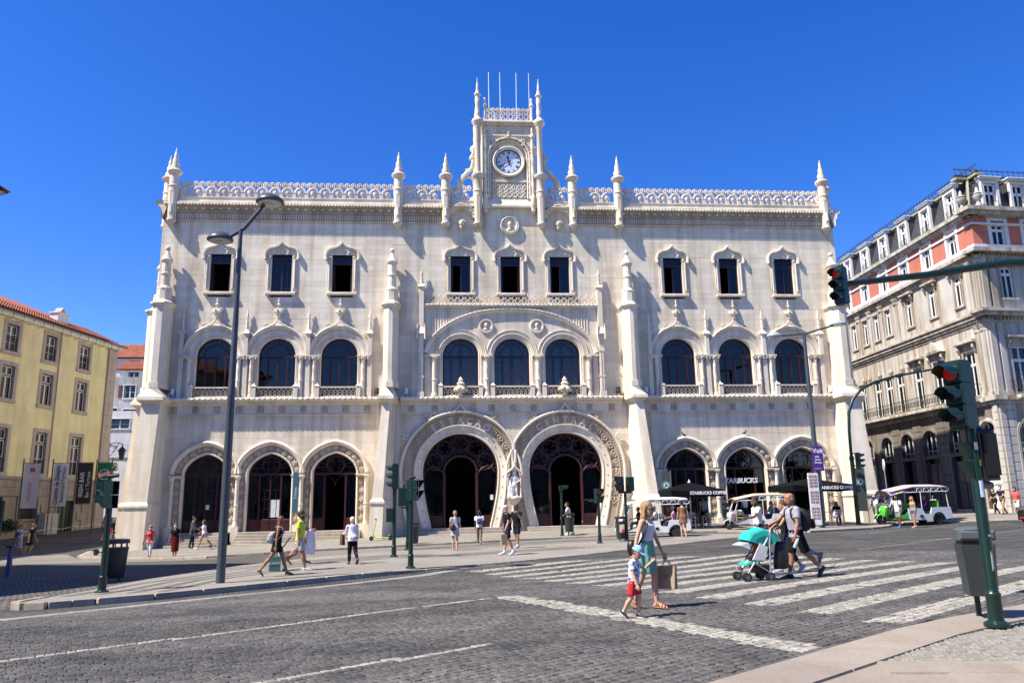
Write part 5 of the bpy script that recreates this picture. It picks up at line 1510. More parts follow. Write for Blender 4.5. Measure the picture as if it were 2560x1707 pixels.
# iron wall lantern on its corner
lt = thing("wall_lantern","ornate black iron lantern bracketed from the yellow house corner","lantern")
b = MB(); b.xf = YF.xf()
b.box(1.95,2.0,-0.05,0.05,5.6,7.3); b.tube([(2.0,0,7.05),(2.6,0,7.25),(3.4,0,7.3),(3.9,0,7.2)],0.035,6)
for k in range(3):
 cx_ = 2.25 + 0.36 * k; b.tube([(cx_ + 0.16 * (1 - .05 * i) * math.cos(i * .6),0,6.95 - 0.05 * k + 0.16 * (1 - .05 * i) * math.sin(i * .6)) for i in range(14)],0.022,5)
b.tube([(2.0,0,6.0),(2.4,0,6.3),(2.9,0,6.8),(3.3,0,7.25)],0.03,6)
mk("bracket",b,m_iron,lt)
b = MB(); b.xf = YF.xf(); b.tube([(3.8,0,7.2),(3.8,0,6.75)],0.03,6); b.lathe((3.8,0,5.9),[(0.16,0),(0.3,0.75),(0.34,0.8),(0.2,0.95),(0.06,1.1),(0.02,1.3)],6); mk("lantern_case",b,m_iron,lt)
b = MB(); b.xf = YF.xf(); b.lathe((3.8,0,5.93),[(0.165,0),(0.29,0.68)],6); mk("lantern_glass",b,M("frosted_glass",(0.45,0.45,0.42),0.3),lt)
# ------------------------------------------------ house off to the left whose roof corner shows
ch = thing("corner_house","white house at the left edge with only its clay-tiled roof corner showing","building")
CA = math.atan2(.85,.53)
CF = Face((-19.3,-20.2),CA)
b = MB(); b.xf = CF.xf(); b.box(-24,-0.55,0.55,16,-1,12.2); mk("wall",b,m_whitew,ch)
for k in range(4): 
 b = MB(); b.xf = CF.xf(); e = 0.4 - 0.1 * k; b.box(-24,-e,e,16,12.2 + 0.1 * k - (0 if k else .25),12.29 + 0.1 * k); mk("eaves",b,m_whitew,ch)
b = MB(); b.xf = CF.xf(); b.add([(-24,0,12.62),(0,0,12.62),(-8,8,15.4),(-24,8,15.4),(0,16,12.62),(-24,16,12.62)],[(0,1,2,3),(1,4,2),(4,5,3,2)]); mk("roof",b,m_tile,ch)
tile_roof(ch,CF,-9,-0.02,-0.06,12.58,1.4,13.05,0.25,3)
SF = Face((-19.3,-20.2),CA + PI / 2)
tile_roof(ch,SF,0.02,9,-0.06,12.58,1.4,13.05,0.25,3)
pw_h = win_proto(1.5,2.2,0.2,m_sash,m_frame,transom=0.99,blind=True)
for zf in (1.5,5,8.6):
 for k in range(6): put_window(ch,Face(CF.at(0,0.5,0)[:2],CA),-3 - 3.6 * k,zf,pw_h)
# ------------------------------------------------ houses climbing the hill between
def hill_house(name,label,x0,x1,y,dep,z0,z1,mat,wins,roof=None,rmat=None):
 t = thing(name,label,"house")
 F = Face((x0,y),0.0)
 hl = [(wx - ww / 2 - x0,wx + ww / 2 - x0,wz,wz + wh) for (wx,wz,ww,wh,sh) in wins]
 b = MB(); b.xf = F.xf(); wall_with_holes(b,0,x1 - x0,z0,z1,hl,0,0.4); b.box(0,.4,.4,dep,z0,z1); b.box(x1 - x0 - .4,x1 - x0,.4,dep,z0,z1); b.box(.4,x1 - x0 - .4,dep - .4,dep,z0,z1); b.box(.4,x1 - x0 - .4,.4,dep - .4,z1 - .3,z1)
 mk("wall",b,mat,t)
 for (wx,wz,ww,wh,sh) in wins:
  o = put_window(t,F,wx - x0,wz - 0.1,win_proto(ww + 0.2,wh + 0.2,0.1,m_sash,m_whitew,transom=0.99,blind=False,bars=2))
  if sh:
   q = MB()
   for k in range(7): q.box(-ww / 2 - 0.62,-ww / 2 - 0.15,-0.07,-0.03,0.15 + wh * k / 7,0.15 + wh * (k + .8) / 7)
   mk("shutter",q,M("brown_shutter",(0.10,0.03,0.02),0.7),o)
 if roof:
  rz = roof
  b = MB(); b.xf = F.xf(); W_ = x1 - x0
  b.add([(-.3,-.4,z1),(W_ + .3,-.4,z1),(W_ + .3,dep / 2,rz),(-.3,dep / 2,rz),(-.3,dep + .4,z1),(W_ + .3,dep + .4,z1)],[(0,1,2,3),(3,2,5,4)])
  b.add([(0,0,z1),(0,dep / 2,rz - .1),(0,dep,z1)],[(0,1,2)]); b.add([(W_,0,z1),(W_,dep / 2,rz - .1),(W_,dep,z1)],[(0,2,1)])
  mk("roof",b,rmat or m_tile,t)
  tile_roof(t,F,-.3,W_ + .3,-.45,z1 + .02,dep / 2,rz + .02,0.3,6)
 return t
m_greyw = stone_mat("grey_render",(0.42,0.42,0.42),stain=0.7)
m_redw = M("dark_red_render",(0.22,0.03,0.025),0.8)
m_orange = M("orange_roof_tile",(0.50,0.17,0.08),0.8,0,0.2,9,0.3,30,isl=0.12)
hill_house("hill_house","white hill house under a faded red tile roof, topmost in the gap",-49.5,-42.5,57,6,12,21.2,m_whitew,[(-45.4,19.9,1.4,1.0,False)],23.6)
hill_house("hill_house","small white house with bright orange tile roof in the gap",-44.3,-37.0,50,5,12,18.4,m_whitew,[(-42.5,17.0,1.3,1.15,False),(-40.0,17.0,1.3,1.15,False)],19.9,m_orange)
hill_house("hill_house","grey flat-roofed house with brown shutters beside its window",-45.0,-36.0,46,5,4,16.9,m_greyw,[(-41.2,14.4,1.3,1.5,True),(-43.0,12.3,1.2,0.9,False),(-41.0,12.2,1.5,0.9,False)])
hill_house("hill_house","lowest white hill house with a wide three-part window",-44.5,-35.5,43.5,2,3,12.6,m_whitew,[(-41.0,10.6,2.2,1.1,False)])
b = MB(); b.box(-46,-30,36,36.5,0,6.9); b.box(-46,-30,35.9,36.6,6.9,7.1)
rw = tag(mk("retaining_wall",b,m_whitew),"white retaining wall on the hill behind the yellow house corner","wall")
ra = thing("hill_railing","thin metal railing along the top of the hill wall","railing")
for k in range(9):
 b = MB(); b.tube([(-43 + 1.2 * k,36.2,7.1),(-43 + 1.2 * k,36.2,8.2)],0.03,5); mk("post",b,m_alu,ra)
b = MB()
for z in (7.6,8.15): b.tube([(-43,36.2,z),(-33.4,36.2,z)],0.025,5)
mk("rail",b,m_alu,ra)
b = MB(); b.tube([(-39.6,34,0.3),(-39.6,34,12.2)],0.06,6); b.lathe((-39.6,34,12.1),[(0.12,0),(0.28,0.5),(0.3,0.55),(0.05,0.8)],6)
tag(mk("street_lamp",b,m_iron),"old black lantern post on the hill behind the wall lantern","street lamp")
def leafy(name,label,cat,x,y,z0,h,r,col,n=900,leaf=0.12,trunk=True,sq=0.8,seed=1):
 t = thing(name,label,cat,(x,y,z0))
 rr = random.Random(seed)
 if trunk:
  b = MB(); b.tube([(0,0,-0.3),(0.03,0,h * .3),(0.0,0.04,h * .62)],[0.10,.08,.05],7)
  for k in range(5): a = 2 * PI * k / 5 + .4; b.tube([(0,0,h * (.35 + .05 * k)),(r * .35 * math.cos(a),r * .35 * math.sin(a),h * (.6 + .03 * k)),(r * .65 * math.cos(a),r * .65 * math.sin(a),h * .8)],[.05,.03,.015],5)
  mk("trunk",b,M("bark",(0.07,0.055,0.04),0.9),t)
 b = MB(); cl = [(rr.uniform(-.6,.6) * r,rr.uniform(-.6,.6) * r,h * rr.uniform(.5,.9)) for _ in range(14)]
 for i in range(n):
  c = cl[i % 14]; d = Vector((rr.gauss(0,1),rr.gauss(0,1),rr.gauss(0,1))).normalized() * r * .45 * rr.uniform(.35,1)
  p = Vector(c) + Vector((d.x,d.y,d.z * sq)); u = Vector((rr.gauss(0,1),rr.gauss(0,1),rr.gauss(0,.6))).normalized(); v = u.orthogonal().normalized()
  b.add([p - u * leaf,p + v * leaf * .5,p + u * leaf,p - v * leaf * .5],[(0,1,2,3)])
 mk("crown",b,M(name + "_leaves",col,0.6,isl=0.35),t)
 return t
leafy("tree","small leafy tree seen between the yellow house and the station","tree",-37.0,30,zg(-37,30) + 1.2,4.6,1.6,(0.05,0.085,0.03),1600,.13,seed=4)
leafy("shrub","dark shrub behind the crowd barrier by the yellow house, nearer one","shrub",-35.6,8.2,zg(-35.6,8.2),1.3,.9,(0.02,0.045,0.018),700,.1,False,seed=5)
leafy("shrub","dark shrub behind the crowd barrier by the yellow house, farther one","shrub",-34.4,10.6,zg(-34.4,10.6),1.2,.9,(0.025,0.05,0.02),700,.1,False,seed=6)
# ------------------------------------------------ corner building, right
m_pink = stone_mat("terracotta_pink_render",(0.50,0.17,0.115),stain=0.15,bump=0.1)
m_rstone = stone_mat("corner_building_stone",(0.50,0.47,0.425),stain=0.9)
m_rdark = stone_mat("dark_ground_floor_stone",(0.20,0.18,0.16),stain=0.8)  # darker stone for most of the left face at street level
m_slate = M("slate_scales",(0.040,0.042,0.048),0.6,0,0.25,14,0.3,40,isl=0.25)
m_olive = M("olive_zinc",(0.30,0.29,0.17),0.5)
rb = thing("corner_building","stone and terracotta-pink corner block with slate mansard and dormers, right of the station","building")
RL = Face((31.8,0.5),rad(-92.4)); RR = Face((31.8,0.5),rad(3.8))
L_END = -40.0
W_pink = win_proto(1.55,2.35,0.26,m_sash,m_whitew,transom=0.66,blind=True,bars=1,dark=m_sash)
W_stone = win_proto(1.15,2.4,0.12,m_sash,m_rstone,transom=0.78,blind=True,bars=1,dark=m_sash)
W_first = win_proto(1.6,3.5,0.18,m_sash,m_rstone,transom=0.7,blind=True,bars=1,dark=m_sash)
W_dorm = win_proto(1.25,2.1,0.16,m_sash,m_whitew,transom=0.62,blind=True,bars=1,dark=m_sash)
W_arch = win_proto(1.5,1.6,0.1,m_sash,m_rstone,transom=0.99,blind=False,bars=1,dark=m_sash)
lw = {'pink': [2.4 + 3.2 * k for k in range(12)],'stone': [2.45,5.63,8.79,12.0,13.96,15.85,17.9,21,24.2,27.4,30.6],'first': [2.2,5.9,8.65,11.3,13.1,14.9,17.5,20.5,23.7],'arch': [1.35,4.83,8.14,11.3,14.4,17.6,20.8,24],'dorm': [2.0 + 3.15 * k for k in range(12)]}
rw_ = {'pink': [1.95 + 2.5 * k for k in range(5)],'stone': [2.1 + 2.6 * k for k in range(5)],'first': [2.2 + 2.6 * k for k in range(5)],'arch': [2.2 + 3 * k for k in range(4)],'dorm': [1.8 + 2.2 * k for k in range(5)]}
for F,W_,sg,end in ((RL,lw,-1,L_END),(RR,rw_,1,16.0)):
 xs = lambda s_: sg * s_
 xa,xb = (end,0.0) if sg < 0 else (0.0,end)
 gholes = [(xs(s_) - .95,xs(s_) + .95,0.2,6.4) for s_ in W_['arch']]
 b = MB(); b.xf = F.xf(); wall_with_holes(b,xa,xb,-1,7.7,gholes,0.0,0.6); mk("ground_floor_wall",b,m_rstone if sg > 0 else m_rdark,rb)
 # rusticated blocks on the piers near the corner
 zz = 0.3; r_ = 0
 while zz < 7.2:
  edges = sorted([xs(0.0)] + [xs(s_) + d for s_ in W_['arch'][:5] for d in (-.95,.95)]); 
  if sg < 0: edges = [xs(W_['arch'][4]) - .95] + edges if False else edges
  prs = []
  e = sorted(W_['arch'][:5]); cur = 0.0
  for s_ in e: prs.append((cur,s_ - 1.0)); cur = s_ + 1.0
  for a_,c_ in prs:
   if c_ - a_ > 0.2:
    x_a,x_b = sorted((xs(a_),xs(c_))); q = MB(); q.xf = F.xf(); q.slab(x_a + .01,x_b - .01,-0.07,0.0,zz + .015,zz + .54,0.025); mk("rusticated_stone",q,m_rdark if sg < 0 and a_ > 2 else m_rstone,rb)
  zz += 0.56
 fh = [(xs(s_) - .62,xs(s_) + .62,8.25,11.3) for s_ in W_['first']]
 sh = [(xs(s_) - .46,xs(s_) + .46,14.7,16.85) for s_ in W_['stone']]
 b = MB(); b.xf = F.xf(); wall_with_holes(b,xa,xb,8.0,13.3,fh,0.0,0.6); wall_with_holes(b,xa,xb,13.7,17.7,sh,0.03,0.6); mk("stone_wall",b,m_rstone,rb)
 ph = [(xs(s_) - .52,xs(s_) + .52,18.3,20.05) for s_ in W_['pink']]
 b = MB(); b.xf = F.xf(); wall_with_holes(b,xa,xb,18.35,20.4,ph,0.0,0.6); mk("pink_wall",b,m_pink,rb)
 for (z0,z1,o,mm,nm) in ((7.7,8.0,0.35,m_rstone,"balcony_slab"),(7.45,7.7,0.15,m_rstone,"cornice"),(12.9,13.15,0.06,m_rstone,"architrave"),(13.3,13.55,0.3,m_rstone,"cornice"),(13.55,13.72,0.42,m_rstone,"cornice"),(17.35,17.6,0.08,m_rstone,"architrave"),(17.7,17.95,0.4,m_rstone,"cornice"),(17.95,18.36,0.08,m_whitew,"white_band"),(19.75,19.9,0.1,m_whitew,"white_band"),(20.4,20.6,0.3,m_rstone,"cornice"),(20.6,20.8,0.45,m_rstone,"cornice"),(20.8,20.92,0.38,m_olive,"gutter")):
  if sg > 0 and z0 > 13: o *= 1.8
  b = MB(); b.xf = F.xf(); b.box(xa - (o if sg > 0 else 0),xb + (o if sg < 0 else 0),-o,0.5,z0,z1); mk(nm,b,mm,rb)
 for z0 in (13.12,17.55,20.3):       # dentils
  b = MB(); b.xf = F.xf(); x = xa + .1
  while x < xb: b.box(x,x + .14,-.2,0,z0,z0 + .16); x += .28
  stuff(mk("dentils",b,m_rstone,rb))
 # mansard with slates, hips in zinc
 b = MB(); b.xf = F.xf(); dp = 0.95
 b.add([(xa,0.05,20.9),(xb,0.05,20.9),(xb + (-dp if sg < 0 else 0),dp,23.5),(xa + (dp if sg > 0 else 0),dp,23.5)],[(0,1,2,3)]); mk("mansard",b,m_slate,rb)
 sl = MB(); sl.xf = F.xf()
 for r_ in range(13):
  t0 = r_ / 13; z0 = 20.9 + 2.6 * t0; y0 = 0.05 + 0.9 * t0; x = 0.02 + 0.14 * (r_ % 2)
  lim = 20 if sg < 0 else 14
  while x < lim:
   w_ = 0.27; X_ = xs(x + w_ / 2 + dp * t0 * 0.9)
   sl.add([(X_ - w_ / 2,y0 - .03,z0 + .06),(X_ - w_ / 4,y0 - .045,z0 - .02),(X_ + w_ / 4,y0 - .045,z0 - .02),(X_ + w_ / 2,y0 - .03,z0 + .06),(X_ + w_ / 2,y0 + .04,z0 + .22),(X_ - w_ / 2,y0 + .04,z0 + .22)],[(0,1,2,3,4,5)]); x += 0.28
 stuff(mk("slates",sl,m_slate,rb))
 b = MB(); b.xf = F.xf(); b.box(xa,xb,dp - .15,dp + .4,23.45,23.62); mk("roof_gutter",b,m_olive,rb)
 b = MB(); b.xf = F.xf(); b.box(xa,xb,dp - .05,dp + .1,23.62,23.72)
 x = xa + .1
 while x < xb:
  b.tube([(x,dp,23.7),(x,dp,24.45)],0.03,4); b.tube([(x + .12,dp,23.75),(x + .02,dp,23.95),(x + .14,dp,24.15)],0.02,4); x += 0.42
 for z0 in (23.78,24.25): b.tube([(xa,dp,z0),(xb,dp,z0)],0.03,4)
 mk("roof_railing",b,m_iron,rb)
 for s_ in W_['dorm']:
  o = mkobj("dormer",W_dorm['frame'],rb,F.at(xs(s_),0.0,20.92),F.a)
  for k in ('sash','pane','inner_shutter'): mkobj({'pane': 'glass_pane'}.get(k,k),W_dorm[k],o)
  q = MB(); q.box(-.68,-.58,-.06,.14,0,2.1); q.box(.58,.68,-.06,.14,0,2.1); q.box(-.72,.72,.0,.3,2.1,2.2); q.slab(-.76,.76,-.18,.3,2.2,2.32,.03); q.slab(-.84,.84,-.24,.3,2.32,2.40,.03); mk("dormer_hood",q,m_whitew,o)
  q = MB(); q.box(-.7,-.6,.14,1.0,0,2.2); q.box(.6,.7,.14,1.0,0,2.2); q.box(-.76,.76,.3,1.05,2.2,2.36); mk("dormer_cheek",q,m_slate,o)
  q = MB()
  for k in range(8): q.tube([(-.45 + .13 * k,-.1,.2),(-.45 + .13 * k,-.1,.6)],0.012,4)
  q.tube([(-.5,-.1,.6),(.5,-.1,.6)],0.018,4); q.tube([(-.5,-.1,.22),(.5,-.1,.22)],0.014,4); mk("dormer_rail",q,m_iron,o)
 for s_ in W_['pink']:
  o = put_window(rb,F,xs(s_),18.0,W_pink)
  q = MB(); q.slab(-.85,.85,-.12,.1,2.35,2.5,.02); q.slab(-.7,.7,-.18,0,-.12,-.0,.02); mk("lintel",q,m_whitew,o)
 for i,s_ in enumerate(W_['stone']):
  o = put_window(rb,F,xs(s_),14.5,W_stone)
  q = MB()
  if i < 3 or sg > 0:
   q.slab(-.85,.85,-.35,.03,2.62,2.78,.03)
   for sx in (-.68,.68): q.tube([(sx,-.05,2.15),(sx,-.22,2.4),(sx,-.16,2.62)],[.05,.09,.07],6)
  else:
   q.box(-.62,.62,-.05,.03,2.4,2.55)
  mk("lintel",q,m_rstone,o)
 if sg < 0:
  for s_ in (10.6,12.95,14.9,16.9,19.0):
   q = MB(); q.xf = F.xf(); q.box(xs(s_) - .22,xs(s_) + .22,-.12,.05,13.75,16.9); q.box(xs(s_) - .3,xs(s_) + .3,-.2,.05,13.72,14.0)
   q.lathe((xs(s_),-.02,16.8),[(.22,0),(.26,.1),(.24,.2),(.34,.4),(.36,.5)],8,lobes=6,amp=.12); mk("pilaster",q,m_rstone,rb)
 for i,s_ in enumerate(W_['first']):
  o = put_window(rb,F,xs(s_),8.0,W_first)
  q = MB()
  if sg < 0 and i == 1:
   q.prism([(-1.1,3.9),(1.1,3.9),(0,4.75)],-.42,0); q.prism([(-.7,4.02),(.7,4.02),(0,4.5)],-.45,-.42)
  elif i < 3 or sg > 0: q.slab(-1.05,1.05,-.42,0,3.85,4.05,.03)
  for sx in (-.85,.85): q.tube([(sx,-.05,3.2),(sx,-.26,3.55),(sx,-.2,3.85)],[.06,.11,.08],6)
  mk("lintel",q,m_rstone,o)
 # wrought iron balconies
 spans = ((1.3,3.1),(5.0,17.2)) if sg < 0 else ((1.3,3.1),(3.9,5.7),(6.5,8.3))
 for s0,s1 in spans:
  xa_,xb_ = sorted((xs(s0),xs(s1))); q = MB(); q.xf = F.xf()
  for z0 in (8.08,8.95): q.tube([(xa_,-.6,z0),(xb_,-.6,z0)],0.022,5)
  for x in (xa_,xb_):
   for z0 in (8.08,8.95): q.tube([(x,-.6,z0),(x,0,z0)],0.02,5)
  x = xa_
  while x <= xb_ + .01:
   q.tube([(x,-.6,8.08),(x,-.6,8.95)],0.016,4)
   q.tube([(x + .1 + .07 * math.cos(t_),-.6,8.5 + .2 * math.sin(t_)) for t_ in [2 * PI * k / 9 for k in range(9)]],0.014,4,closed=True); x += .2
  mk("balcony_railing",q,m_iron,rb)
  q = MB(); q.xf = F.xf(); q.slab(xa_ - .1,xb_ + .1,-.68,0,7.78,8.02,.03); mk("balcony_floor",q,m_rstone,rb)
 # arched shop openings
 for i,s_ in enumerate(W_['arch']):
  x = xs(s_)
  q = MB(); q.xf = F.xf()
  ring = arc(x,5.45,.95,180,0,14)
  pol = [(x - .95,6.4)] + [(p[0],p[1]) for p in ring] + [(x + .95,6.4)]
  for k in range(14): q.add([(ring[k][0],0.0,ring[k][1]),(ring[k + 1][0],0.0,ring[k + 1][1]),(ring[k + 1][0],0.0,6.42),(ring[k][0],0.0,6.42)],[(0,1,2,3)]); 
  q.sweep([(x - .95,0.3)] + ring + [(x + .95,0.3)],[(0,.4),(0,-.04),(.05,-.09),(.22,-.09),(.26,0)])
  q.box(x - .95,x + .95,-.06,.4,4.35,4.6)
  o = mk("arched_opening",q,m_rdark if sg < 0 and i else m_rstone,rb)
  g = MB(); g.xf = F.xf(); g.box(x - .9,x + .9,.3,.31,0.4,6.35); mk("glass_pane",g,m_pane,o)
  g = MB(); g.xf = F.xf(); g.box(x - .95,x + .95,1.2,1.25,.3,6.4); mk("dark_room",g,m_dark,o)
  g = MB(); g.xf = F.xf()
  for xx in (-.9,-.32,.26,.84): g.box(x + xx,x + xx + .06,.24,.3,4.6,6.3)
  g.box(x - .9,x + .9,.24,.3,4.9,4.97); mk("sash",g,m_sash,o)
  g = MB(); g.xf = F.xf()
  for k in range(11): g.tube([(x - .85 + .17 * k,-.08,4.6),(x - .85 + .17 * k,-.08,5.1)],0.014,4)
  g.tube([(x - .9,-.08,5.1),(x + .9,-.08,5.1)],.02,4); mk("railing",g,m_iron,o)
  st = MB(); st.xf = F.xf()
  for k in range(3): st.box(x - .95,x + .95,-.1 - .28 * k,.3,.1,.72 - .2 * k)
  mk("door_steps",st,m_rstone,o)
  if sg < 0 and i in (1,2):
   m_post = M("dim_fashion_poster",(0.14,0.13,0.13),.5)
   for dx in (-.45,.45):
    g = MB(); g.xf = F.xf(); g.box(x + dx - .4,x + dx + .4,.26,.27,.8,4.0); mk("poster",g,m_post,o)
    g = MB(); g.xf = F.xf(); g.ball((x + dx,.25,3.35),.16,.02,.2,8,6); g.ball((x + dx,.25,2.9),.3,.02,.3,8,6); mk("poster_portrait",g,M("poster_tone",(0.30,0.18,0.13),.6),o)
# sunlit shop panel beside the corner
b = MB(); b.xf = RL.xf(); b.box(-2.2,-.5,.2,.25,.75,4.3); so_ = mk("shop_panel",b,m_white,rb)
b = MB(); b.xf = RL.xf(); add_text(b,"5",-1.5,.195,3.0,.85,.02,.02); add_text(b,"8",-1.12,.195,3.1,.55,.02,.0); add_text(b,"essência",-1.3,.195,2.3,.26,.01); b.box(-1.25,-1.0,.18,.2,2.7,2.74); b.box(-2.2,-.5,.18,.2,1.72,1.78); b.box(-2.2,-.5,.18,.2,3.75,3.8); mk("sign_lettering",b,m_ink,so_)
# corner pilasters, urns, hip
for F,sg in ((RL,-1),(RR,1)):
 for z0,z1 in ((8.0,12.9),(13.72,17.35)):
  b = MB(); b.xf = F.xf()
  for s_ in (.32,.92): b.box(sg * s_ - .2,sg * s_ + .2,-.14,.02,z0 + .3,z1 - .5); b.box(sg * s_ - .26,sg * s_ + .26,-.2,.02,z0,z0 + .3)
  for s_ in (.32,.92): b.lathe((sg * s_,-.02,z1 - .55),[(.2,0),(.24,.1),(.22,.2),(.3,.4),(.34,.52)],8,lobes=6,amp=.14)
  mk("pilaster",b,m_rstone,rb)
 for zz in [0.4 + .5 * k for k in range(14)]:
  for s_ in (.25,):
   q = MB(); q.xf = F.xf(); xa_,xb_ = sorted((0.0,sg * .42)); q.slab(xa_ + .01,xb_ - .0,-.12,0,zz + .01,zz + .48,.02); mk("corner_stone",q,m_rstone,rb)
for (x,y) in ((31.6,.9),(32.3,.2)):
 b = MB(); b.lathe((x,y,20.85),[(.22,0),(.22,.3),(.12,.36),(.08,.5),(.3,.75),(.32,.9),(.18,1.0),(.3,1.06),(.12,1.2),(.1,1.4),(.02,1.55)],10); mk("urn",b,m_rstone,rb,smooth=True)
b = MB(); b.tube([(31.86,.58,20.95),(32.72,1.52,23.55)],.1,6); mk("hip",b,m_olive,rb)
b = MB(); b.xf = RL.xf(); b.box(L_END,-1.2,1.2,25,23.3,23.5); b.box(L_END,L_END + .4,.6,20,-1,23.3); mk("roof_deck",b,m_slate,rb)
b = MB(); b.xf = RR.xf(); b.box(15.6,16,.6,20,-1,23.3); mk("far_wall",b,m_rstone,rb)
# ------------------------------------------------ across the square, behind the camera: what the station's glass reflects
ob_ = thing("facing_building","pale building across the square that shows only in the station's glass","building")
OF = Face((45,-78),PI)
oc = [3 + 4.2 * k for k in range(21)]
b = MB(); b.xf = OF.xf(); wall_with_holes(b,0,90,-1,19,[(c - .7,c + .7,z,z + 2.4) for c in oc for z in (1,5.5,9.8,14)],0,.5); b.box(0,90,-.5,.3,19,19.6); b.box(0,90,-.2,0,4.4,4.8); mk("wall",b,m_rstone,ob_)
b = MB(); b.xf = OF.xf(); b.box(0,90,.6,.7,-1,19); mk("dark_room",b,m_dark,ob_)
# ================================================================== PEOPLE
TMP = bpy.data.scenes.new("workbench")
def fuse(mb,voxel,smooth_it=4,name="body",crease=None):
 """union of overlapping closed shapes into one continuous skin"""
 me = mb.mesh(name,[],False)
 ob = bpy.data.objects.new(name,me); TMP.collection.objects.link(ob)
 r = ob.modifiers.new("r",'REMESH'); r.mode = 'VOXEL'; r.voxel_size = voxel; r.adaptivity = 0
 if smooth_it:
  s = ob.modifiers.new("s",'SMOOTH'); s.factor = 0.5; s.iterations = smooth_it
 vl = TMP.view_layers[0]; vl.update(); dg = vl.depsgraph
 out = bpy.data.meshes.new_from_object(ob.evaluated_get(dg),depsgraph=dg)
 bpy.data.objects.remove(ob); bpy.data.meshes.remove(me)
 if crease:
  amp,fr = crease
  out.update(); nor = [v.normal.copy() for v in out.vertices]
  for v,n_ in zip(out.vertices,nor):
   q = v.co; d = noise.noise(Vector((q.x * fr,q.y * fr,q.z * fr * 0.45))) + 0.5 * noise.noise(Vector((q.x * fr * 2.3,q.y * fr * 2.3,q.z * fr * 1.4 + 7)))
   v.co = q + n_ * d * amp
 out.polygons.foreach_set('use_smooth',[True] * len(out.polygons)); out.update()
 out.name = name
 return out
def ring(c,ax,up,ru,rs,n=12,p=2.0):
 """ellipse ring: centre, axis, 'up' half-axis direction, radii"""
 ax = Vector(ax).normalized(); u = Vector(up); u = (u - ax * u.dot(ax)).normalized(); s_ = ax.cross(u)
 out = []
 for k in range(n):
  t = 2 * PI * k / n; ct,st = math.cos(t),math.sin(t)
  out.append(Vector(c) + u * ru * (abs(ct) ** (2 / p)) * (1 if ct >= 0 else -1) + s_ * rs * (abs(st) ** (2 / p)) * (1 if st >= 0 else -1))
 return out
def limb(mb,pts,rs,n=10):
 """tapering limb with rounded ends"""
 P = [Vector(p) for p in pts]; a = (P[0] - P[1]).normalized() * rs[0] * 0.6; z = (P[-1] - P[-2]).normalized() * rs[-1] * 0.6
 Q = [P[0] + a] + P + [P[-1] + z]; R_ = [rs[0] * 0.55] + list(rs) + [rs[-1] * 0.55]
 mb.tube(Q,R_,n)
SKIN = {'fair': (0.52,0.30,0.20),'tan': (0.40,0.205,0.12),'olive': (0.33,0.165,0.095),'brown': (0.16,0.075,0.042),'dark': (0.07,0.035,0.022),'pink': (0.50,0.24,0.17)}
def skin_mat(k): return M("skin_" + k,SKIN[k],0.5,0,0.06,8,spec=0.35)
def cloth(name,col,var=0.08,sc=6,rough=0.85): return M(name,col,rough,0,var,sc,0.15,160,0.06)
def hair_mat(k):
 c = {'blond': (0.30,0.18,0.075),'brown': (0.07,0.035,0.018),'black': (0.012,0.009,0.008),'grey': (0.45,0.43,0.40),'white': (0.66,0.63,0.52),'auburn': (0.12,0.045,0.02)}[k]
 return M("hair_" + k,c,0.5,0,0.35,25,0.5,90)
def pattern_mat(name,base,spots,scale=26,th=0.56):
 if name in _mats: return _mats[name]
 m,N,L,P = new_mat(name); P.inputs['Roughness'].default_value = 0.85
 tc = N.new("ShaderNodeTexCoord"); col = None
 for i,c in enumerate(spots):
  nz = N.new("ShaderNodeTexNoise"); nz.inputs['Scale'].default_value = scale * (1 + .15 * i); nz.inputs['Detail'].default_value = 1
  mp = N.new("ShaderNodeMapping"); mp.inputs['Location'].default_value = (i * 3.7,i * 1.3,i * 5.1); L.new(tc.outputs['Object'],mp.inputs['Vector']); L.new(mp.outputs[0],nz.inputs['Vector'])
  r = ramp(N,L,nz.outputs['Fac'],th,th + .03,(0,0,0),(1,1,1))
  mx = N.new("ShaderNodeMixRGB"); L.new(r.outputs[0],mx.inputs[0])
  if col is None: mx.inputs[1].default_value = (*base,1)
  else: L.new(col,mx.inputs[1])
  mx.inputs[2].default_value = (*c,1); col = mx.outputs[0]
 L.new(col,P.inputs['Base Color']); _mats[name] = m
 return m
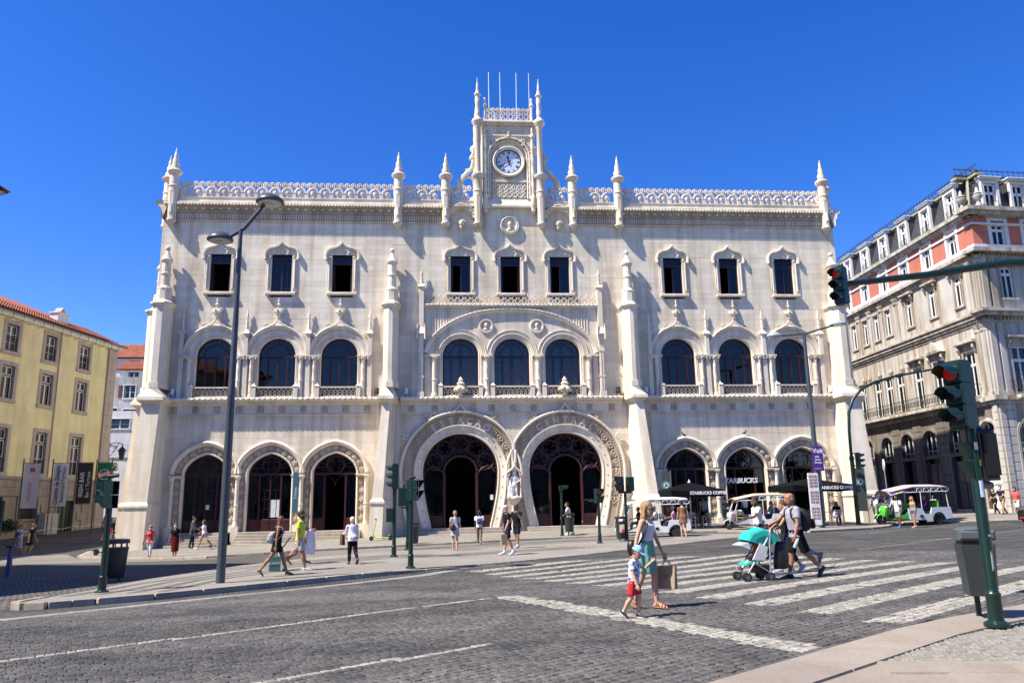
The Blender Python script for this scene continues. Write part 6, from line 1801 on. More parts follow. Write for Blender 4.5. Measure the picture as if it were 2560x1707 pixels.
def person(label,x,y,head_deg,H,z=None,sex='m',skin='tan',legs=((18,8),(-16,22)),arms=((-18,8,15),(20,8,20)),lean=3,headyaw=0,headpitch=0,
   hair=('short','brown'),top=None,bottom=None,shoes=('shoe',(0.02,0.02,0.02)),detail=2,build=1.0,group=None,seated=None,foot=(0,None),extras=None,face=True):
 """legs: (hip flex, knee bend) left/right; arms: (shoulder swing, abduction, elbow) left/right; local +x is forward, +y is the figure's left"""
 if z is None: z = zg(x,y)
 fem = sex == 'f'; kid = sex == 'k'
 t = thing("person",label,"person",(x,y,z),rad(head_deg),group)
 vox = {3: 0.0095,2: 0.014,1: 0.02}[detail] * (0.7 if kid else 1)
 L_ = rad(lean); sp = Vector((math.sin(L_),0,math.cos(L_)))
 hipz = 0.50 if kid else 0.525
 pel = Vector((0,0,hipz)); w_ = build
 hd = 1.28 if kid else 1.0                       # children have larger heads
 tl = 0.285 if kid else 0.30                     # pelvis to neck base
 def P(v): return v * H
 legd = 0.245 if not kid else 0.225; shd = 0.235 if not kid else 0.215
 J = {}
 for i,sgn in ((0,1),(1,-1)):
  a,b_ = rad(legs[i][0]),rad(legs[i][1]); spread = legs[i][2] if len(legs[i]) > 2 else 0.0
  hip = pel + Vector((0,sgn * 0.048 * w_,-0.01))
  kn = hip + Vector((math.sin(a),sgn * spread,-math.cos(a))) * legd
  an = kn + Vector((math.sin(a - b_),sgn * spread * .3,-math.cos(a - b_))) * shd
  J['hip',i],J['kn',i],J['an',i] = hip,kn,an
  J['pitch',i] = min(0.0,0.0) if abs(a - b_) < 0.32 else (a - b_)
 low = min(J['an',i].z - 0.04 + min(0,math.sin(J['pitch',i]) * 0.10 if J['pitch',i] < 0 else 0) for i in (0,1))
 dz = seated / H - hipz if seated is not None else -low
 for k in list(J):
  if k[0] != 'pitch': J[k] = J[k] + Vector((0,0,dz))
 pel = pel + Vector((0,0,dz))
 neck = pel + sp * tl
 sw = (0.098 if fem else 0.112) * w_ if not kid else 0.098
 for i,sgn in ((0,1),(1,-1)):
  s_,ab,e = (rad(q) for q in arms[i][:3]); yaw = rad(arms[i][3]) if len(arms[i]) > 3 else 0
  sh = pel + sp * (tl - 0.032) + Vector((0,sgn * sw,0))
  s_ += L_ * 0
  ud = Vector((math.sin(s_) * math.cos(ab),sgn * math.sin(ab),-math.cos(s_) * math.cos(ab)))
  el = sh + ud * 0.168
  fd = Vector((math.sin(s_ + e) * math.cos(ab),sgn * math.sin(ab) * (1 if e < .9 else .3) - sgn * math.sin(yaw),-math.cos(s_ + e) * math.cos(ab))).normalized()
  wr = el + fd * 0.145
  J['sh',i],J['el',i],J['wr',i],J['fd',i] = sh,el,wr,fd
 # ---- body skin
 b = MB(); f = lambda *a: [q * H for q in a]
 def torso(mb,secs,grow=0.0,pw=2.3,ny=14):
  rings = []
  for (tt,ry_,rx_,fx_) in secs:
   c = pel + sp * tt + Vector((fx_,0,0)); rings.append(ring(P(c),sp,(1,0,0),(rx_ + grow) * H,(ry_ + grow) * H,ny,pw))
  mb.loft(rings)
 if fem: T_ = [(-.055,.055,.045,-.005),(-.02,.095,.068,-.012),(.03,.098,.07,-.012),(.09,.078,.055,0),(.14,.072,.052,.004),(.19,.082,.064,.014),(.235,.088,.06,.01),(.268,.085,.046,0),(.29,.045,.036,-.004),(.31,.03,.03,-.002)]
 elif kid: T_ = [(-.05,.055,.05,0),(-.01,.085,.07,0),(.08,.082,.07,.006),(.16,.085,.068,.002),(.23,.085,.058,0),(.26,.07,.045,0),(.29,.04,.036,0)]
 else: T_ = [(-.055,.055,.05,0),(-.015,.09,.068,-.004),(.04,.09,.066,0),(.10,.086,.064,.004),(.17,.10,.07,.004),(.23,.108,.066,0),(.265,.098,.05,-.004),(.288,.05,.04,-.004),(.31,.033,.034,-.002)]
 T_ = [(a,b1 * w_,c1 * w_,d1) for a,b1,c1,d1 in T_]
 torso(b,T_)
 hp = rad(headpitch) + L_ * 0.4; hx = Vector((math.cos(rad(headyaw)),math.sin(rad(headyaw)),0))
 fwdh = (hx * math.cos(hp) - Vector((0,0,1)) * math.sin(hp)).normalized(); uph = (Vector((0,0,1)) * math.cos(hp) + hx * math.sin(hp)).normalized(); sdh = uph.cross(fwdh)
 hc = neck + Vector((0.012,0,0.0)) + uph * (0.085 * hd)
 limb(b,[P(neck - sp * .03),P(neck + uph * .05 * hd)],f(.033 if not fem else .028,.029 if not fem else .025))
 def hp_(fx_,sy_,uz_): return P(hc + (fwdh * fx_ + sdh * sy_ + uph * uz_) * hd)
 def hring(fc,uz,rf,rs_,n=14,p=2.2): return ring(hp_(fc,0,uz),uph,fwdh,rf * H * hd,rs_ * H * hd,n,p)
 b.loft([hring(.018,-.066,.016,.018),hring(.014,-.058,.034,.03),hring(.006,-.045,.046,.038),hring(.002,-.02,.053,.043),hring(-.002,.005,.058,.046),hring(-.005,.03,.058,.047),hring(-.007,.05,.048,.04),hring(-.008,.062,.03,.026),hring(-.008,.067,.01,.01)])
 b.tube([hp_(.05,0,.005),hp_(.062,0,-.012),hp_(.066,0,-.02),hp_(.05,0,-.026)],f(.005,.008,.011,.007),7)
 for s1 in (-1,1): b.tube([hp_(-.005,s1 * .045,.008),hp_(-.008,s1 * .053,.0),hp_(-.002,s1 * .047,-.02)],f(.007,.010,.006),6)
 b.tube([hp_(.044,-.016,-.042),hp_(.054,0,-.041),hp_(.044,.016,-.042)],f(.005,.007,.005),6)
 for i in (0,1):
  hip,kn,an = J['hip',i],J['kn',i],J['an',i]
  m1 = hip.lerp(kn,.5) + Vector((.008,0,0)); m2 = kn.lerp(an,.33) + Vector((-.009,0,0)); m3 = kn.lerp(an,.7)
  q = 1.0 if not fem else 0.97
  if kid: q = 1.12
  limb(b,[P(hip),P(m1),P(kn),P(m2),P(m3),P(an)],f(.052 * w_ * q,.046 * w_ * q,.033 * q,.034 * q,.025 * q,.0205 * q),12)
  J['toe',i] = None
  pt = J['pitch',i]; fw = Vector((math.cos(pt),0,math.sin(pt))); dn = Vector((math.sin(pt),0,-math.cos(pt)))
  heel = an - fw * .022 + dn * .024; ball_ = an + fw * .065 + dn * .030; toe = an + fw * .10 + dn * .033
  J['heel',i],J['ball',i],J['toe',i],J['dn',i],J['fw',i] = heel,ball_,toe,dn,fw
  limb(b,[P(an + dn * .005),P(heel)],f(.02,.019)); limb(b,[P(an + fw * .01 + dn * .008),P(ball_),P(toe)],f(.022,.018,.012),8)
  sh,el,wr,fd = J['sh',i],J['el',i],J['wr',i],J['fd',i]; q = (0.85 if fem else 1.0) * (1.05 if kid else 1)
  limb(b,[P(sh.lerp(pel + sp * (tl - .03),.25)),P(sh),P(sh.lerp(el,.45)),P(el),P(el.lerp(wr,.3)),P(wr)],f(.034 * q,.033 * q,.0285 * q,.0215 * q,.0225 * q,.0150 * q),10)
  # palm
  up_ = Vector((0,1 if i == 0 else -1,0)); sd_ = fd.cross(up_).normalized()
  J['sd',i] = sd_; J['pl',i] = wr + fd * .052
  b.loft([ring(P(wr - fd * .005),fd,sd_,.015 * H * q,.012 * H * q,8),ring(P(wr + fd * .018),fd,sd_,.022 * H * q,.012 * H * q,8),ring(P(wr + fd * .048),fd,sd_,.024 * H * q,.010 * H * q,8),ring(P(wr + fd * .056),fd,sd_,.019 * H * q,.006 * H * q,8)])
 me = fuse(b,vox,4 if detail > 1 else 3,"body")
 bd = mkobj("body",me,t); me.materials.append(skin_mat(skin))
 # fingers: five of unequal length, curled, rooted inside the palm
 fb = MB()
 for i in (0,1):
  wr,fd,sd_ = J['wr',i],J['fd',i],J['sd',i]; inn = Vector((0,-1 if i == 0 else 1,0))
  for k,(o_,ln) in enumerate(((-.0165,.034),(-.0055,.041),(.0055,.044),(.0165,.040))):
   r0 = wr + fd * .045 - sd_ * (-o_); d = fd
   p1 = r0 + d * ln * .4 + inn * .002; p2 = p1 + (d * .8 + inn * .6).normalized() * ln * .35; p3 = p2 + (d * .3 + inn * .95).normalized() * ln * .3
   limb(fb,[P(r0),P(p1),P(p2),P(p3)],f(.0054,.0052,.0048,.004),6)
  r0 = wr + fd * .014 + sd_ * .016; p1 = r0 + (fd * .7 + sd_ * .7).normalized() * .022; p2 = p1 + (fd * .9 + inn * .3 + sd_ * .2).normalized() * .02
  limb(fb,[P(r0),P(p1),P(p2)],f(.0068,.006,.0045),6)
 bm = bmesh.new(); bm.from_mesh(me); tm = fb.mesh("fingers",skin_mat(skin),'all'); bm.from_mesh(tm); bm.to_mesh(me); bm.free(); bpy.data.meshes.remove(tm)
 for p in me.polygons: p.use_smooth = True
 # ---- clothes
 def sleeve(mb,i,upto,r0,r1):
  sh,el,wr = J['sh',i],J['el',i],J['wr',i]; e = sh.lerp(el,upto) if upto <= 1 else el.lerp(wr,upto - 1)
  pts = [sh.lerp(pel + sp * (tl - .03),.3),sh] + ([el] if upto > 1 else []) + [e]
  rr = [r0,r0] + ([r0 * .85] if upto > 1 else []) + [r1]
  mb.tube([P(p) for p in pts],f(*rr),10)
 def legcloth(mb,i,upto,r0,r1,flare=0):
  hip,kn,an = J['hip',i],J['kn',i],J['an',i]; e = hip.lerp(kn,upto) if upto <= 1 else kn.lerp(an,upto - 1)
  pts = [hip + Vector((0,0,.02)),hip] + ([hip.lerp(kn,.5),kn] if upto > 1 else [hip.lerp(e,.5)]) + ([kn.lerp(an,.4)] if upto > 1.5 else []) + [e]
  n = len(pts); mb.tube([P(p) for p in pts],[H * (r0 + (r1 - r0) * max(0,k - 1) / (n - 2)) for k in range(n)],12)
 if top:
  kind,m_ = top[0],top[1]; b = MB(); g_ = 0.007
  secs = [q for q in T_ if q[0] >= -0.02]
  if kind in ('tee','shirt','polo'):
   lo = top[2] if len(top) > 2 else -.035
   hem = [(lo,T_[1][1] + .014,T_[1][2] + .012,0)]
   torso(b,hem + [(a,max(b1,.088 * w_ if not fem else .078) + .006,c1 + .006,d1) for a,b1,c1,d1 in secs if lo < a < .275] + [(.283,.06,.046,-.002)])
   for i in (0,1): sleeve(b,i,.62 if kind != 'shirt' else 1.9,.040 if not fem else .034,.037 if kind != 'shirt' else .024)
  elif kind == 'tank':
   torso(b,[(a,b1 + .004,c1 + .004,d1) for a,b1,c1,d1 in T_ if -.02 <= a <= .24] + [(.252,.066,.05,.004)])
   for s1 in (-1,1): b.tube([P(pel + sp * .235 + Vector((.052,s1 * .045,0))),P(pel + sp * .275 + Vector((.03,s1 * .052,0))),P(pel + sp * .287 + Vector((0,s1 * .054,0))),P(pel + sp * .26 + Vector((-.04,s1 * .05,0)))],f(.009,.009,.009,.009),6)
  elif kind == 'dress':
   hem_t,hw,hd_ = top[2],top[3],top[4]; hi = .24 if len(top) > 5 and top[5] == 'bare' else .272
   kx = (J['kn',0].x + J['kn',1].x) / 2
   secs2 = [(hem_t,hw,hd_,kx * .6),(hem_t * .5,.105 * w_ + (hw - .105) * .5,.08 + (hd_ - .08) * .5,kx * .3)]
   torso(b,secs2 + [(a,b1 + .007,c1 + .007,d1) for a,b1,c1,d1 in T_ if -.025 < a < hi] + ([(.28,.06,.046,0)] if hi > .25 else []))
   if hi > .25:
    for i in (0,1): sleeve(b,i,.55,.036,.037)
  me = fuse(b,vox * 1.05,3,"top",(0.004 * H / 1.7,16)); mkobj({'tee': 't_shirt','polo': 'polo_shirt','shirt': 'shirt','tank': 'tank_top','dress': 'dress'}[kind],me,t); me.materials.append(m_)
 if bottom:
  kind,m_ = bottom[0],bottom[1]; b = MB()
  if kind in ('shorts','trousers','hotpants'):
   upto = {'shorts': .86,'trousers': 1.93,'hotpants': .38}[kind]
   if len(bottom) > 2: upto = bottom[2]
   torso(b,[(-.04,.08,.06,0)] + [(a,b1 + .006,c1 + .006,d1) for a,b1,c1,d1 in T_ if -.03 < a < .07])
   for i in (0,1): legcloth(b,i,upto,.058 * w_,{'shorts': .056,'trousers': .031,'hotpants': .056}[kind] * (1.1 if kid else 1))
  elif kind == 'skirt':
   hem_t,hw,hd_ = bottom[2],bottom[3],bottom[4]; kx = (J['kn',0].x + J['kn',1].x) / 2; ax_ = (J['an',0].x + J['an',1].x) / 2
   torso(b,[(hem_t,hw,hd_,kx * .9),(hem_t * .55,.108 + (hw - .108) * .6,.085 + (hd_ - .085) * .6,kx * .55),(-.03,.106,.08,-.005),(.03,.102,.076,-.008),(.075,.086,.062,0),(.1,.08,.058,0)])
  me = fuse(b,vox * 1.05,3,"bottom",(0.0045 * H / 1.7,15)); mkobj({'hotpants': 'shorts'}.get(kind,kind),me,t); me.materials.append(m_)
 # ---- shoes
 if shoes:
  kind,c = shoes[0],shoes[1]
  for i in (0,1):
   an,heel,ball_,toe,dn,fw = (J[k,i] for k in ('an','heel','ball','toe','dn','fw'))
   b = MB()
   up = -dn
   if kind == 'sandal':
    pts = [heel - fw * .012,heel + fw * .05,ball_,toe + fw * .016]
    b.loft([ring(P(p + dn * .012 if k < 2 else p + dn * .008),fw,(0,1,0),r * H,.0065 * H,8) for k,(p,r) in enumerate(zip(pts,(.02,.022,.028,.018)))])
    for p_,w2 in ((ball_ - fw * .01,.025),(ball_.lerp(toe,.5),.024),(an + fw * .02 + dn * .015,.024),(an + dn * .005,.023)):
     b.tube([P(p_ + Vector((0,w2 * math.cos(q),0)) + up * w2 * .85 * math.sin(q)) for q in [PI * k / 8 for k in range(9)]],.005 * H,5)
    mk("sandal",b,M("sandal_%s" % str(c),c,.6),t,smooth='all')
   else:
    rr = [ring(P(heel - fw * .016 + up * .004),fw,up,.02 * H,.018 * H,10),ring(P(heel + up * .008),fw,up,.027 * H,.024 * H,10),ring(P(an + fw * .02 + dn * .016),fw,up,.028 * H,.025 * H,10),ring(P(ball_ + up * .002),fw,up,.02 * H,.028 * H,10),ring(P(toe + up * .002),fw,up,.016 * H,.025 * H,10),ring(P(toe + fw * .02 + dn * .002),fw,up,.009 * H,.014 * H,10)]
    b.loft(rr)
    if kind != 'low': b.tube([P(an + dn * .012),P(an - dn * .006)],f(.026,.025),8)
    mk("shoe",b,M("shoe_%s" % str(c),c,.6),t,smooth='all')
    sl_ = MB(); off = .021
    sl_.loft([ring(P(heel - fw * .022 + dn * .014),fw,up,.007 * H,.018 * H,8),ring(P(heel + dn * .014),fw,up,.008 * H,.025 * H,8),ring(P(ball_ + dn * .012),fw,up,.008 * H,.030 * H,8),ring(P(toe + fw * .02 + dn * .009),fw,up,.006 * H,.018 * H,8)])
    mk("sole",sl_,M("sole_white",(.6,.6,.6),.7) if len(shoes) < 3 else M("sole_dark",shoes[2],.7),t,smooth='all')
    if kind == 'sock': 
     s2 = MB(); s2.tube([P(an + dn * .01),P(an.lerp(J['kn',i],.16))],f(.0245,.0245),8); mk("sock",s2,m_white,t,smooth='all')
 # ---- hair
 if hair and hair[0] != 'bald':
  kind,hc_ = hair[0],hair[1]; b = MB(); hm = hair_mat(hc_)
  if kind not in ('cap',):
   b.loft([hring(-.024,-.035,.03,.036),hring(-.02,-.012,.044,.047),hring(-.016,.012,.052,.051),hring(-.010,.034,.060,.052),hring(-.010,.055,.053,.045),hring(-.010,.070,.034,.03),hring(-.010,.076,.01,.01)])
  if kind == 'long':
   dwn = hair[2] if len(hair) > 2 else .16
   b.loft([ring(hp_(-.018,0,.03),uph,fwdh,.05 * H,.054 * H,12),ring(hp_(-.025,0,-.04),uph,fwdh,.036 * H,.053 * H,12),ring(hp_(-.042,0,-.10),uph,fwdh,.024 * H,.052 * H,12),ring(hp_(-.05,0,-dwn),uph,fwdh,.010 * H,.036 * H,12)])
   for s1 in (-1,1): b.tube([hp_(.0,s1 * .046,.03),hp_(-.012,s1 * .053,-.03),hp_(-.008,s1 * .058,-.08),hp_(.004,s1 * .055,-dwn * .9)],f(.012,.015,.017,.008),7)
  if kind == 'bun': b.ball(hp_(-.045,0,.075),.03 * H,nu=10,nv=8)
  if kind == 'pony': b.tube([hp_(-.05,0,.03),hp_(-.085,0,.0),hp_(-.085,0,-.06),hp_(-.075,0,-.1)],f(.015,.02,.018,.006),8)
  if kind == 'afro': b.ball(hp_(-.012,0,.02),.075 * H,.075 * H,.07 * H,nu=12,nv=8)
  if b.v:
   me = fuse(b,vox * .9,2,"hair",(.003 * H / 1.7,40)); mkobj("hair",me,t); me.materials.append(hm)
 # ---- face
 if face and detail >= 2:
  e = MB()
  for s1 in (-1,1):
   e.ball(hp_(.0495,s1 * .019,.004),.0045 * H * hd,nu=6,nv=5); e.tube([hp_(.054,s1 * .011,.016),hp_(.052,s1 * .026,.0155)],.0022 * H * hd,4)
  mk("eyes",e,M("eye_dark",(.015,.01,.008),.3),t,smooth='all')
  e = MB(); e.tube([hp_(.052,-.013,-.0415),hp_(.0605,0,-.0405),hp_(.052,.013,-.0415)],f(.002,.0034,.002),5); mk("mouth",e,M("lips",(.30,.10,.08),.5),t,smooth='all')
 ctx = {'t': t,'J': J,'P': P,'H': H,'hp': hp_,'hring': hring,'pel': pel,'sp': sp,'tl': tl,'f': f,'hd': hd,'neck': neck,'uph': uph,'fwdh': fwdh}
 def world(v):
  c,s_ = math.cos(rad(head_deg)),math.sin(rad(head_deg)); v = Vector(v); return Vector((x + v.x * c - v.y * s_,y + v.x * s_ + v.y * c,z + v.z))
 ctx['world'] = world
 return ctx
def cap_on(c,m_,brim=True,mb2=None):
 b = MB(); b.loft([c['hring'](-.008,.022,.062,.053),c['hring'](-.008,.04,.06,.052),c['hring'](-.008,.062,.048,.042),c['hring'](-.008,.074,.025,.022),c['hring'](-.008,.078,.006,.006)])
 if brim: b.add([c['hp'](.045,-.042,.024),c['hp'](.085,-.036,.014),c['hp'](.102,0,.012),c['hp'](.085,.036,.014),c['hp'](.045,.042,.024),c['hp'](.045,-.042,.029),c['hp'](.085,-.036,.019),c['hp'](.102,0,.017),c['hp'](.085,.036,.019),c['hp'](.045,.042,.029)],[(0,1,2,3,4),(9,8,7,6,5),(0,5,6,1),(1,6,7,2),(2,7,8,3),(3,8,9,4)])
 mk("cap",b,m_,c['t'],smooth=True)
def sunglasses(c):
 b = MB()
 for s1 in (-1,1):
  b.loft([ring(c['hp'](.0535,s1 * .019,.002),c['fwdh'],(0,0,1),.011 * c['H'],.0155 * c['H'],10),ring(c['hp'](.058,s1 * .019,.002),c['fwdh'],(0,0,1),.011 * c['H'],.0155 * c['H'],10)])
  b.tube([c['hp'](.052,s1 * .036,.006),c['hp'](-.005,s1 * .05,.008)],.0025 * c['H'],4)
 b.tube([c['hp'](.0575,-.008,.006),c['hp'](.0575,.008,.006)],.0025 * c['H'],4)
 mk("sunglasses",b,M("sunglass_lens",(.015,.01,.009),.12),c['t'],smooth=True)
def face_mask(c,col=(.55,.6,.65)):
 b = MB(); b.loft([c['hring'](.02,-.062,.025,.024),c['hring'](.016,-.045,.05,.036),c['hring'](.012,-.02,.055,.040),c['hring'](.014,-.010,.048,.034)])
 mk("face_mask",b,M("mask_%s" % str(col),col,.8),c['t'],smooth='all')
def carried(c,name,label,cat,mesh_fn,group=None):
 """a thing carried by a person stays a thing of its own, built in the carrier's frame"""
 o = thing(name,label,cat,c['t'].location,c['t'].rotation_euler.z,group); mesh_fn(o); return o
def backpack(c,label,col,sc=1.0,up=.155,name="backpack"):
 H,P,pel,sp = c['H'],c['P'],c['pel'],c['sp']
 def fn(o):
  b = MB(); k = pel + sp * up; q = .5 + .5 * sc
  rg = []
  for dz_,rx_,ry_,off in ((-.105,.03,.06,-.075),(-.095,.045,.075,-.095),(-.03,.06,.088,-.115),(.04,.058,.086,-.11),(.09,.042,.072,-.09),(.108,.02,.045,-.08)):
   rg.append(ring(P(k + sp * dz_ * sc + Vector((off - .018 * (sc - 1),0,0))),sp,(1,0,0),rx_ * H * sc,ry_ * H * sc,14,3.0))
  b.loft(rg); me = fuse(b,.014,2,"bag",(.003,14)); mkobj("bag_body",me,o); me.materials.append(M(name + str(col),col,.75,0,.15,10))
  b = MB(); b.loft([ring(P(k + sp * d * sc + Vector((-.17 * sc,0,0))),sp,(1,0,0),r1 * H * sc,r2 * H * sc,10,3) for d,r1,r2 in ((-.08,.012,.05),(-.06,.022,.065),(.0,.02,.065),(.01,.01,.05))]); mk("front_pocket",b,M(name + str(col),col,.75),o,smooth='all')
  for s1 in (-1,1):
   b = MB(); b.tube([P(pel + sp * .27 + Vector((-.065,s1 * .05,0))),P(pel + sp * .298 + Vector((-.005,s1 * .06,0))),P(pel + sp * .26 + Vector((.062,s1 * .065,0))),P(pel + sp * .18 + Vector((.076,s1 * .078,0))),P(pel + sp * .09 + Vector((.02,s1 * .105,0))),P(pel + sp * .07 + Vector((-.06,s1 * .08,0)))],.011 * H,6,sq=(1,.6)); mk("shoulder_strap",b,M(name + str(col),col,.75),o,smooth='all')
 return carried(c,name,label,"backpack",fn)
def shopping_bag(c,hand,label,col,w_=.30,h=.36,d=.12,dx=0.0,text=None,tcol=(.7,.7,.7),name="shopping_bag",drop=.10,dy=0.0,dz_=0.0):
 p = c['J']['wr',hand] * c['H'] + c['J']['fd',hand] * .085 * c['H'] + Vector((dx,dy,dz_)); m_ = M("bag_%s" % str(col),col,.7,0,.1,5)
 def fn(o):
  b = MB(); zt = p.z - drop
  b.prismz([(p.x - w_ / 2 * .92,p.y - d / 2),(p.x + w_ / 2 * .92,p.y - d / 2),(p.x + w_ / 2 * .92,p.y + d / 2),(p.x - w_ / 2 * .92,p.y + d / 2)],zt - h,zt,[(p.x - w_ / 2,p.y - d * .3),(p.x + w_ / 2,p.y - d * .3),(p.x + w_ / 2,p.y + d * .3),(p.x - w_ / 2,p.y + d * .3)])
  mk("bag_body",b,m_,o)
  for s1 in (-1,1):
   b = MB(); b.tube([(p.x - w_ * .25,p.y + s1 * d * .28,zt),(p.x - w_ * .1,p.y + s1 * .02,zt + drop),(p.x + w_ * .1,p.y + s1 * .02,zt + drop),(p.x + w_ * .25,p.y + s1 * d * .28,zt)],.006,5); mk("handle",b,m_,o)
  if text:
   b = MB(); add_text(b,text,p.x,p.y - d * .5 - .004,zt - h * .45,w_ * .3,.004); mk("print",b,M("print%s" % str(tcol),tcol,.7),o)
 return carried(c,name,label,"bag",fn)
FC = lambda n,c: cloth(n,c)
# ---- nearest: mother and child on the stop line
mo = person("woman in white tank top and green skirt walking hand in hand with a small boy",-0.80,-34.72,-38,1.63,sex='f',skin='fair',detail=3,
   legs=((12,10),(-10,12)),arms=((14,10,6),(-14,16,10)),lean=2,headyaw=4,headpitch=4,hair=('long','blond',.165),top=('tank',FC("white_cotton",(.72,.70,.76))),bottom=('skirt',FC("sage_green_jersey",(.155,.36,.26)),-.205,.098,.088),shoes=('sandal',(.42,.17,.09)))
sunglasses(mo)
def sling(o):
 c = mo; b = MB(); P,pel,sp = c['P'],c['pel'],c['sp']
 b.tube([P(pel + sp * .285 + Vector((0,-.06,0))),P(pel + sp * .25 + Vector((.045,-.075,0))),P(pel + sp * .16 + Vector((.03,-.098,0))),P(pel + sp * .05 + Vector((-.03,-.115,0)))],.013 * c['H'],7,sq=(.5,1)); mk("strap",b,m_black,o,smooth='all')
 b = MB(); b.loft([ring(P(pel + sp * (.10 - .03 * k) + Vector((-.12,-.06,0))),sp,(1,0,0),r * c['H'],r * 1.5 * c['H'],10,3) for k,r in enumerate((.02,.035,.04,.04,.035,.02))]); mk("bag_body",b,m_black,o,smooth='all')
carried(mo,"shoulder_bag","black shoulder bag worn by the woman in the green skirt","bag",sling)
shopping_bag(mo,0,"brown paper shopping bag in the left hand of the woman in green skirt",(.36,.25,.15),.30,.34,.13,text="H",tcol=(.5,.04,.03),name="paper_bag",drop=.08)
m_dino = pattern_mat("dinosaur_print_cotton",(.70,.71,.78),[(.08,.28,.30),(.30,.18,.45),(.06,.10,.30)],17,.6)
ki = person("small boy in pastel cap, printed white shirt and red shorts holding her hand",-1.22,-35.55,-34,1.04,sex='k',skin='fair',detail=3,legs=((12,14),(-8,26)),arms=((34,38,100),(10,10,14)),lean=4,headyaw=-8,headpitch=24,
   hair=('short','brown'),top=('tee',m_dino),bottom=('shorts',FC("red_shorts",(.50,.035,.05)),.78),shoes=('sock',(.02,.02,.022)),build=1.0)
m_cap = M("pastel_cap_cotton",(.28,.52,.78),.8,0,.35,9)
cap_on(ki,m_cap)
# ---- bald man with the pushchair, and the man hidden behind him
bm_ = person("bald man in grey t-shirt and black shorts pushing a teal pushchair",3.36,-30.87,186,1.78,skin='olive',detail=3,legs=((-20,26),(14,6)),arms=((8,6,12),(42,6,22)),lean=5,headyaw=8,headpitch=6,hair=('bald','black'),top=('tee',FC("light_grey_tee",(.30,.30,.35)),-.05),bottom=('shorts',FC("black_sport_shorts",(.012,.012,.014)),.92),shoes=('sock',(.012,.012,.013),(.05,.05,.05)))
backpack(bm_,"large black backpack on the bald man pushing the pushchair",(.012,.012,.013),1.25,.14)
def btl(o):
 p = bm_['J']['wr',0] * bm_['H'] + bm_['J']['fd',0] * .07 * bm_['H']; b = MB()
 b.tube([p + Vector((.02,.02,-.12)),p + Vector((-.06,.02,.02)),p + Vector((-.09,.02,.07))],[.036,.036,.014],8); mk("bottle_body",b,M("clear_bottle",(.35,.38,.40),.1),o,smooth=True)
carried(bm_,"water_bottle","clear plastic water bottle held by the bald man with the pushchair","bottle",btl)
person("man in pale blue t-shirt and jeans half hidden behind the bald man",4.35,-28.6,178,1.80,skin='olive',detail=2,legs=((16,6),(-24,44)),arms=((20,5,30),(-10,5,15)),hair=('short','black'),top=('tee',FC("pale_blue_tee",(.20,.36,.44))),bottom=('trousers',FC("pale_denim",(.22,.31,.42)),1.7),shoes=('shoe',(.16,.17,.17),(.05,.05,.05)))
person("woman in dark top pushing beside the bald man, lilac trainers",3.75,-29.5,180,1.62,sex='f',skin='tan',detail=2,legs=((20,5),(-14,24)),arms=((38,5,22),(30,6,25)),hair=('pony','brown'),top=('tank',FC("black_top",(.014,.014,.015))),bottom=('trousers',FC("navy_leggings",(.02,.025,.045)),1.6),shoes=('shoe',(.34,.30,.46)))
po_ = person("bearded man in white polo shirt with one arm stretched forward",5.15,-24.4,182,1.80,skin='brown',detail=2,legs=((14,6),(-14,18)),arms=((40,12,42),(-12,6,8)),hair=('short','black'),headpitch=4,top=('polo',FC("white_polo",(.66,.65,.62)),-.05),bottom=('trousers',FC("maroon_trousers",(.07,.02,.025))),shoes=('shoe',(.03,.03,.03)))
def beard(c,col='black'):
 b = MB(); b.loft([c['hring'](.018,-.074,.016,.018),c['hring'](.016,-.06,.037,.032),c['hring'](.010,-.045,.045,.041),c['hring'](.0,-.03,.045,.046)])
 mk("beard",b,hair_mat(col),c['t'],smooth='all')
beard(po_)
# ---- group walking on the kerb side pavement
ye = person("man in bright yellow-green t-shirt and grey shorts walking right",-8.42,-22.2,3,1.82,z=None,skin='olive',detail=2,legs=((-18,40),(14,4)),arms=((6,4,10),(-6,4,12)),lean=0,headpitch=2,hair=('short','black'),top=('tee',FC("lime_tee",(.50,.62,.06))),bottom=('shorts',FC("light_grey_shorts",(.36,.36,.36)),.78),shoes=('shoe',(.40,.40,.42)))
ye['t'].location.z += plaza_lift(-8.4,-22); beard(ye)
gi = person("woman in short black off-shoulder dress walking right with a green bag",-8.75,-23.8,5,1.70,sex='f',skin='olive',detail=2,legs=((22,4),(-26,14)),arms=((-14,6,8),(-8,7,6)),lean=4,headpitch=2,hair=('long','auburn',.15),top=('dress',FC("black_dress",(.012,.012,.014)),-.13,.115,.10,'bare'),shoes=('sandal',(.03,.025,.02)))
gi['t'].location.z += plaza_lift(-8.7,-23.8); face_mask(gi,(.16,.07,.05))
backpack(gi,"black and white patterned rucksack on the woman in black dress",(.30,.30,.30),.95,.10)
shopping_bag(gi,1,"dark green carrier bag held by the woman in black dress",(.035,.10,.075),.32,.40,.10,text="CANTE",tcol=(.6,.6,.6),drop=.12)
bk = person("man in black t-shirt half hidden behind the man in yellow",-8.95,-19.4,3,1.80,skin='tan',detail=2,legs=((16,5),(-14,20)),arms=((20,5,60),(-8,5,10)),hair=('short','black'),top=('tee',FC("black_tee",(.014,.014,.015))),bottom=('shorts',FC("beige_shorts",(.30,.26,.20)),.8),shoes=('sandal',(.10,.05,.03)))
bk['t'].location.z += plaza_lift(-8.9,-19.4)
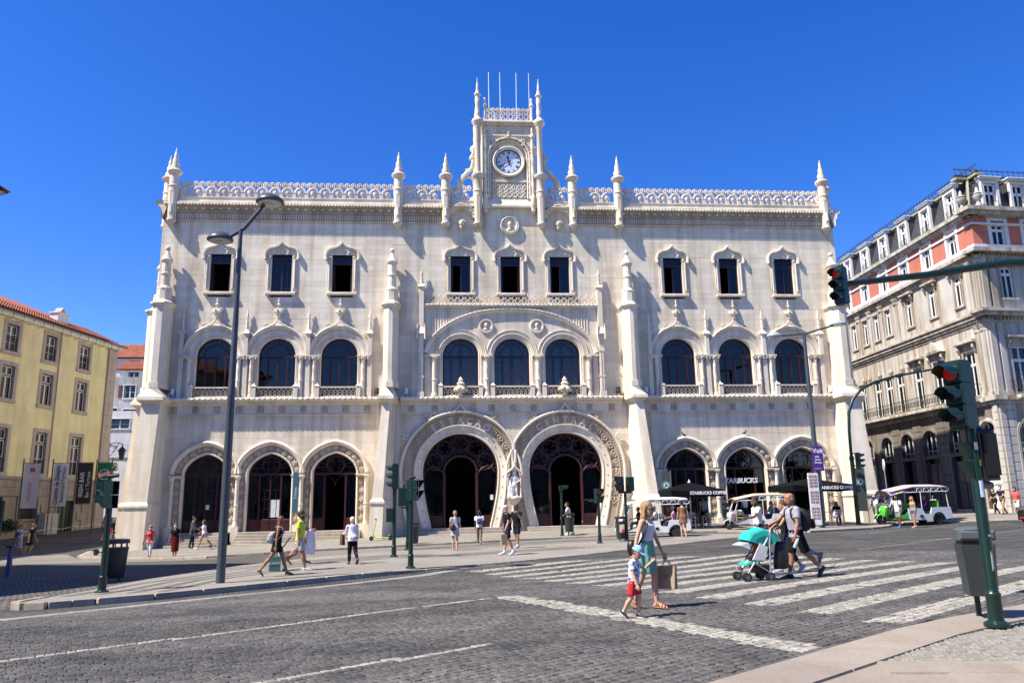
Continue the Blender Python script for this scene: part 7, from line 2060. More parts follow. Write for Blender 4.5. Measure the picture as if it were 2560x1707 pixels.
def cabin(o):
 b = MB(); b.loft([ring(Vector((-.52,.05,z_)),(0,0,1),(1,0,0),.11,.17,12,4) for z_ in (.06,.1,.4,.55,.58)]); mk("case_shell",b,M("pale_suitcase",(.48,.48,.5),.4),o,smooth=True)
 b = MB(); b.tube([(-.6,-.03,.56),(-.3,-.03,.98)],.012,5); b.tube([(-.6,.13,.56),(-.3,.13,.98)],.012,5); b.tube([(-.3,-.03,.98),(-.3,.13,.98)],.016,6); mk("pull_handle",b,m_black,o)
 for y_ in (-.08,.16):
  for x_ in (-.6,-.44): q = MB(); q.tube([(x_,y_ - .015,.045),(x_,y_ + .015,.045)],.045,10); mk("wheel",q,m_rubber,o)
carried(ye,"suitcase","small white wheeled suitcase trailed behind the man in yellow","suitcase",cabin)
def robe(o):
 b = MB(); rr = random.Random(4); n = 9
 for s1 in (0,1):
  vs = []
  for i in range(n + 1):
   tt = i / n
   for k in range(7): a = k / 6; vs.append((.28 + .30 * a * (.4 + tt) * (1 - .55 * s1 * tt) - .25 * tt * (1 - s1) + .05 * s1,-.02 - .12 * math.sin(3 * a + s1) * (1 - tt),1.12 - .80 * tt + .03 * math.sin(4 * a)))
  b.add(vs,[(i * 7 + k,i * 7 + k + 1,i * 7 + k + 8,i * 7 + k + 7) for i in range(n) for k in range(6)])
 ob = mk("cloth_sheet",b,FC("white_cloth",(.66,.66,.72)),o,smooth='all'); md = ob.modifiers.new("thick",'SOLIDIFY'); md.thickness = .01
carried(bk,"draped_garment","long white garment hanging over the arm of the man behind yellow","garment",robe)
ow = person("old woman with white hair, white blouse and black trousers seen from behind",-7.05,-20.4,112,1.54,sex='f',skin='fair',detail=2,legs=((8,4),(-14,30)),arms=((22,8,60),(10,6,14)),lean=8,hair=('short','white'),top=('shirt',FC("white_blouse",(.66,.63,.66)),-.06),bottom=('trousers',FC("black_trousers",(.013,.013,.016))),shoes=('shoe',(.04,.04,.05),(.03,.03,.03)),build=1.05)
ow['t'].location.z += plaza_lift(-7,-20.4)
shopping_bag(ow,0,"black and orange printed bag on the arm of the old woman",(.10,.045,.025),.30,.34,.12,name="printed_bag",drop=.02,dz_=.02)
# ---- middle distance
sd_ = person("woman in grey striped dress with a black bag seen from behind",-3.63,-13.4,88,1.67,sex='f',skin='fair',detail=2,legs=((4,6),(-4,6)),arms=((10,8,50),(14,8,40)),hair=('pony','blond'),top=('dress',pattern_mat("striped_cotton",(.22,.25,.32),[(.45,.46,.5)],50,.5),-.17,.118,.095),shoes=('sandal',(.09,.04,.025)))
def bagr(o):
 c = sd_; b = MB(); P,pel,sp = c['P'],c['pel'],c['sp']; b.loft([ring(P(pel + sp * (.14 - .035 * k) + Vector((-.10,.05,0))),sp,(1,0,0),r * c['H'],r * 1.5 * c['H'],10,3) for k,r in enumerate((.02,.034,.042,.046,.046,.03))]); mk("bag_body",b,m_black,o,smooth='all')
 b = MB(); b.tube([P(pel + sp * .14 + Vector((-.1,.06,0))),P(pel + sp * .29 + Vector((-.03,.07,0))),P(pel + sp * .2 + Vector((.06,.1,0)))],.012,5); mk("strap",b,m_black,o)
carried(sd_,"shoulder_bag","slouchy black shoulder bag on the woman in striped dress","bag",bagr)
bp_ = person("boy in white t-shirt and khaki trousers walking to the left portal",-2.44,-9.0,85,1.56,skin='dark',detail=2,legs=((10,6),(-10,22)),arms=((6,5,6),(-4,5,8)),hair=('short','black'),top=('tee',FC("white_tee",(.68,.68,.70)),-.04),bottom=('trousers',FC("khaki_trousers",(.20,.14,.09))),shoes=('shoe',(.10,.10,.10)))
backpack(bp_,"small navy backpack on the boy in white t-shirt",(.02,.03,.10),.85,.15)
om = person("grey-haired man in black polo and navy shorts with white trainers",-1.72,-17.7,200,1.80,skin='pink',detail=2,legs=((16,6),(-10,14)),arms=((10,6,18),(-8,5,8)),lean=4,headpitch=10,hair=('short','grey'),top=('polo',FC("black_polo",(.012,.012,.013)),-.05),bottom=('shorts',FC("navy_shorts",(.016,.02,.035)),.8),shoes=('sock',(.62,.62,.64)))
beard(om,'grey')
shopping_bag(om,0,"tan cloth bag carried by the grey-haired man",(.36,.26,.15),.25,.36,.1,drop=.05,name="cloth_bag")
mb_ = person("man in black cap and t-shirt raising a hand to his face",-1.05,-13.8,232,1.79,skin='olive',detail=2,legs=((8,4),(-8,12)),arms=((30,20,122,25),(2,6,8)),hair=('short','black'),top=('tee',FC("black_tee2",(.013,.013,.014)),-.05),bottom=('shorts',FC("black_shorts",(.018,.018,.022)),.82),shoes=('sock',(.30,.32,.34)))
cap_on(mb_,m_black); beard(mb_)
bi = person("man in white t-shirt stooping beside the litter bin at the right portal",2.5,-5.2,168,1.73,z=zg(2.5,-5.2) + .09,skin='olive',detail=1,legs=((10,6),(-8,10)),arms=((24,8,20),(-4,6,20)),lean=10,hair=('short','black'),top=('tee',FC("white_tee",(.68,.68,.70)),-.04),bottom=('trousers',FC("white_trousers",(.6,.6,.58))),shoes=('shoe',(.6,.6,.6)))
rl_ = person("woman with red printed blouse, white trousers and a mask",-18.11,-7.7,-95,1.58,sex='f',skin='brown',detail=1,legs=((8,4),(-6,6)),arms=((4,14,14),(4,14,14)),hair=('short','blond'),top=('tee',pattern_mat("red_print",(.55,.03,.03),[(.25,.2,.22)],14,.58),-.06),bottom=('trousers',FC("white_trousers",(.6,.6,.58)),1.8),shoes=('shoe',(.25,.22,.25)))
face_mask(rl_,(.6,.6,.6))
sk = person("woman in black top and long dark red skirt wearing a mask",-16.75,-8.3,-92,1.65,sex='f',skin='tan',detail=1,legs=((6,4),(-4,6)),arms=((2,10,8),(2,10,8)),hair=('long','brown',.12),top=('tee',FC("black_top",(.014,.014,.015)),.02),bottom=('skirt',FC("dark_red_skirt",(.11,.012,.012)),-.33,.10,.085),shoes=('shoe',(.012,.012,.012),(.02,.02,.02)))
face_mask(sk,(.62,.62,.62))
ws = person("woman in white t-shirt and denim shorts walking left along the steps",-16.9,-3.4,176,1.60,z=zg(-16.9,-3.4) + .09,sex='f',skin='tan',detail=1,legs=((24,4),(-26,20)),arms=((-24,6,14),(20,6,40)),hair=('long','black',.12),top=('tee',FC("white_tee",(.68,.68,.70)),-.01),bottom=('hotpants',FC("denim_shorts",(.16,.20,.27))),shoes=('shoe',(.62,.62,.62)))
shopping_bag(ws,0,"tan handbag carried behind the woman walking along the steps",(.42,.27,.19),.26,.22,.1,drop=.03,name="handbag")
person("man in black t-shirt and shorts with bright blue shoes walking right",-26.3,-2.4,10,1.76,skin='tan',detail=1,legs=((16,30),(-12,4)),arms=((12,4,14),(-10,4,10)),lean=12,headpitch=8,hair=('short','brown'),top=('tee',FC("black_tee",(.014,.014,.015)),-.05),bottom=('shorts',FC("black_shorts",(.018,.018,.022)),.8),shoes=('shoe',(.03,.25,.60)))
fl = person("blonde woman in long floral skirt walking behind the man in black",-27.3,-1.4,12,1.66,sex='f',skin='tan',detail=1,legs=((10,4),(-20,10)),arms=((-8,5,10),(-14,6,8)),lean=6,hair=('long','blond',.12),top=('tee',FC("pale_vest",(.4,.42,.4)),.0),bottom=('skirt',pattern_mat("floral_skirt",(.16,.14,.20),[(.4,.34,.42)],20,.52),-.33,.12,.13),shoes=('sandal',(.10,.05,.03)))
backpack(fl,"blue backpack on the blonde woman in floral skirt",(.02,.06,.30),.9,.12)
person("blonde woman in denim shorts walking up the shaded street",-26.5,7.2,80,1.62,sex='f',skin='tan',detail=1,legs=((12,4),(-14,16)),arms=((-6,6,8),(6,6,8)),hair=('long','blond',.13),top=('tank',FC("pink_vest",(.4,.25,.25))),bottom=('hotpants',FC("denim_shorts",(.16,.20,.27))),shoes=('shoe',(.4,.4,.4)))
um = person("man in dark jacket with a red shoulder bag beside the corner buttress",-24.6,3.5,95,1.72,skin='dark',detail=1,legs=((6,4),(-8,10)),arms=((4,6,8),(4,6,8)),hair=('short','black'),top=('shirt',FC("dark_jacket",(.025,.026,.035)),-.04),bottom=('trousers',FC("pale_denim",(.22,.31,.42))),shoes=('shoe',(.2,.2,.2)))
def rbag(o): b = MB(); b.loft([ring(Vector((-.22,-.08,z_)),(0,0,1),(1,0,0),.08,.13,10,3) for z_ in (.78,.8,1.0,1.08)]); mk("bag_body",b,M("red_bag",(.5,.02,.025),.6),o,smooth=True)
carried(um,"shoulder_bag","red shoulder bag on the man in dark jacket","bag",rbag)
le = person("woman in leopard print dress with hair in a bun seen from behind",7.04,-10.6,86,1.70,sex='f',skin='fair',detail=2,legs=((4,3),(-5,8)),arms=((2,10,10),(4,10,12)),hair=('bun','black'),top=('dress',pattern_mat("leopard_cotton",(.24,.115,.05),[(.05,.02,.012)],40,.55),-.15,.118,.1),shoes=('sandal',(.05,.025,.015)))
gr = person("woman in dark green patterned dress talking beside the black parasol",11.42,-4.2,-80,1.64,z=zg(11.4,-4.2) + .09,sex='f',skin='fair',detail=1,legs=((8,4),(-10,12)),arms=((16,6,80,20),(16,6,80,20)),hair=('bun','brown'),top=('dress',pattern_mat("green_print",(.025,.10,.055),[(.09,.20,.10)],30,.55),-.2,.11,.09),shoes=('shoe',(.02,.02,.02),(.02,.02,.02)))
sunglasses(gr)
person("young woman in black top and denim hot pants facing the green dress",12.45,-2.9,215,1.62,z=zg(12.4,-2.9) + .09,sex='f',skin='tan',detail=1,legs=((4,4),(-10,10)),arms=((20,4,60),(16,4,40)),hair=('long','brown',.17),top=('tank',FC("black_top",(.014,.014,.015))),bottom=('hotpants',FC("pale_denim",(.22,.31,.42))),shoes=('shoe',(.65,.65,.65)))
person("man in white shirt standing in the middle right doorway",14.5,0.9,90,1.74,z=.255,skin='tan',detail=1,hair=('short','grey'),top=('tee',FC("white_tee",(.68,.68,.70)),-.03),bottom=('trousers',FC("navy_trousers",(.02,.03,.07))))
person("man in teal t-shirt under the nearer black parasol",10.9,-2.0,95,1.74,z=zg(8.9,-2.4) + .09,skin='tan',detail=1,hair=('short','black'),top=('tee',FC("pale_blue_tee",(.20,.36,.44)),-.03),bottom=('shorts',FC("black_shorts",(.018,.018,.022)),.8))
person("person in shiny dark grey hooded clothes before the first left arch",-17.9,-2.2,10,1.72,z=zg(-17.9,-2.2) + .09,skin='tan',detail=1,legs=((6,4),(-4,6)),arms=((16,8,70),(10,8,60)),hair=('short','black'),top=('shirt',M("shiny_grey_cloth",(.07,.08,.09),.35,0,.3,6),-.12),bottom=('trousers',FC("dark_jacket",(.025,.026,.035))))
# ---- right end
pr = person("man in white and grey t-shirt and khaki shorts with blue shoes by the tuk-tuk",20.2,-6.2,205,1.74,skin='brown',detail=1,legs=((6,4),(-6,8)),arms=((-4,8,20),(6,8,10)),hair=('short','black'),top=('tee',FC("white_tee",(.68,.68,.70)),-.04),bottom=('shorts',FC("sage_shorts",(.20,.24,.17)),.85),shoes=('shoe',(.02,.14,.60)))
backpack(pr,"dark blue backpack on the man with blue shoes",(.02,.035,.08),.85,.16)
person("blonde woman in olive vest and denim shorts beside the green tuk-tuk",20.95,-6.4,190,1.66,sex='f',skin='tan',detail=1,legs=((10,6),(-6,10)),arms=((2,6,8),(-6,6,8)),hair=('long','blond',.13),top=('tank',FC("olive_vest",(.28,.30,.20))),bottom=('hotpants',FC("blue_denim",(.05,.10,.26))),shoes=('shoe',(.45,.32,.25)))
cm = person("man in pale cap and white clothes behind the couple at the tuk-tuk",20.4,-3.6,200,1.70,skin='brown',detail=1,arms=((10,6,70),(6,6,40)),hair=('short','black'),top=('tee',FC("white_tee",(.68,.68,.70)),-.03),bottom=('trousers',FC("white_trousers",(.6,.6,.58))))
cap_on(cm,M("cream_cap",(.55,.5,.42),.8))
person("girl in white blouse and shorts walking right past the tuk-tuk",25.6,-1.0,60,1.40,sex='f',skin='olive',detail=1,legs=((12,6),(-18,24)),arms=((-6,6,10),(8,6,20)),hair=('pony','brown'),top=('shirt',FC("white_tee",(.68,.68,.70)),-.05),bottom=('hotpants',FC("white_trousers",(.6,.6,.58))),shoes=('sandal',(.12,.06,.03)))
nm = person("man in navy t-shirt and khaki trousers by the shop steps",29.6,-1.6,195,1.76,skin='fair',detail=1,legs=((12,6),(-16,14)),arms=((22,4,50),(16,4,50)),lean=3,hair=('short','brown'),top=('tee',FC("navy_tee",(.015,.018,.035)),-.05),bottom=('trousers',FC("khaki_chinos",(.30,.22,.12))),shoes=('shoe',(.03,.03,.04),(.03,.03,.03)))
face_mask(nm,(.6,.6,.6))
person("woman partly hidden by the man in navy at the shop steps",29.7,-0.8,195,1.60,sex='f',skin='fair',detail=1,arms=((18,4,70),(10,4,30)),hair=('long','brown',.12),top=('tee',FC("black_top",(.014,.014,.015))),bottom=('trousers',FC("black_trousers",(.013,.013,.016))))
rs_ = person("man in coral red t-shirt and white shorts wearing a blue mask",29.3,-3.2,200,1.74,skin='brown',detail=1,legs=((10,4),(-10,8)),arms=((4,8,10),(-4,8,10)),hair=('short','black'),top=('tee',FC("coral_tee",(.50,.10,.10)),-.05),bottom=('shorts',FC("white_trousers",(.6,.6,.58)),.9),shoes=('shoe',(.3,.3,.3)))
face_mask(rs_,(.25,.5,.6))
hg = person("dark figure leaning on the railing of the hill wall",-40.6,36.6,-80,1.7,z=7.1,skin='brown',detail=1,arms=((30,6,40),(30,6,40)),lean=12,hair=('short','black'),top=('tee',FC("dark_jacket",(.025,.026,.035)),-.03),bottom=('trousers',FC("black_trousers",(.013,.013,.016))))
# ---- statue of a young king in the niche
st_ = MB()
def sp_(x,y,z): return Vector((x,y - .3,2.02 + z))
for s1 in (-1,1):
 limb(st_,[sp_(s1 * .08,0,.72),sp_(s1 * .11,-.03,.4),sp_(s1 * .12,0,.08)],[.09,.065,.05]); limb(st_,[sp_(s1 * .12,0,.05),sp_(s1 * .15,-.14,.03)],[.05,.035])
st_.loft([ring(sp_(0,0,z_),(0,0,1),(0,-1,0),a,b_,12) for z_,a,b_ in ((.62,.12,.16),(.75,.13,.17),(.88,.10,.13),(1.05,.13,.18),(1.16,.11,.19),(1.22,.06,.09))])
st_.tube([sp_(0,0,1.2),sp_(0,0,1.3)],.055,8); st_.ball(sp_(0,-.02,1.4),.085,.095,.115,10,8); st_.lathe(sp_(0,0,1.2),[(.06,0),(.11,.03),(.1,.06),(.06,.08)],10)
limb(st_,[sp_(.17,0,1.13),sp_(.29,-.02,.92),sp_(.14,-.16,.82)],[.06,.05,.04]); limb(st_,[sp_(-.17,0,1.13),sp_(-.27,-.04,.9),sp_(-.24,-.12,.68)],[.06,.05,.04])
st_.prism([(-.40,2.04),(-.14,2.04),(-.12,2.5),(-.2,2.72),(-.36,2.6)],-.5,-.4)
st_.loft([ring(sp_(-.1,.1,z_),(0,0,1),(0,-1,0),a,b_,12) for z_,a,b_ in ((.04,.06,.2),(.5,.07,.2),(1.1,.06,.18),(1.15,.04,.15))])
me = fuse(st_,.018,2,"figure",(.006,18)); s_t = thing("statue","white marble statue of a young armoured king in the niche between portals","statue")
mkobj("figure",me,s_t); me.materials.append(m_marble)
mk("plinth",MB().box(-.4,.4,-.6,-.05,1.96,2.05),m_marble,s_t)
# ================================================================== STREET FURNITURE AND VEHICLES
bpy.data.scenes.remove(TMP)
m_lensdark = M("dark_lens",(.02,.012,.012),.25)
m_lensred = M("red_lens_lit",(.20,.005,.003),.35,emit=((1,.02,.01),0.06))
m_lensoff = M("red_lens_off",(.09,.008,.006),.25)
def rotz(v,a): c,s_ = math.cos(a),math.sin(a); return Vector((v[0] * c - v[1] * s_,v[0] * s_ + v[1] * c,v[2]))
def signal_head(parent,pos,az,n=3,s=1.0,lit=None,hood=True):
 """housing with n lamps; az = direction the lamps face"""
 A = math.atan2(0,-1)
 T = Matrix.Translation(pos) @ Matrix.Rotation(az + PI / 2,4,'Z')     # local -y faces az
 b = MB(); b.xf = T; p_ = .30 * s
 for k in range(n): b.slab(-.15 * s,.15 * s,-.10 * s,.12 * s,k * p_ + .004,(k + 1) * p_ - .004,.02 * s)
 b.box(-.13 * s,.13 * s,-.06 * s,.10 * s,-.02,n * p_ + .02)
 o = mk("signal_head",b,m_green,parent)
 for k in range(n):
  z = (k + .5) * p_
  b = MB(); b.xf = T; b.tube([(0,-.10 * s,z),(0,-.125 * s,z)],.105 * s,14); mk("lens",b,m_lensred if lit == k else (m_lensoff if k == n - 1 else m_lensdark),o)
  b = MB(); b.xf = T; vs = []; nn = 12
  for i in range(nn + 1):
   a = rad(-25 + 230 * i / nn)
   vs += [(.125 * s * math.cos(a),-.10 * s,z + .125 * s * math.sin(a)),(.12 * s * math.cos(a),(-.34 - (.0 if math.sin(a) > 0 else -.10)) * s,z - .02 * s + .12 * s * math.sin(a))]
  for i in range(nn + 1):
   a = rad(-25 + 230 * i / nn)
   vs += [(.118 * s * math.cos(a),-.10 * s,z + .118 * s * math.sin(a)),(.113 * s * math.cos(a),(-.34 - (.0 if math.sin(a) > 0 else -.10)) * s,z - .02 * s + .113 * s * math.sin(a))]
  q = 2 * (nn + 1)
  b.add(vs,[(2 * i,2 * i + 2,2 * i + 3,2 * i + 1) for i in range(nn)] + [(q + 2 * i + 1,q + 2 * i + 3,q + 2 * i + 2,q + 2 * i) for i in range(nn)] + [(2 * i + 1,2 * i + 3,q + 2 * i + 3,q + 2 * i + 1) for i in range(nn)])
  mk("visor",b,m_green,o,smooth=True)
 return o
def ped_head(parent,pos,az,s=1.0,lit=None):
 T = Matrix.Translation(pos) @ Matrix.Rotation(az + PI / 2,4,'Z')
 b = MB(); b.xf = T; b.slab(-.16 * s,.16 * s,-.1 * s,.14 * s,0,.32 * s,.02); b.slab(-.16 * s,.16 * s,-.1 * s,.14 * s,.33 * s,.66 * s,.02); o = mk("signal_head",b,m_green,parent)
 for k in range(2):
  z0 = (.02 + .33 * k) * s
  b = MB(); b.xf = T; b.box(-.12 * s,.12 * s,-.115 * s,-.10 * s,z0 + .02,z0 + .26 * s); mk("lens",b,m_lensdark,o)
  b = MB(); b.xf = T
  b.add([(-.15 * s,-.1 * s,z0 + .3 * s),(.15 * s,-.1 * s,z0 + .3 * s),(.17 * s,-.34 * s,z0 + .30 * s),(-.17 * s,-.34 * s,z0 + .30 * s),(-.15 * s,-.1 * s,z0),(.15 * s,-.1 * s,z0)],[(0,1,2,3),(0,3,4),(1,5,2)]); mk("visor",b,m_green,o)
  if lit == k or lit == 'fig':
   b = MB(); b.xf = T; y_ = -.118 * s; zc = z0 + .14 * s
   b.ball((0,y_,zc + .075 * s),.022 * s,.006,.022 * s,7,5); b.box(-.03 * s,.03 * s,y_ - .004,y_,zc - .02 * s,zc + .05 * s); b.box(-.028 * s,-.006 * s,y_ - .004,y_,zc - .09 * s,zc - .02 * s); b.box(.006 * s,.028 * s,y_ - .004,y_,zc - .09 * s,zc - .02 * s)
   mk("walking_figure",b,m_lensred if (lit == 1) else M("figure_grey",(.2,.2,.2),.5),o)
 return o
def pole_base(parent,h,r=.065,top_r=None):
 b = MB(); b.lathe((0,0,0),[(r * 2.1,0),(r * 2.1,.04),(r * 1.3,.07),(r * 1.22,.34),(r * 1.3,.35),(r * 1.3,.38),(r * 1.04,.4),(r,.45),(top_r or r,h)],14); return mk("pole",b,m_green,parent,smooth=True)
LEFT,RIGHT,BACK,FRONT = PI,0.0,PI / 2,-PI / 2
def tl(label,x,y,lift=0.0): return thing("traffic_light",label,"traffic light",(x,y,zg(x,y) + lift),0,"traffic lights round the crossing")
t = tl("green traffic light beside the litter bin at the left island tip",-12.25,-26.75,.1); pole_base(t,2.1,.075); ped_head(t,(0,-.02,2.0),PI * .98,1.0)
b = MB(); b.tube([(-.1,0,2.78),(.16,0,2.80)],.05,8); mk("cap",b,m_green,t)
t = tl("tall green traffic light with three lamps in profile facing left",-5.9,-17.4,plaza_lift(-5.9,-17.4)); pole_base(t,3.3,.07); signal_head(t,(0,-.05,2.45),LEFT,3,1.0); b = MB(); b.slab(-.3,-.05,-.1,.1,1.25,1.75,.03); mk("button_box",b,m_green,t)
t = tl("slim green signal post with a boxed pedestrian head, behind the other two",-5.72,-11.5,.01); pole_base(t,2.5,.065); b = MB(); b.slab(-.42,-.0,-.13,.12,1.9,2.72,.04); mk("signal_head",b,m_green,t); b = MB(); b.tube([(-.3,-.02,1.85),(-.0,-.02,1.8)],.04,6); b.tube([(-.2,0,2.72),(-.12,-.04,2.85)],.045,7); mk("arm",b,m_green,t)
t = tl("green pedestrian light showing a grey figure, front of the left cluster",-5.04,-22.55,plaza_lift(-5,-22.5)); pole_base(t,2.05,.07); ped_head(t,(.06,-.03,2.0),rad(-38),.95,'fig'); b = MB(); b.tube([(-.05,0,2.68),(.12,-.03,2.72)],.05,7); mk("cap",b,m_green,t)
t = tl("green signal post in front of the right portal with one hood",2.02,-5.7,.09); pole_base(t,2.5,.06); b = MB(); b.slab(-.1,.1,-.1,.1,2.3,2.58,.02); mk("signal_head",b,m_green,t); b = MB(); b.tube([(.08,0,2.5),(.38,0,2.5)],[.11,.09],10); mk("visor",b,m_green,t)
t = tl("green pedestrian light showing a red man by the right portal",2.69,-12.57,.01); pole_base(t,1.75,.065); ped_head(t,(0,-.04,1.72),rad(-75),.95,1)
t = tl("green post with two pedestrian heads beside the grey litter bin",4.12,-11.6,.01); pole_base(t,2.15,.065); b = MB(); b.tube([(-.3,0,2.15),(.3,0,2.15)],.05,8); mk("arm",b,m_green,t); ped_head(t,(-.22,0,2.2),rad(-118),1.0); b = MB(); b.slab(.08,.42,-.16,.14,2.2,2.84,.04); mk("signal_head",b,m_green,t)
# curved mast on the right pavement
t = tl("green curved mast arm traffic light at the right pavement corner",19.1,-4.0,.09)
b = MB(); b.lathe((0,0,0),[(.2,0),(.2,.05),(.13,.08),(.12,.5),(.115,3.6),(.135,3.65),(.135,3.75),(.09,3.85)],12); b.tube([(0,0,3.8),(.02,0,5.2),(.12,0,6.3),(.45,0,7.1),(1.05,0,7.7),(1.9,0,8.1),(3.2,0,8.45),(5.6,0,8.85),(6.3,0,8.95)],[.09,.09,.088,.085,.08,.078,.07,.06,.055],10); mk("mast",b,m_green,t,smooth=True)
signal_head(t,(.36,-.05,3.1),rad(-12),3,1.0); b = MB(); b.tube([(.0,0,3.3),(.36,-.02,3.25)],.035,6); b.tube([(.0,0,4.0),(.36,-.02,3.95)],.035,6); b.slab(.1,.32,-.08,.1,1.8,2.2,.02); mk("bracket",b,m_green,t)
signal_head(t,(6.1,0,8.75),rad(80),2,1.0)
# near right pole
T9 = tl("large near traffic light with a lit red lamp and sticker-marked pole",2.68,-37.72,.03)
pole_base(T9,3.0,.068)
signal_head(T9,(-.10,-.02,2.38),rad(198),3,.92,2)
b = MB(); b.slab(.05,.30,-.05,.28,1.72,2.36,.03); b.box(.10,.28,-.08,-.05,1.78,2.3); mk("controller_box",b,m_black,T9)
b = MB(); b.tube([(.0,0,1.68),(.24,.1,1.66)],.05,8); b.tube([(.0,.0,2.4),(.2,.1,2.38)],.03,6); mk("bracket",b,m_grey,T9)
for z in (2.1,1.86):
 b = MB(); b.prism([(-.19,z + .10),(-.06,z - .12),(-.06,z + .10)],-.06,.06); mk("visor",b,m_green,T9)
for (z,h,c,a0) in ((2.1,.09,(.62,.62,.62),-1.9),(1.9,.08,(.62,.66,.06),-1.3),(1.52,.20,(.45,.62,.78),-1.95),(1.05,.02,(.6,.6,.6),-1.6)):
 b = MB(); vs = []
 for i in range(6): a = a0 + .55 * i / 5 * 1.3; vs += [(.071 * math.cos(a),.071 * math.sin(a),z),(.071 * math.cos(a),.071 * math.sin(a),z + h)]
 b.add(vs,[(2 * i,2 * i + 2,2 * i + 3,2 * i + 1) for i in range(5)]); mk("sticker",b,M("sticker%s" % str(c),c,.7,0,.3,60),T9)
b = MB(); vs = []
for i in range(8): a = -1.75 + .05 * i; vs += [(.0735 * math.cos(a),.0735 * math.sin(a),.66 - .02 * math.sin(i)),(.0725 * math.cos(a + .05),.0725 * math.sin(a + .05),.86 + .03 * math.sin(i * 2))]
b.add(vs,[(2 * i,2 * i + 2,2 * i + 3,2 * i + 1) for i in range(7)]); mk("scraped_paint",b,M("bare_zinc",(.35,.40,.40),.5),T9)
# arm reaching in from the right
t = tl("red traffic light hanging from a long green arm reaching in at right",8.6,-35.6)
b = MB(); b.lathe((0,0,0),[(.18,0),(.15,.1),(.12,.6),(.1,4.0),(.085,4.6)],12); b.tube([(0,0,4.5),(-.15,0,4.95),(-.7,0,5.16),(-2.2,-.1,5.18),(-3.6,-.2,5.10),(-5.0,-.3,4.86),(-6.35,-.4,4.68)],[.085,.08,.075,.07,.062,.055,.045],10); mk("mast",b,m_green,t,smooth=True)
signal_head(t,(-6.5,-.42,4.36),rad(212),3,.62,2)
t = tl("dark traffic light at the left edge above a blue-grey post",-15.0,-26.4); b = MB(); b.tube([(0,0,-.1),(0,0,2.4)],.07,10); mk("pole",b,m_green,t); signal_head(t,(-.06,0,1.78),rad(200),2,1.0)
# ---- street lamps
def lamp_head(parent,x,y,z,r,tilt=0.0,m_=None):
 b = MB(); b.lathe((x,y,z),[(r * .9,-.07),(r,-.05),(r,.0),(r * .9,.05),(r * .6,.15),(r * .3,.2),(.02,.21)],20); o = mk("lamp_head",b,m_ or m_grey,parent,smooth=True)
 b = MB(); b.lathe((x,y,z),[(r * .82,-.085),(r * .82,-.07)],20); b.lathe((x,y,z),[(.1,-.11),(.1,-.08)],12); mk("lamp_glass",b,M("lamp_glass",(.55,.62,.57),.15),o)
t = thing("street_lamp","tall grey street lamp with two disc heads standing in front of the left arches","street lamp",(-9.84,-25.4,zg(-9.84,-25.4) + .1))
b = MB(); b.lathe((0,0,0),[(.115,0),(.112,3),(.10,4.9),(.103,4.92),(.103,5.0),(.095,5.05),(.055,9.75)],16); mk("pole",b,m_grey,t,smooth=True)
b = MB(); b.tube([(-.46,0,9.42),(.08,0,9.78),(.62,0,10.52)],[.05,.06,.05],8,sq=(.6,1.2)); mk("arm",b,m_grey,t)
lamp_head(t,-.56,0,9.46,.36); lamp_head(t,.78,0,10.62,.40)
t = thing("street_lamp","grey street lamp with two flat heads beside the right arches","street lamp",(16.2,-5.6,zg(16.2,-5.6) + .09))
b = MB(); b.lathe((0,0,0),[(.17,0),(.165,2.5),(.14,4.2),(.09,10.7)],14); mk("pole",b,m_grey,t,smooth=True)
b = MB(); b.tube([(-1.6,0,10.55),(.1,0,10.7),(1.85,0,11.2)],.055,8); mk("arm",b,m_grey,t)
lamp_head(t,-1.75,0,10.58,.42,0,M("pale_steel",(.30,.34,.36),.4)); lamp_head(t,2.05,0,11.25,.45,0,M("pale_steel",(.30,.34,.36),.4))
pp = thing("party_poster","purple campaign poster strapped to the right street lamp","poster",(16.2,-5.78,zg(16.2,-5.6) + .09))
m_purple = M("purple_print",(.085,.02,.22),.5)
b = MB(); b.slab(-.28,.32,-.02,.01,3.0,4.35,.004); mk("panel",b,m_purple,pp)
b = MB(); add_text(b,"Volt",.05,-.024,4.08,.34,.006,.01); add_text(b,"pela",-.02,-.024,3.78,.14,.006,.004); add_text(b,"nossa",.0,-.024,3.62,.14,.006,.004); add_text(b,"Europa",.02,-.024,3.46,.14,.006,.004); b.box(-.22,.15,-.026,-.02,3.12,3.14); mk("lettering",b,m_white,pp)
ad = thing("photo_board","tall white board of small building pictures at the foot of the right lamp","board",(15.75,-5.95,zg(15.75,-5.95) + .09))
b = MB(); b.box(-.28,.28,-.03,.03,.15,2.9); mk("panel",b,m_white,ad); b = MB(); b.box(-.25,-.2,-.02,.02,0,.16); b.box(.2,.25,-.02,.02,0,.16); mk("feet",b,m_grey,ad)
for r_ in range(3):
 for c_ in range(2):
  b = MB(); x0 = -.22 + .24 * c_; z0 = .45 + .85 * r_; b.box(x0,x0 + .19,-.04,-.03,z0,z0 + .62); mk("picture",b,M("picture_brown",(.30,.16,.12),.6),ad)
  b = MB()
  for q in range(3):
   for k in range(2): b.box(x0 + .03 + .085 * k,x0 + .08 + .085 * k,-.045,-.04,z0 + .06 + .17 * q,z0 + .17 + .17 * q)
  stuff(mk("picture_windows",b,M("picture_white",(.55,.55,.55),.6),ad))
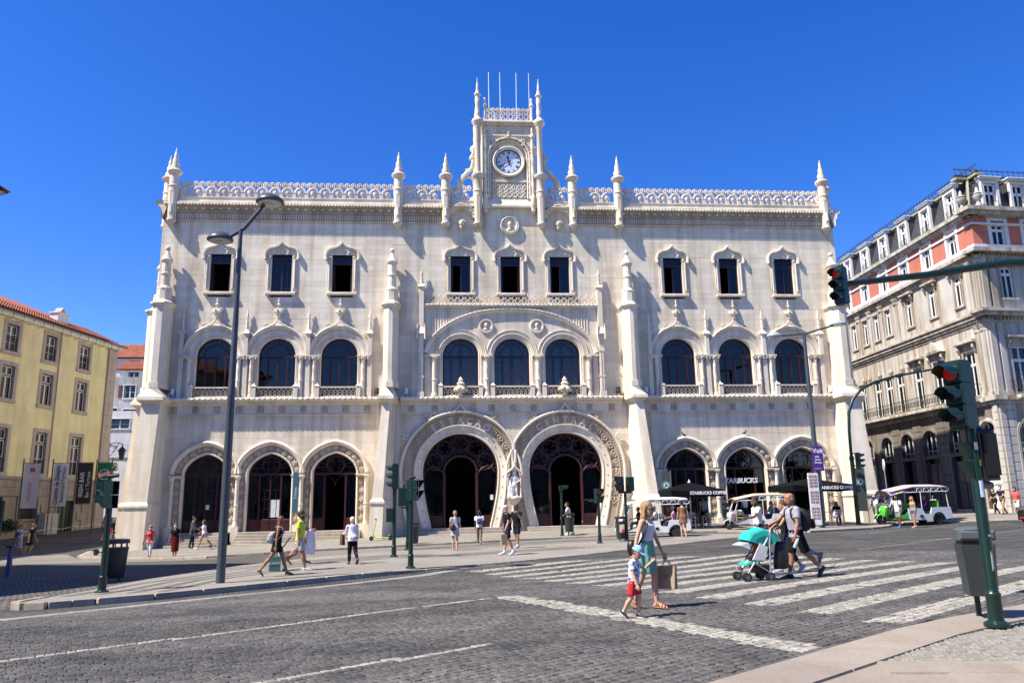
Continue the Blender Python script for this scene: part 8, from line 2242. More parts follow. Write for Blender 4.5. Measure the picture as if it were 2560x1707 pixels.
# ---- litter bins
def bin_(label,x,y,r,h,lift,base=.25):
 t = thing("litter_bin",label,"litter bin",(x,y,zg(x,y) + lift),0,"grey litter bins")
 m_ = M("bin_grey",(.022,.027,.028),.45)
 b = MB(); b.lathe((0,0,base),[(r * .78,0),(r * .82,.03),(r,h * .72),(r * 1.04,h * .73),(r * 1.04,h * .78)],18); mk("body",b,m_,t,smooth=True)
 b = MB(); b.lathe((0,0,base + h * .88),[(r * 1.08,0),(r * 1.1,.02),(r * 1.08,h * .1),(r * .7,h * .12)],18); mk("lid",b,m_,t,smooth=True)
 b = MB()
 for k in range(4): a = PI / 4 + PI / 2 * k; b.tube([(r * .9 * math.cos(a),r * .9 * math.sin(a),base + h * .75),(r * .9 * math.cos(a),r * .9 * math.sin(a),base + h * .9)],.03,5)
 mk("lid_post",b,m_,t)
 b = MB(); b.tube([(0,r + .05,0),(0,r + .05,base + h * .7)],.035,6); mk("mount",b,m_,t)
 return t
bin_("grey litter bin beside the green light at the island tip",-14.0,-21.7,.32,1.15,.0,.1)
bin_("grey litter bin behind the left signal cluster",-5.62,-7.6,.27,1.0,.02,.1)
t = bin_("grey litter bin with coloured stickers by the twin pedestrian heads",3.88,-11.5,.25,1.0,.02,.08)
b = MB(); b.box(-.12,.10,-.262,-.25,.38,.72); mk("sticker",b,M("sticker_white",(.6,.6,.6),.6),t); b = MB(); b.box(-.02,.1,-.268,-.262,.38,.5); mk("sticker",b,M("sticker_red",(.6,.03,.02),.6),t); b = MB(); b.box(0,.1,-.268,-.262,.52,.66); mk("sticker",b,M("sticker_yellow",(.6,.5,.05),.6),t)
bin_("green litter bin in front of the right portal steps",2.38,-5.9,.26,.95,.09,.2)
t = thing("litter_bin","square grey litter bin fixed behind the near right pole","litter bin",(2.95,-37.1,zg(2.95,-37.1) + .03),rad(-20),"grey litter bins")
b = MB(); b.prismz([(-.15,-.15),(.17,-.15),(.17,.15),(-.15,.15)],.28,.92,[(-.19,-.18),(.2,-.18),(.2,.18),(-.19,.18)]); mk("body",b,M("bin_blue_grey",(.028,.035,.037),.4),t); b = MB(); b.slab(-.21,.22,-.2,.2,.97,1.10,.03); b.loft([ring(Vector((0,0,z_)),(0,0,1),(1,0,0),a,c_,12,4) for z_,a,c_ in ((1.10,.2,.19),(1.13,.15,.14),(1.14,.02,.02))]); mk("lid",b,M("bin_lid_grey",(.07,.085,.09),.5),t)
b = MB(); b.box(-.17,.17,-.16,.16,.9,.98); mk("rim",b,m_black,t); b = MB(); b.box(-.03,.03,.16,.2,0,.9); mk("mount",b,m_green,t)
# ---- banners by the yellow house
m_pole = M("rusty_grey_pole",(.07,.055,.05),.6)
def banner(label,x,y,z,w_,z0,z1,col,lines,tcol,vertical=True,extra=None,h=5.2):
 t = thing("banner_pole",label,"banner",(x,y,z),rad(10),"banner poles by the yellow house")
 b = MB(); b.tube([(0,0,0),(0,0,h)],.045,7); mk("pole",b,m_pole,t)
 if col:
  b = MB(); b.tube([(0,0,z1 + .03),(w_ + .05,0,z1 + .03)],.02,5); b.tube([(0,0,z0 - .03),(w_ + .05,0,z0 - .03)],.02,5); mk("crossbar",b,m_pole,t)
  b = MB(); n = 8; vs = []
  for i in range(n + 1): q = i / n; vs += [(.06 + w_ * q,.03 * math.sin(q * 4 + x),z0),(.06 + w_ * q,.05 * math.sin(q * 3 + x + 1),z1)]
  b.add(vs,[(2 * i,2 * i + 2,2 * i + 3,2 * i + 1) for i in range(n)]); mk("flag",b,M("banner%s" % str(col),col,.8),t,smooth='all')
  for (tx,px_,pz,sz,bold,rot) in lines:
   b = MB(); add_text(b,tx,.06 + w_ * px_,-.07,z0 + (z1 - z0) * pz,sz,.01,bold,rot=rot); mk("lettering",b,M("print%s" % str(tcol),tcol,.7),t)
  if extra: extra(t,w_,z0,z1)
 else:
  b = MB(); b.tube([(0,0,h - .1),(1.0,0,h - .1)],.02,5); b.tube([(0,0,2.0),(1.0,0,2.0)],.02,5); mk("crossbar",b,m_pole,t)
 return t
V = PI / 2
BZ = lambda x,y: zg(x,y)
m_redp = M("print_red",(.35,.02,.06),.7)
def petals(t,w_,z0,z1):
 b = MB()
 for k in range(4): a = PI / 2 * k + PI / 4; b.ball((.06 + w_ * .55 + .09 * math.cos(a),-.07,z1 - .42 + .09 * math.sin(a)),.08,.01,.08,8,5)
 mk("flower_emblem",b,m_redp,t)
banner("white banner with a red four-petal emblem, nearest the barrier",-31.9,7.0,BZ(-31.9,7.0),.95,2.2,5.1,(.50,.46,.44),[("conceitos",.45,.36,.34,.0,V)],(.38,.16,.18),extra=petals,h=5.4)
banner("white banner lettered for a station kitchen restaurant",-31.1,9.2,BZ(-31.1,9.2),.95,2.2,5.1,(.55,.55,.55),[("Cozinha da Estação",.33,.5,.34,.006,V),("Restaurant/Terrace",.72,.5,.30,.0,V)],(.04,.035,.03),h=5.4)
banner("dark banner lettered for an Irish bar and terrace",-30.4,11.2,BZ(-30.4,11.2),1.0,2.3,5.15,(.025,.02,.017),[("IRISH BAR",.34,.46,.40,.006,V),("Bar / Terrace",.74,.46,.34,.0,V)],(.55,.55,.55),h=5.4)
def beer(t,w_,z0,z1):
 b = MB(); c = (.06 + w_ / 2,z1 - .85); b.tube([(c[0] + .36 * math.cos(a),-.07,c[1] + .36 * math.sin(a)) for a in [2 * PI * k / 20 for k in range(20)]],.025,5,closed=True); mk("round_badge",b,m_white,t)
 b = MB(); b.add([(c[0] - .5,-.075,c[1] - .28),(c[0] + .5,-.075,c[1] + .02),(c[0] + .5,-.075,c[1] + .3),(c[0] - .5,-.075,c[1])],[(0,1,2,3)]); mk("red_ribbon",b,M("ribbon_red",(.5,.05,.05),.7),t)
 b = MB(); add_text(b,"BEER",c[0],-.085,c[1] + .01,.34,.01,.006,rot=.29); mk("lettering",b,m_white,t)
banner("green banner with a red ribbon reading BEER in a round badge",-29.8,12.9,BZ(-29.8,12.9),1.0,2.3,5.15,(.008,.12,.055),[("ON A",.5,.48,.13,.003,0),("MORE THAN",.5,.42,.13,.003,0),("50",.5,.36,.13,.003,0),("PORTUGUESE",.5,.30,.13,.003,0),("CRAFT",.5,.24,.13,.003,0),("BEERS",.5,.18,.13,.003,0)],(.62,.62,.62),extra=beer,h=5.4)
banner("bare banner pole without a flag, left one of two",-29.4,14.6,BZ(-29.4,14.6),.9,0,0,None,[],None,h=5.5)
banner("bare banner pole without a flag, nearest the house corner",-29.1,16.6,BZ(-29.1,16.6),.9,0,0,None,[],None,h=5.6)
t = thing("rope_line","slack white rope strung between the banner poles","rope"); b = MB(); pts = [(-31.9,7.0),(-31.1,9.2),(-30.4,11.2),(-29.8,12.9),(-29.4,14.6)]
for (xa,ya),(xb,yb) in zip(pts,pts[1:]): b.tube([(xa + (xb - xa) * q,ya + (yb - ya) * q,BZ(xa,ya) + .8 - .12 * math.sin(PI * q)) for q in (0,.25,.5,.75,1)],.015,4)
mk("rope",b,m_white,t)
# crowd barrier and posts at the left edge
t = thing("crowd_barrier","grey tubular crowd barrier at the left edge","barrier",(-31.2,1.8,zg(-31.2,1.8)),rad(60))
b = MB(); b.tube([(-1.1,0,.12),(-1.1,0,.95),(-1.0,0,1.08),(1.0,0,1.08),(1.1,0,.95),(1.1,0,.12)],.025,6); b.tube([(-1.1,0,.2),(1.1,0,.2)],.02,5); mk("frame",b,m_alu,t,smooth=True)
for k in range(13): b = MB(); b.tube([(-.95 + .158 * k,0,.2),(-.95 + .158 * k,0,1.07)],.012,4); mk("bar",b,m_alu,t)
b = MB(); b.tube([(-.9,-.3,.03),(-.9,.3,.03)],.02,5); b.tube([(.9,-.3,.03),(.9,.3,.03)],.02,5); mk("foot",b,m_alu,t)
t = thing("bollard","blue-grey square post at the left edge near the island","post",(-19.4,-17.3,zg(-19.4,-17.3))); b = MB(); b.prismz([(-.08,-.08),(.08,-.08),(.08,.08),(-.08,.08)],0,1.0,[(-.05,-.05),(.05,-.05),(.05,.05),(-.05,.05)]); mk("post",b,M("blue_grey_paint",(.09,.12,.22),.5),t); b = MB(); b.prismz([(-.12,-.1),(.12,-.1),(.12,.1),(-.12,.1)],1.0,1.06); mk("cap",b,m_black,t)
t = thing("utility_cabinet","pale grey utility cabinet against the yellow house base","cabinet",YF.at(-5.2,-.5,zg(-33.5,14)),YF.a); b = MB(); b.slab(-.7,.7,-.3,.3,0,1.5,.03); mk("body",b,M("cabinet_grey",(.34,.34,.34),.6),t); b = MB(); b.box(-.02,.02,-.32,-.3,.1,1.4); mk("door_joint",b,m_black,t)
# ---- cafe: parasols, chairs, tables, flags, sign
m_par = M("black_parasol_canvas",(.007,.007,.008),.9,spec=.05)
def parasol(label,x,y,text,hw,ztop,z0):
 t = thing("parasol",label,"parasol",(x,y,zg(x,y) + .09),0,"black cafe parasols")
 b = MB(); c = [(-hw,-hw),(hw,-hw),(hw,hw),(-hw,hw)]
 vs = []; n = 8
 for k in range(4):
  (xa,ya),(xb,yb) = c[k],c[(k + 1) % 4]
  base = len(vs)
  for i in range(n + 1):
   q = i / n; sag = -.10 * math.sin(PI * q)
   vs += [(xa + (xb - xa) * q,ya + (yb - ya) * q,z0 + sag * .6),((xa + (xb - xa) * q) * .5,(ya + (yb - ya) * q) * .5,z0 + (ztop - z0) * .52 + sag * .3),(0,0,ztop),(xa + (xb - xa) * q,ya + (yb - ya) * q,z0 - .32 + sag * .5)]
 fs = []
 for k in range(4):
  for i in range(n):
   a = (k * (n + 1) + i) * 4; fs += [(a,a + 4,a + 5,a + 1),(a + 1,a + 5,a + 6),(a + 3,a + 7,a + 4,a)]
 b.add(vs,fs); mk("canopy",b,m_par,t)
 b = MB(); b.tube([(0,0,0),(0,0,ztop)],.035,8); mk("pole",b,m_alu,t); b = MB(); b.lathe((0,0,ztop),[(.07,-.03),(.09,.03),(.04,.08),(.02,.18)],8); mk("finial",b,m_white,t)
 for k in range(4): b = MB(); b.tube([(0,0,ztop - .06),(c[k][0] * .98,c[k][1] * .98,z0 - .04)],.014,4); mk("rib",b,m_alu,t)
 b = MB(); b.lathe((0,0,0),[(.35,0),(.35,.06),(.06,.1)],12); mk("base",b,m_black,t)
 b = MB(); add_text(b,text,hw * .38,-hw - .03,z0 - .17,.23,.01,.01,sx=.98); mk("lettering",b,m_white,t)
 return t
parasol("black square cafe parasol left of the middle right doorway",9.75,-3.2,"STARBUCKS COFFEE",1.5,2.5,2.06)
parasol("black square cafe parasol beside the right street lamp",16.9,-3.0,"STARBUCKS COFFEE",1.75,2.6,2.2)
b = MB(); add_text(b,"STARBUCKS",14.0,.24,2.75,.42,.05,.012,shear=.15); o = mk("shop_sign",b,m_white); tag(o,"white shop lettering across the middle right doorway","sign")
def flag_sign(label,x,y):
 t = thing("cafe_flag",label,"sign",(x,y,zg(x,y) + .09),rad(-8),"dark cafe flags with a green roundel")
 b = MB(); b.box(-.3,-.26,-.03,.03,0,3.2); b.box(.26,.3,-.03,.03,0,3.2); mk("frame",b,m_alu,t); b = MB(); b.box(-.27,.27,-.015,.015,.7,3.15); mk("flag",b,M("charcoal_cloth",(.045,.05,.05),.8),t)
 b = MB(); b.tube([(0,-.02,2.35),(0,-.028,2.35)],.24,20); mk("roundel",b,M("roundel_white",(.6,.66,.62),.6),t)
 b = MB(); b.sweep(arc(0,2.35,.17,360,0,20),[(0,-.032),(.06,-.032)]); b.ball((0,-.03,2.36),.05,.006,.07,8,5); b.tube([(-.09,-.032,2.24),(-.07,-.032,2.36),(0,-.032,2.47),(.07,-.032,2.36),(.09,-.032,2.24)],.015,5); mk("roundel_ring",b,M("roundel_green",(.01,.16,.09),.6),t)
flag_sign("dark cafe flag with green roundel beside the right inner buttress",8.75,-2.0); flag_sign("dark cafe flag with green roundel behind the curved mast",19.9,-3.2)
def chair_proto():
 t = thing("cafe_chair","aluminium tube cafe chair","chair"); b = MB()
 for sx in (-1,1): b.tube([(sx * .24,-.24,0),(sx * .25,-.22,.45),(sx * .26,-.2,.66),(sx * .26,.05,.68),(sx * .25,.22,.8),(sx * .2,.24,.84)],.013,6); b.tube([(sx * .25,.02,.66),(sx * .24,.14,.45),(sx * .24,.27,0)],.013,6)
 b.tube([(-.2,.24,.84),(.2,.24,.84)],.013,6); b.tube([(-.24,-.2,.44),(.24,-.2,.44)],.012,5); b.tube([(-.24,.15,.44),(.24,.15,.44)],.012,5); mk("frame",b,m_alu,t,smooth=True)
 b = MB(); b.slab(-.23,.23,-.21,.17,.44,.465,.01); mk("seat",b,M("chair_slats",(.14,.14,.15),.5),t)
 for k in range(3): b = MB(); b.box(-.22,.22,.2 + .01 * k,.215 + .01 * k,.58 + .085 * k,.64 + .085 * k); mk("back_slat",b,M("chair_slats",(.14,.14,.15),.5),t)
 return t
ch0 = chair_proto()
CH = [(7.9,-3.6,20,"cafe chair nearest the white tuk-tuk's tail"),(8.7,-3.9,200,"empty cafe chair under the near parasol, front left"),(9.5,-3.9,160,"empty cafe chair with its back to the road in front of the parasol pole"),(10.6,-3.7,190,"empty cafe chair just left of the woman in green"),(10.2,-2.0,0,"cafe chair against the wall behind the parasol pole"),(12.9,-2.2,150,"cafe chair behind the girl in denim hot pants"),(16.6,-4.3,170,"cafe chair in front of the seated woman in pink"),(17.6,-4.4,195,"cafe chair with a white bag on it beside the curved mast"),(17.1,-2.9,20,"cafe chair under the seated woman in pink"),(18.35,-3.0,330,"cafe chair under the seated long-haired woman")]
for i,(x,y,a,lb) in enumerate(CH):
 c = ch0 if i == 0 else copy_tree(ch0); c.location = (x,y,zg(x,y) + .09); c.rotation_euler = (0,0,rad(a)); c['label'] = "aluminium " + lb; c['group'] = "aluminium cafe chairs"
def table_proto():
 t = thing("cafe_table","round metal cafe table","table"); b = MB(); b.lathe((0,0,.71),[(.33,0),(.34,.01),(.34,.03),(.0,.03)],18); mk("tabletop",b,M("table_grey",(.25,.25,.25),.4),t); b = MB(); b.tube([(0,0,0),(0,0,.71)],.03,8); mk("column",b,m_alu,t); b = MB(); b.lathe((0,0,0),[(.24,0),(.24,.02),(.05,.05)],14); mk("foot",b,m_alu,t); return t
tb0 = table_proto()
for i,(x,y,lb) in enumerate([(9.2,-3.2,"round cafe table under the near black parasol"),(11.2,-2.2,"round cafe table behind the woman in green"),(17.7,-3.7,"round cafe table between the seated women")]):
 c = tb0 if i == 0 else copy_tree(tb0); c.location = (x,y,zg(x,y) + .09); c['label'] = lb; c['group'] = "round cafe tables"
t = thing("carrier_bag","white carrier bag on the cafe chair by the seated women","bag",(17.6,-4.4,zg(17.6,-4.4) + .56)); b = MB(); b.loft([ring(Vector((0,0,z_)),(0,0,1),(1,0,0),a,c_,10,3) for z_,a,c_ in ((0,.12,.1),(.1,.15,.12),(.3,.13,.08),(.4,.05,.03))]); mk("bag_body",b,m_white,t,smooth=True)
t = thing("wall_banner","narrow teal banner on the pier between the second and third left arches","banner",(-12.75,-.55,0)); b = MB(); b.box(-.14,.14,-.02,.02,1.3,3.6); mk("flag",b,M("teal_print",(.02,.11,.16),.7),t); b = MB(); add_text(b,"Turismo",0,-.025,2.4,.2,.006,rot=V); mk("lettering",b,m_white,t); b = MB(); b.tube([(-.16,.02,0),(-.16,.02,3.65)],.02,5); mk("pole",b,m_alu,t)
# ---- rental scooters
def scooter(label,x,y,z,ang,col,grp="rental scooters"):
 t = thing("electric_scooter",label,"scooter",(x,y,z),ang,grp); mm = M("scooter%s" % str(col),col,.4)
 b = MB(); b.slab(-.25,.5,-.09,.09,.12,.17,.02); mk("deck",b,mm,t)
 b = MB(); b.tube([(-.25,0,.15),(-.38,0,.3),(-.30,0,.7),(-.22,0,1.08)],[.035,.04,.03,.025],8); mk("stem",b,mm,t,smooth=True)
 b = MB(); b.tube([(-.24,-.26,1.12),(-.22,0,1.1),(-.24,.26,1.12)],.018,6); b.box(-.28,-.2,-.05,.05,1.08,1.16); mk("handlebar",b,m_black,t)
 for x_ in (-.46,.55): b = MB(); b.tube([(x_,-.03,.12),(x_,.03,.12)],.12,14); o = mk("wheel",b,m_rubber,t); b = MB(); b.tube([(x_,-.035,.12),(x_,.035,.12)],.05,10); mk("hub",b,m_grey,o)
 b = MB(); b.tube([(.4,0,.2),(.56,0,.28),(.68,0,.2)],.03,5,sq=(.4,1.6)); mk("mudguard",b,m_black,t)
scooter("lime green rental scooter standing by the left inner buttress",-7.6,-3.6,zg(-7.6,-3.6) + .09,0.05,(.38,.62,.04))
scooter("dark rental scooter with green stem label beside the corner buttress",-21.3,-4.6,zg(-21.3,-4.6) + .09,0.1 + PI,(.05,.05,.05))
# ---- tuk-tuks
def wheel(parent,x,y,r,w_=.16,name="wheel"):
 b = MB(); b.lathe((0,0,0),[(r * .62,-w_ / 2),(r * .9,-w_ / 2),(r,-w_ * .32),(r,w_ * .32),(r * .9,w_ / 2),(r * .62,w_ / 2)],22); b2 = MB(); b2.xf = Matrix.Translation((x,y,r)) @ Matrix.Rotation(PI / 2,4,'X'); b2.add(b.v,b.f); o = mk(name,b2,m_rubber,parent,smooth=True)
 b = MB(); b.xf = b2.xf; b.lathe((0,0,0),[(r * .60,-w_ * .4),(r * .64,-w_ * .4),(r * .64,w_ * .4),(r * .60,w_ * .4)],20)
 for k in range(5): a = 2 * PI * k / 5; b.tube([(0,0,w_ * .3),(r * .62 * math.cos(a),r * .62 * math.sin(a),w_ * .36)],r * .09,5)
 b.lathe((0,0,0),[(r * .16,-w_ * .42),(r * .16,w_ * .42)],10); mk("rim",b,m_alu,o)
def tuktuk(label,x,y,z,ang,L_=3.5,body_c=(.66,.66,.66),front_c=(.66,.66,.66),canopy_c=(.70,.70,.70),seat_c=(.05,.06,.05),canopy_bits=None,hoop=True,sc=1.0):
 """three-wheeled open tuk-tuk, nose towards -x, seen on its -y side"""
 t = thing("tuk_tuk",label,"tuk-tuk",(x,y,z),ang,"tuk-tuks parked by the station"); t.scale = (sc,) * 3
 mb1,mf,mc,ms_ = M("tukbody%s" % str(body_c),body_c,.3),M("tukfront%s" % str(front_c),front_c,.3),M("tukcanopy%s" % str(canopy_c),canopy_c,.6,0,.1,3),M("tukseat%s" % str(seat_c),seat_c,.5)
 R_ = .28; xr = L_ * .32; xf_ = -L_ * .5
 for s1 in (-1,1):
  b = MB(); arcp = [(xr + .38 * math.cos(a),.28 + .38 * math.sin(a)) for a in [PI - PI * k / 8 for k in range(9)]]
  pol = [(-.62,.3),(-.7,.92),(.22,.92),(.36,.62),(.72,.60),(.85,.96),(L_ * .53,.96),(L_ * .55,.62),(L_ * .55,.36),(xr + .38,.28)] + arcp[::-1] + [(xr - .4,.26)]
  b.prism(pol[::-1],s1 * .68 - .03,s1 * .68 + .03); mk("side_panel",b,mb1,t)
  b = MB(); b.tube([(p[0],s1 * .70,p[1]) for p in arcp],.05,6); mk("wheel_arch",b,m_black,t)
  b = MB(); b.box(.02,.2,s1 * .72 - .02,s1 * .72 + .02,.42,.56); mk("side_vent",b,m_black,t)
  wheel(t,xr,s1 * .62,R_)
 b = MB(); b.box(-.6,L_ * .54,-.65,.65,.26,.32); b.box(xf_ + .35,-.6,-.4,.4,.26,.32); mk("floor",b,m_black,t)
 b = MB(); b.box(L_ * .53,L_ * .55,-.65,.65,.36,.96); b.box(L_ * .55,L_ * .58,-.6,.6,.3,.42); mk("rear_panel",b,mb1,t)
 for (x0,x1) in ((-.1,.28),(.85,1.35)):
  b = MB(); b.slab(x0,x1,-.58,.58,.62,.76,.03); mk("seat",b,ms_,t); xb_ = x1 if x0 > .5 else x0 - .1
  b = MB(); b.slab(xb_,xb_ + .12,-.58,.58,.74,1.35 if x0 > .5 else 1.2,.03); mk("seat_back",b,ms_,t)
 b = MB(); b.slab(-.95,-.6,-.24,.24,.6,.72,.03); mk("driver_seat",b,m_black,t)
 # nose
 b = MB(); b.loft([ring(Vector((xf_ + .12 + q * .0,0,z_)),(0,0,1),(1,0,0),a,c_,12,3) for z_,a,c_,q in ((.5,.14,.3,0),(.7,.18,.42,0),(1.0,.16,.46,0),(1.08,.1,.4,0))]); mk("nose",b,mf,t,smooth=True)
 b = MB(); b.loft([ring(Vector((xf_ - .02 + dx,0,R_ + dz_)),(1,0,0),(0,0,1),.03,.13,8) for dx,dz_ in ((-.36,.1),(-.26,.26),(0,.36),(.26,.26),(.34,.1))]); mk("front_mudguard",b,mf,t,smooth=True)
 b = MB(); b.prism([(xf_ + .25,.34),(-.62,.34),(-.62,.8),(-.8,.62)],-.66,-.62); b.prism([(xf_ + .25,.34),(-.62,.34),(-.62,.8),(-.8,.62)],.62,.66); mk("footwell",b,mf,t)
 wheel(t,xf_,0,R_,.13)
 b = MB(); b.tube([(xf_,-.09,R_),(xf_ + .1,-.09,.75)],.025,6); b.tube([(xf_,.09,R_),(xf_ + .1,.09,.75)],.025,6); b.tube([(xf_ + .12,0,1.0),(xf_ + .22,0,1.15)],.03,6); b.tube([(xf_ + .22,-.36,1.18),(xf_ + .22,.36,1.18)],.02,6); mk("fork",b,m_alu,t)
 b = MB(); b.tube([(xf_ - .06,0,.85),(xf_ - .1,0,.85)],.1,12); mk("headlight",b,M("lamp_glass2",(.6,.6,.55),.1),t)
 g = MB(); g.add([(xf_ + .22,-.55,1.05),(xf_ + .22,.55,1.05),(xf_ + .52,.55,1.75),(xf_ + .52,-.55,1.75)],[(0,1,2,3)]); mk("windscreen",g,m_glass,t)
 b = MB()
 for s1 in (-1,1):
  b.tube([(xf_ + .2,s1 * .56,1.0),(xf_ + .52,s1 * .58,1.8)],.02,6); b.tube([(L_ * .52,s1 * .62,.95),(L_ * .5,s1 * .62,1.85)],.02,6); b.tube([(.25,s1 * .64,.92),(.25,s1 * .64,1.85)],.018,6)
  b.tube([(xf_ + .4,s1 * .62,1.78),(L_ * .53,s1 * .64,1.84)],.024,6)
 mk("roof_frame",b,m_white,t)
 if hoop:
  b = MB()
  for s1 in (-1,1):
   for k in range(4): x0 = .0 + .45 * k; b.tube([(x0 + .2 + .18 * math.cos(a),s1 * .65,1.85 + .2 * math.sin(a)) for a in [PI * j / 6 for j in range(7)]],.014,5)
   b.tube([(-.1,s1 * .6,2.07),(L_ * .5,s1 * .6,2.07),(L_ * .56,s1 * .6,1.95),(L_ * .53,s1 * .62,1.84)],.024,6)
  mk("roof_hoop",b,m_white,t)
 b = MB(); n = 10; vs = []
 for i in range(n + 1):
  q = i / n; xx = xf_ + .25 + (L_ * .53 - xf_ - .25) * q; zz = 1.82 + .28 * min(1,q * 2.4) - .05 * max(0,q - .8) * 5
  for k in range(7): yy = -.66 + 1.32 * k / 6; vs.append((xx,yy,zz + .10 * (1 - (yy / .66) ** 2)))
 b.add(vs,[(i * 7 + k,i * 7 + k + 1,i * 7 + k + 8,i * 7 + k + 7) for i in range(n) for k in range(6)]); o = mk("canopy",b,mc,t,smooth='all'); md = o.modifiers.new("thick",'SOLIDIFY'); md.thickness = .03
 if canopy_bits:
  b = MB(); n = 6; vs = []
  for i in range(n + 1):
   q = i / n; xx = xf_ + .2 + .95 * q
   for k in range(7): yy = -.70 + 1.4 * k / 6; vs.append((xx,yy,1.76 + .22 * q + .13 * (1 - (yy / .7) ** 2) - (.14 if k in (0,6) else 0)))
  b.add(vs,[(i * 7 + k,i * 7 + k + 1,i * 7 + k + 8,i * 7 + k + 7) for i in range(n) for k in range(6)]); mk("front_canopy",b,canopy_bits,t,smooth='all')
 return t
def on_tuk(x,y,ang,dx,dy): c,s_ = math.cos(ang),math.sin(ang); return x + dx * c - dy * s_,y + dx * s_ + dy * c
def lift_st(x,y): return zg(x,y) + .012
t1 = (6.0,-9.1,rad(-6)); tuktuk("white tuk-tuk with clear side windows behind the woman in white",t1[0],t1[1],lift_st(6,-9.1),t1[2],3.7,sc=.84)
t2 = (12.6,-5.6,rad(-4)); tuktuk("beige-roofed tuk-tuk with a blue seat behind the pushchair",t2[0],t2[1],zg(12.6,-5.6) + .09,t2[2],3.6,(.60,.60,.58),(.45,.45,.45),(.52,.43,.28),(.02,.06,.30),sc=.84)
m_art = pattern_mat("graffiti_canopy",(.05,.25,.55),[(.6,.05,.25),(.7,.5,.05),(.05,.45,.2),(.5,.1,.5)],5,.52)
t3 = (22.3,-3.9,rad(8)); tuktuk("green and white tuk-tuk with a multicoloured painted canopy",t3[0],t3[1],lift_st(22.3,-4),t3[2],3.9,(.66,.66,.66),(.09,.45,.05),(.62,.42,.46),(.10,.40,.05),m_art)
def sit(label,tk,dx,dy,head,top,hair,skin='tan',sex='m',z=None,H=1.7,hgt=.86):
 q = 1.0 if tk is t3 else .84; x,y = on_tuk(tk[0],tk[1],tk[2],dx * q,dy * q); hgt *= q; H *= (1 if q == 1 else .93)
 return person(label,x,y,math.degrees(tk[2]) + head,H,z=z if z is not None else lift_st(x,y),sex=sex,skin=skin,detail=1,seated=hgt,legs=((86,80),(82,76)),arms=((30,6,50),(26,6,50)),hair=hair,top=top,bottom=('trousers',FC("blue_jeans",(.05,.09,.18))),shoes=('shoe',(.02,.02,.02)))
TMP = bpy.data.scenes.new("workbench")
sit("driver in black t-shirt and jeans seated in the white tuk-tuk",t1,-.78,0,180,('tee',FC("black_tee",(.014,.014,.015))),('short','black'))
p_ = sit("passenger in white t-shirt with a dark backpack in the white tuk-tuk",t1,.10,-.3,180,('tee',FC("white_tee",(.68,.68,.70))),('short','grey'))
backpack(p_,"dark rucksack on the passenger in the white tuk-tuk",(.03,.03,.035),.8,.16)
sit("passenger in brown top in the white tuk-tuk",t1,1.0,.2,180,('tee',FC("brown_top",(.22,.10,.04))),('short','brown'))
sit("passenger in pink shirt at the back of the white tuk-tuk",t1,1.15,-.3,180,('tee',FC("pink_shirt",(.50,.28,.36))),('short','grey'))
sit("driver in teal shirt seated in the beige-roofed tuk-tuk",t2,1.0,0,180,('tee',FC("teal_shirt",(.06,.30,.32))),('short','black'),z=zg(13,-5.6) + .09)
sit("passenger in dark clothes seated in the green and white tuk-tuk",t3,.2,.1,180,('tee',FC("black_tee",(.014,.014,.015))),('short','black'))
sit("passenger with a purple top at the back of the green tuk-tuk",t3,1.2,.2,180,('tee',FC("purple_top",(.14,.05,.22))),('short','brown'))
def cafe(label,x,y,head,top,hair,sex='f'):
 return person(label,x,y,head,1.66,z=zg(x,y) + .09,sex=sex,skin='tan',detail=1,seated=.52,legs=((84,82),(80,78)),arms=((28,8,60),(24,8,60)),hair=hair,top=top,bottom=('trousers',FC("black_trousers",(.013,.013,.016))),shoes=('shoe',(.02,.02,.02)))
cafe("woman in dusty pink top seated at the cafe under the right parasol",17.1,-3.0,-60,('tee',FC("dusty_pink_top",(.30,.15,.14))),('bun','brown'))
cafe("long-haired woman in dark top seated at the cafe by the corner buttress",18.35,-3.1,-110,('tee',FC("black_tee",(.014,.014,.015))),('long','black',.16))
# ---- pushchair and its child
PX_,PY_,PA = 2.42,-31.1,rad(5)
pc = thing("pushchair","teal and grey folding pushchair pushed across the zebra crossing","pushchair",(PX_,PY_,zg(PX_,PY_) + .018),PA)
m_teal = M("teal_canvas",(.012,.36,.30),.75,0,.12,5); m_tube = M("silver_tube",(.34,.36,.38),.35,.3)
for s1 in (-1,1):
 b = MB(); b.tube([(-.36,s1 * .2,.09),(-.33,s1 * .2,.17),(-.16,s1 * .22,.42),(.10,s1 * .23,.80),(.20,s1 * .23,1.0)],.016,7); b.tube([(.12,s1 * .24,.09),(.13,s1 * .24,.35),(.15,s1 * .24,.75),(.2,s1 * .23,.98)],.016,7); b.tube([(-.2,s1 * .22,.36),(.12,s1 * .24,.16)],.012,6); mk("side_frame",b,m_tube,pc,smooth=True)
 b = MB(); b.tube([(.2,s1 * .23,.98),(.30,s1 * .23,1.07),(.38,s1 * .22,1.08)],.022,8); mk("handle",b,m_black,pc,smooth=True)
 for x_ in (-.38,.12):
  for d_ in (-.035,.035):
   b = MB(); b.tube([(x_,s1 * .22 + d_ - .016,.085),(x_,s1 * .22 + d_ + .016,.085)],.085,16); o = mk("wheel",b,m_rubber,pc); b = MB(); b.tube([(x_,s1 * .22 + d_ - .018,.085),(x_,s1 * .22 + d_ + .018,.085)],.052,14); mk("hub",b,M("wheel_grey",(.10,.11,.12),.5),o)
b = MB(); b.tube([(-.2,-.22,.36),(-.2,.22,.36)],.012,6); b.tube([(.13,-.24,.3),(.13,.24,.3)],.012,6); b.tube([(.12,-.24,.12),(.12,.24,.12)],.012,6); b.tube([(.16,-.23,.75),(.16,.23,.75)],.012,6); mk("crossbar",b,m_tube,pc)
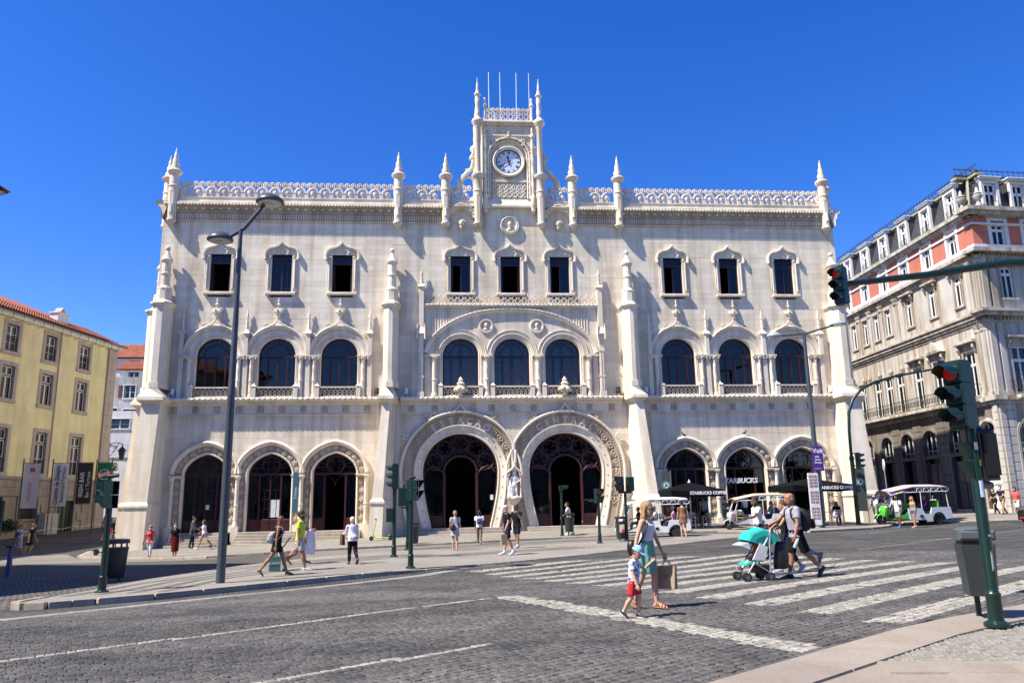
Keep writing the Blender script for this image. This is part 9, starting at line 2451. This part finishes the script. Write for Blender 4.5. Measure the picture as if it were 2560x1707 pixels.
b = MB(); b.loft([[Vector((x_,y_,z_)) for y_,dz in ((-.19,0),(.19,0),(.19,.03),(-.19,.03)) for z_ in (zc + dz,)] for x_,zc in ((-.36,.30),(-.24,.36),(.0,.38))]); mk("seat",b,m_teal,pc)
b = MB(); b.loft([[Vector((x_ + dx,y_,z_)) for y_,dx in ((-.2,0),(.2,0),(.2,.03),(-.2,.03))] for x_,z_ in ((.0,.38),(.10,.62),(.18,.9))]); mk("backrest",b,m_teal,pc)
b = MB(); vs = []; n = 5      # folding hood: square ribs fanning forward over the seat
for i,(a,rr_) in enumerate(((28,.34),(62,.38),(100,.42),(135,.46),(160,.47))):
 ca,sa = math.cos(rad(a)),math.sin(rad(a)); cx_,cz_ = .10,.66
 for y_,q in ((-.22,.12),(-.245,.6),(-.24,.86),(-.21,.97),(0,1.03),(.21,.97),(.24,.86),(.245,.6),(.22,.12)): vs.append((cx_ + rr_ * q * ca,y_,cz_ + rr_ * q * sa * .92))
b.add(vs,[(i * 9 + k,i * 9 + k + 1,i * 9 + k + 10,i * 9 + k + 9) for i in range(4) for k in range(8)])
o = mk("hood",b,m_teal,pc); md = o.modifiers.new("thick",'SOLIDIFY'); md.thickness = .012
b = MB(); b.add([(-.29,-.21,.76),(-.29,.21,.76),(-.47,.2,.70),(-.47,-.2,.70)],[(0,1,2,3)]); b.add([(-.29,-.21,.76),(-.47,-.2,.70),(-.26,-.22,.62)],[(0,1,2)]); mk("clear_visor",b,M("clear_plastic_visor",(.50,.53,.62),.15),pc)
b = MB(); b.loft([ring(Vector((.02,0,z_)),(0,0,1),(1,0,0),a,.2,10,4) for z_,a in ((.14,.12),(.16,.16),(.28,.18),(.3,.17))]); mk("basket",b,m_black,pc,smooth=True)
b = MB(); b.add([(-.24,-.245,.42),(.02,-.25,.40),(.10,-.255,.66),(-.06,-.25,.74)],[(0,1,2,3)]); o = mk("side_bag",b,M("white_foil_bag",(.58,.60,.58),.5),pc); md = o.modifiers.new("thick",'SOLIDIFY'); md.thickness = .03
t = thing("tote_bag","large black bag hanging from the handles of the pushchair","bag",pc.location,PA); b = MB(); b.loft([ring(Vector((.40 + .02 * k,-.12,z_)),(0,0,1),(1,0,0),a,c_,12,3) for k,(z_,a,c_) in enumerate(((.22,.12,.08),(.26,.15,.10),(.45,.15,.11),(.70,.12,.08),(.76,.10,.05)))]); mk("bag_body",b,m_black,t,smooth=True); b = MB(); b.tube([(.36,-.12,.74),(.33,-.2,1.07),(.50,-.12,.74)],.014,6); mk("handle",b,m_black,t)
x_,y_ = on_tuk(PX_,PY_,PA,-.06,0)
person("small child reclining in the teal pushchair with dark trainers showing",x_,y_,185,.92,z=zg(PX_,PY_) + .03,sex='k',skin='fair',detail=2,seated=.47,legs=((66,20),(58,16)),arms=((30,5,30),(30,5,30)),lean=-22,hair=('short','brown'),top=('tee',FC("red_orange_tee",(.5,.10,.06))),bottom=('shorts',FC("navy_kids_shorts",(.03,.04,.09)),.75),shoes=('sock',(.02,.02,.022)))
bpy.data.scenes.remove(TMP)
# ---- car nose at the right edge
cx0,cy0 = 28.35,-7.6
car = thing("parked_car","black car nosing in at the right edge","car",(cx0,cy0,zg(cx0,cy0) + .01),rad(4)); m_car = M("black_car_paint",(.01,.01,.011),.15)
b = MB(); sec = []
for x_,zt,hw in ((-2.0,.55,.55),(-1.95,.75,.72),(-1.6,.86,.84),(-.9,.96,.88),(-.6,1.0,.88),(1.9,1.0,.88),(2.2,.8,.8),(2.25,.55,.7)):
 sec.append([Vector((x_,-hw,.25)),Vector((x_,hw,.25)),Vector((x_,hw,zt * .8)),Vector((x_,hw * .85,zt)),Vector((x_,-hw * .85,zt)),Vector((x_,-hw,zt * .8))])
b.loft(sec); mk("body",b,m_car,car,smooth=30)
b = MB(); sec = []
for x_,zt,hw in ((-.9,.97,.78),(-.2,1.42,.66),(1.1,1.46,.66),(1.95,1.0,.76)): sec.append([Vector((x_,-hw - .1,.95)),Vector((x_,hw + .1,.95)),Vector((x_,hw,zt)),Vector((x_,-hw,zt))])
b.loft(sec); mk("cabin",b,M("car_glass_dark",(.01,.012,.014),.05),car)
for x_ in (-1.3,1.35):
 for s1 in (-1,1): wheel(car,x_,s1 * .8,.32,.2)
for s1 in (-1,1): b = MB(); b.loft([ring(Vector((-1.9 + .12 * k,s1 * (.56 + .04 * k),.68 + .03 * k)),(1,0,0),(0,0,1),.05,.14,8) for k in range(2)]); mk("headlight",b,M("headlight_glass",(.5,.52,.55),.08),car)
b = MB(); b.box(-2.02,-1.96,-.5,.5,.32,.40); mk("bumper_strip",b,M("red_trim",(.45,.02,.02),.4),car)
# ---- sign post behind the green tuk-tuk, pigeons, litter
t = thing("road_sign","round road sign seen edge on above the green tuk-tuk","road sign",(22.4,-1.6,zg(22.4,-1.6) + .05)); b = MB(); b.tube([(0,0,0),(-.05,0,3.4)],.035,7); mk("post",b,m_alu,t); b = MB(); b.xf = Matrix.Translation((-.05,0,3.35)) @ Matrix.Rotation(rad(68),4,'Z'); b.tube([(0,-.02,0),(0,.02,0)],.36,20); mk("disc",b,m_white,t)
for i,(x,z,a,lb) in enumerate(((10.55,5.47,200,"pigeon perched on the hood of the first right arch"),(14.42,5.55,20,"pigeon perched on the peak of the middle right arch"))):
 t = thing("pigeon","dark grey " + lb,"pigeon",(x,-.14,z),rad(a)); b = MB(); limb(b,[(-.11,0,.09),(0,0,.13),(.09,0,.16)],[.035,.07,.045]); limb(b,[(.09,0,.17),(.11,0,.25)],[.035,.03]); b.ball((.125,0,.27),.035); b.tube([(-.12,0,.09),(-.25,0,.05)],[.04,.02],6,sq=(.4,1)); b.tube([(.155,0,.27),(.185,0,.26)],[.012,.004],5)
 for s1 in (-.02,.02): b.tube([(.01,s1,.08),(.01,s1,.0)],.008,4)
 mk("body",b,M("pigeon_grey",(.045,.048,.06),.7),t,smooth=True)
t = thing("leaf_litter","single orange fallen leaf on the far side of the crossing","leaf",(-1.85,-22.9,zg(-1.85,-22.9) + .03),.4); b = MB(); b.add([(-.12,0,0),(-.03,-.07,.02),(.08,-.04,.03),(.14,.02,0),(.05,.07,.02),(-.05,.05,.03)],[(0,1,2,3,4,5)]); mk("blade",b,M("orange_leaf",(.45,.13,.04),.7),t)
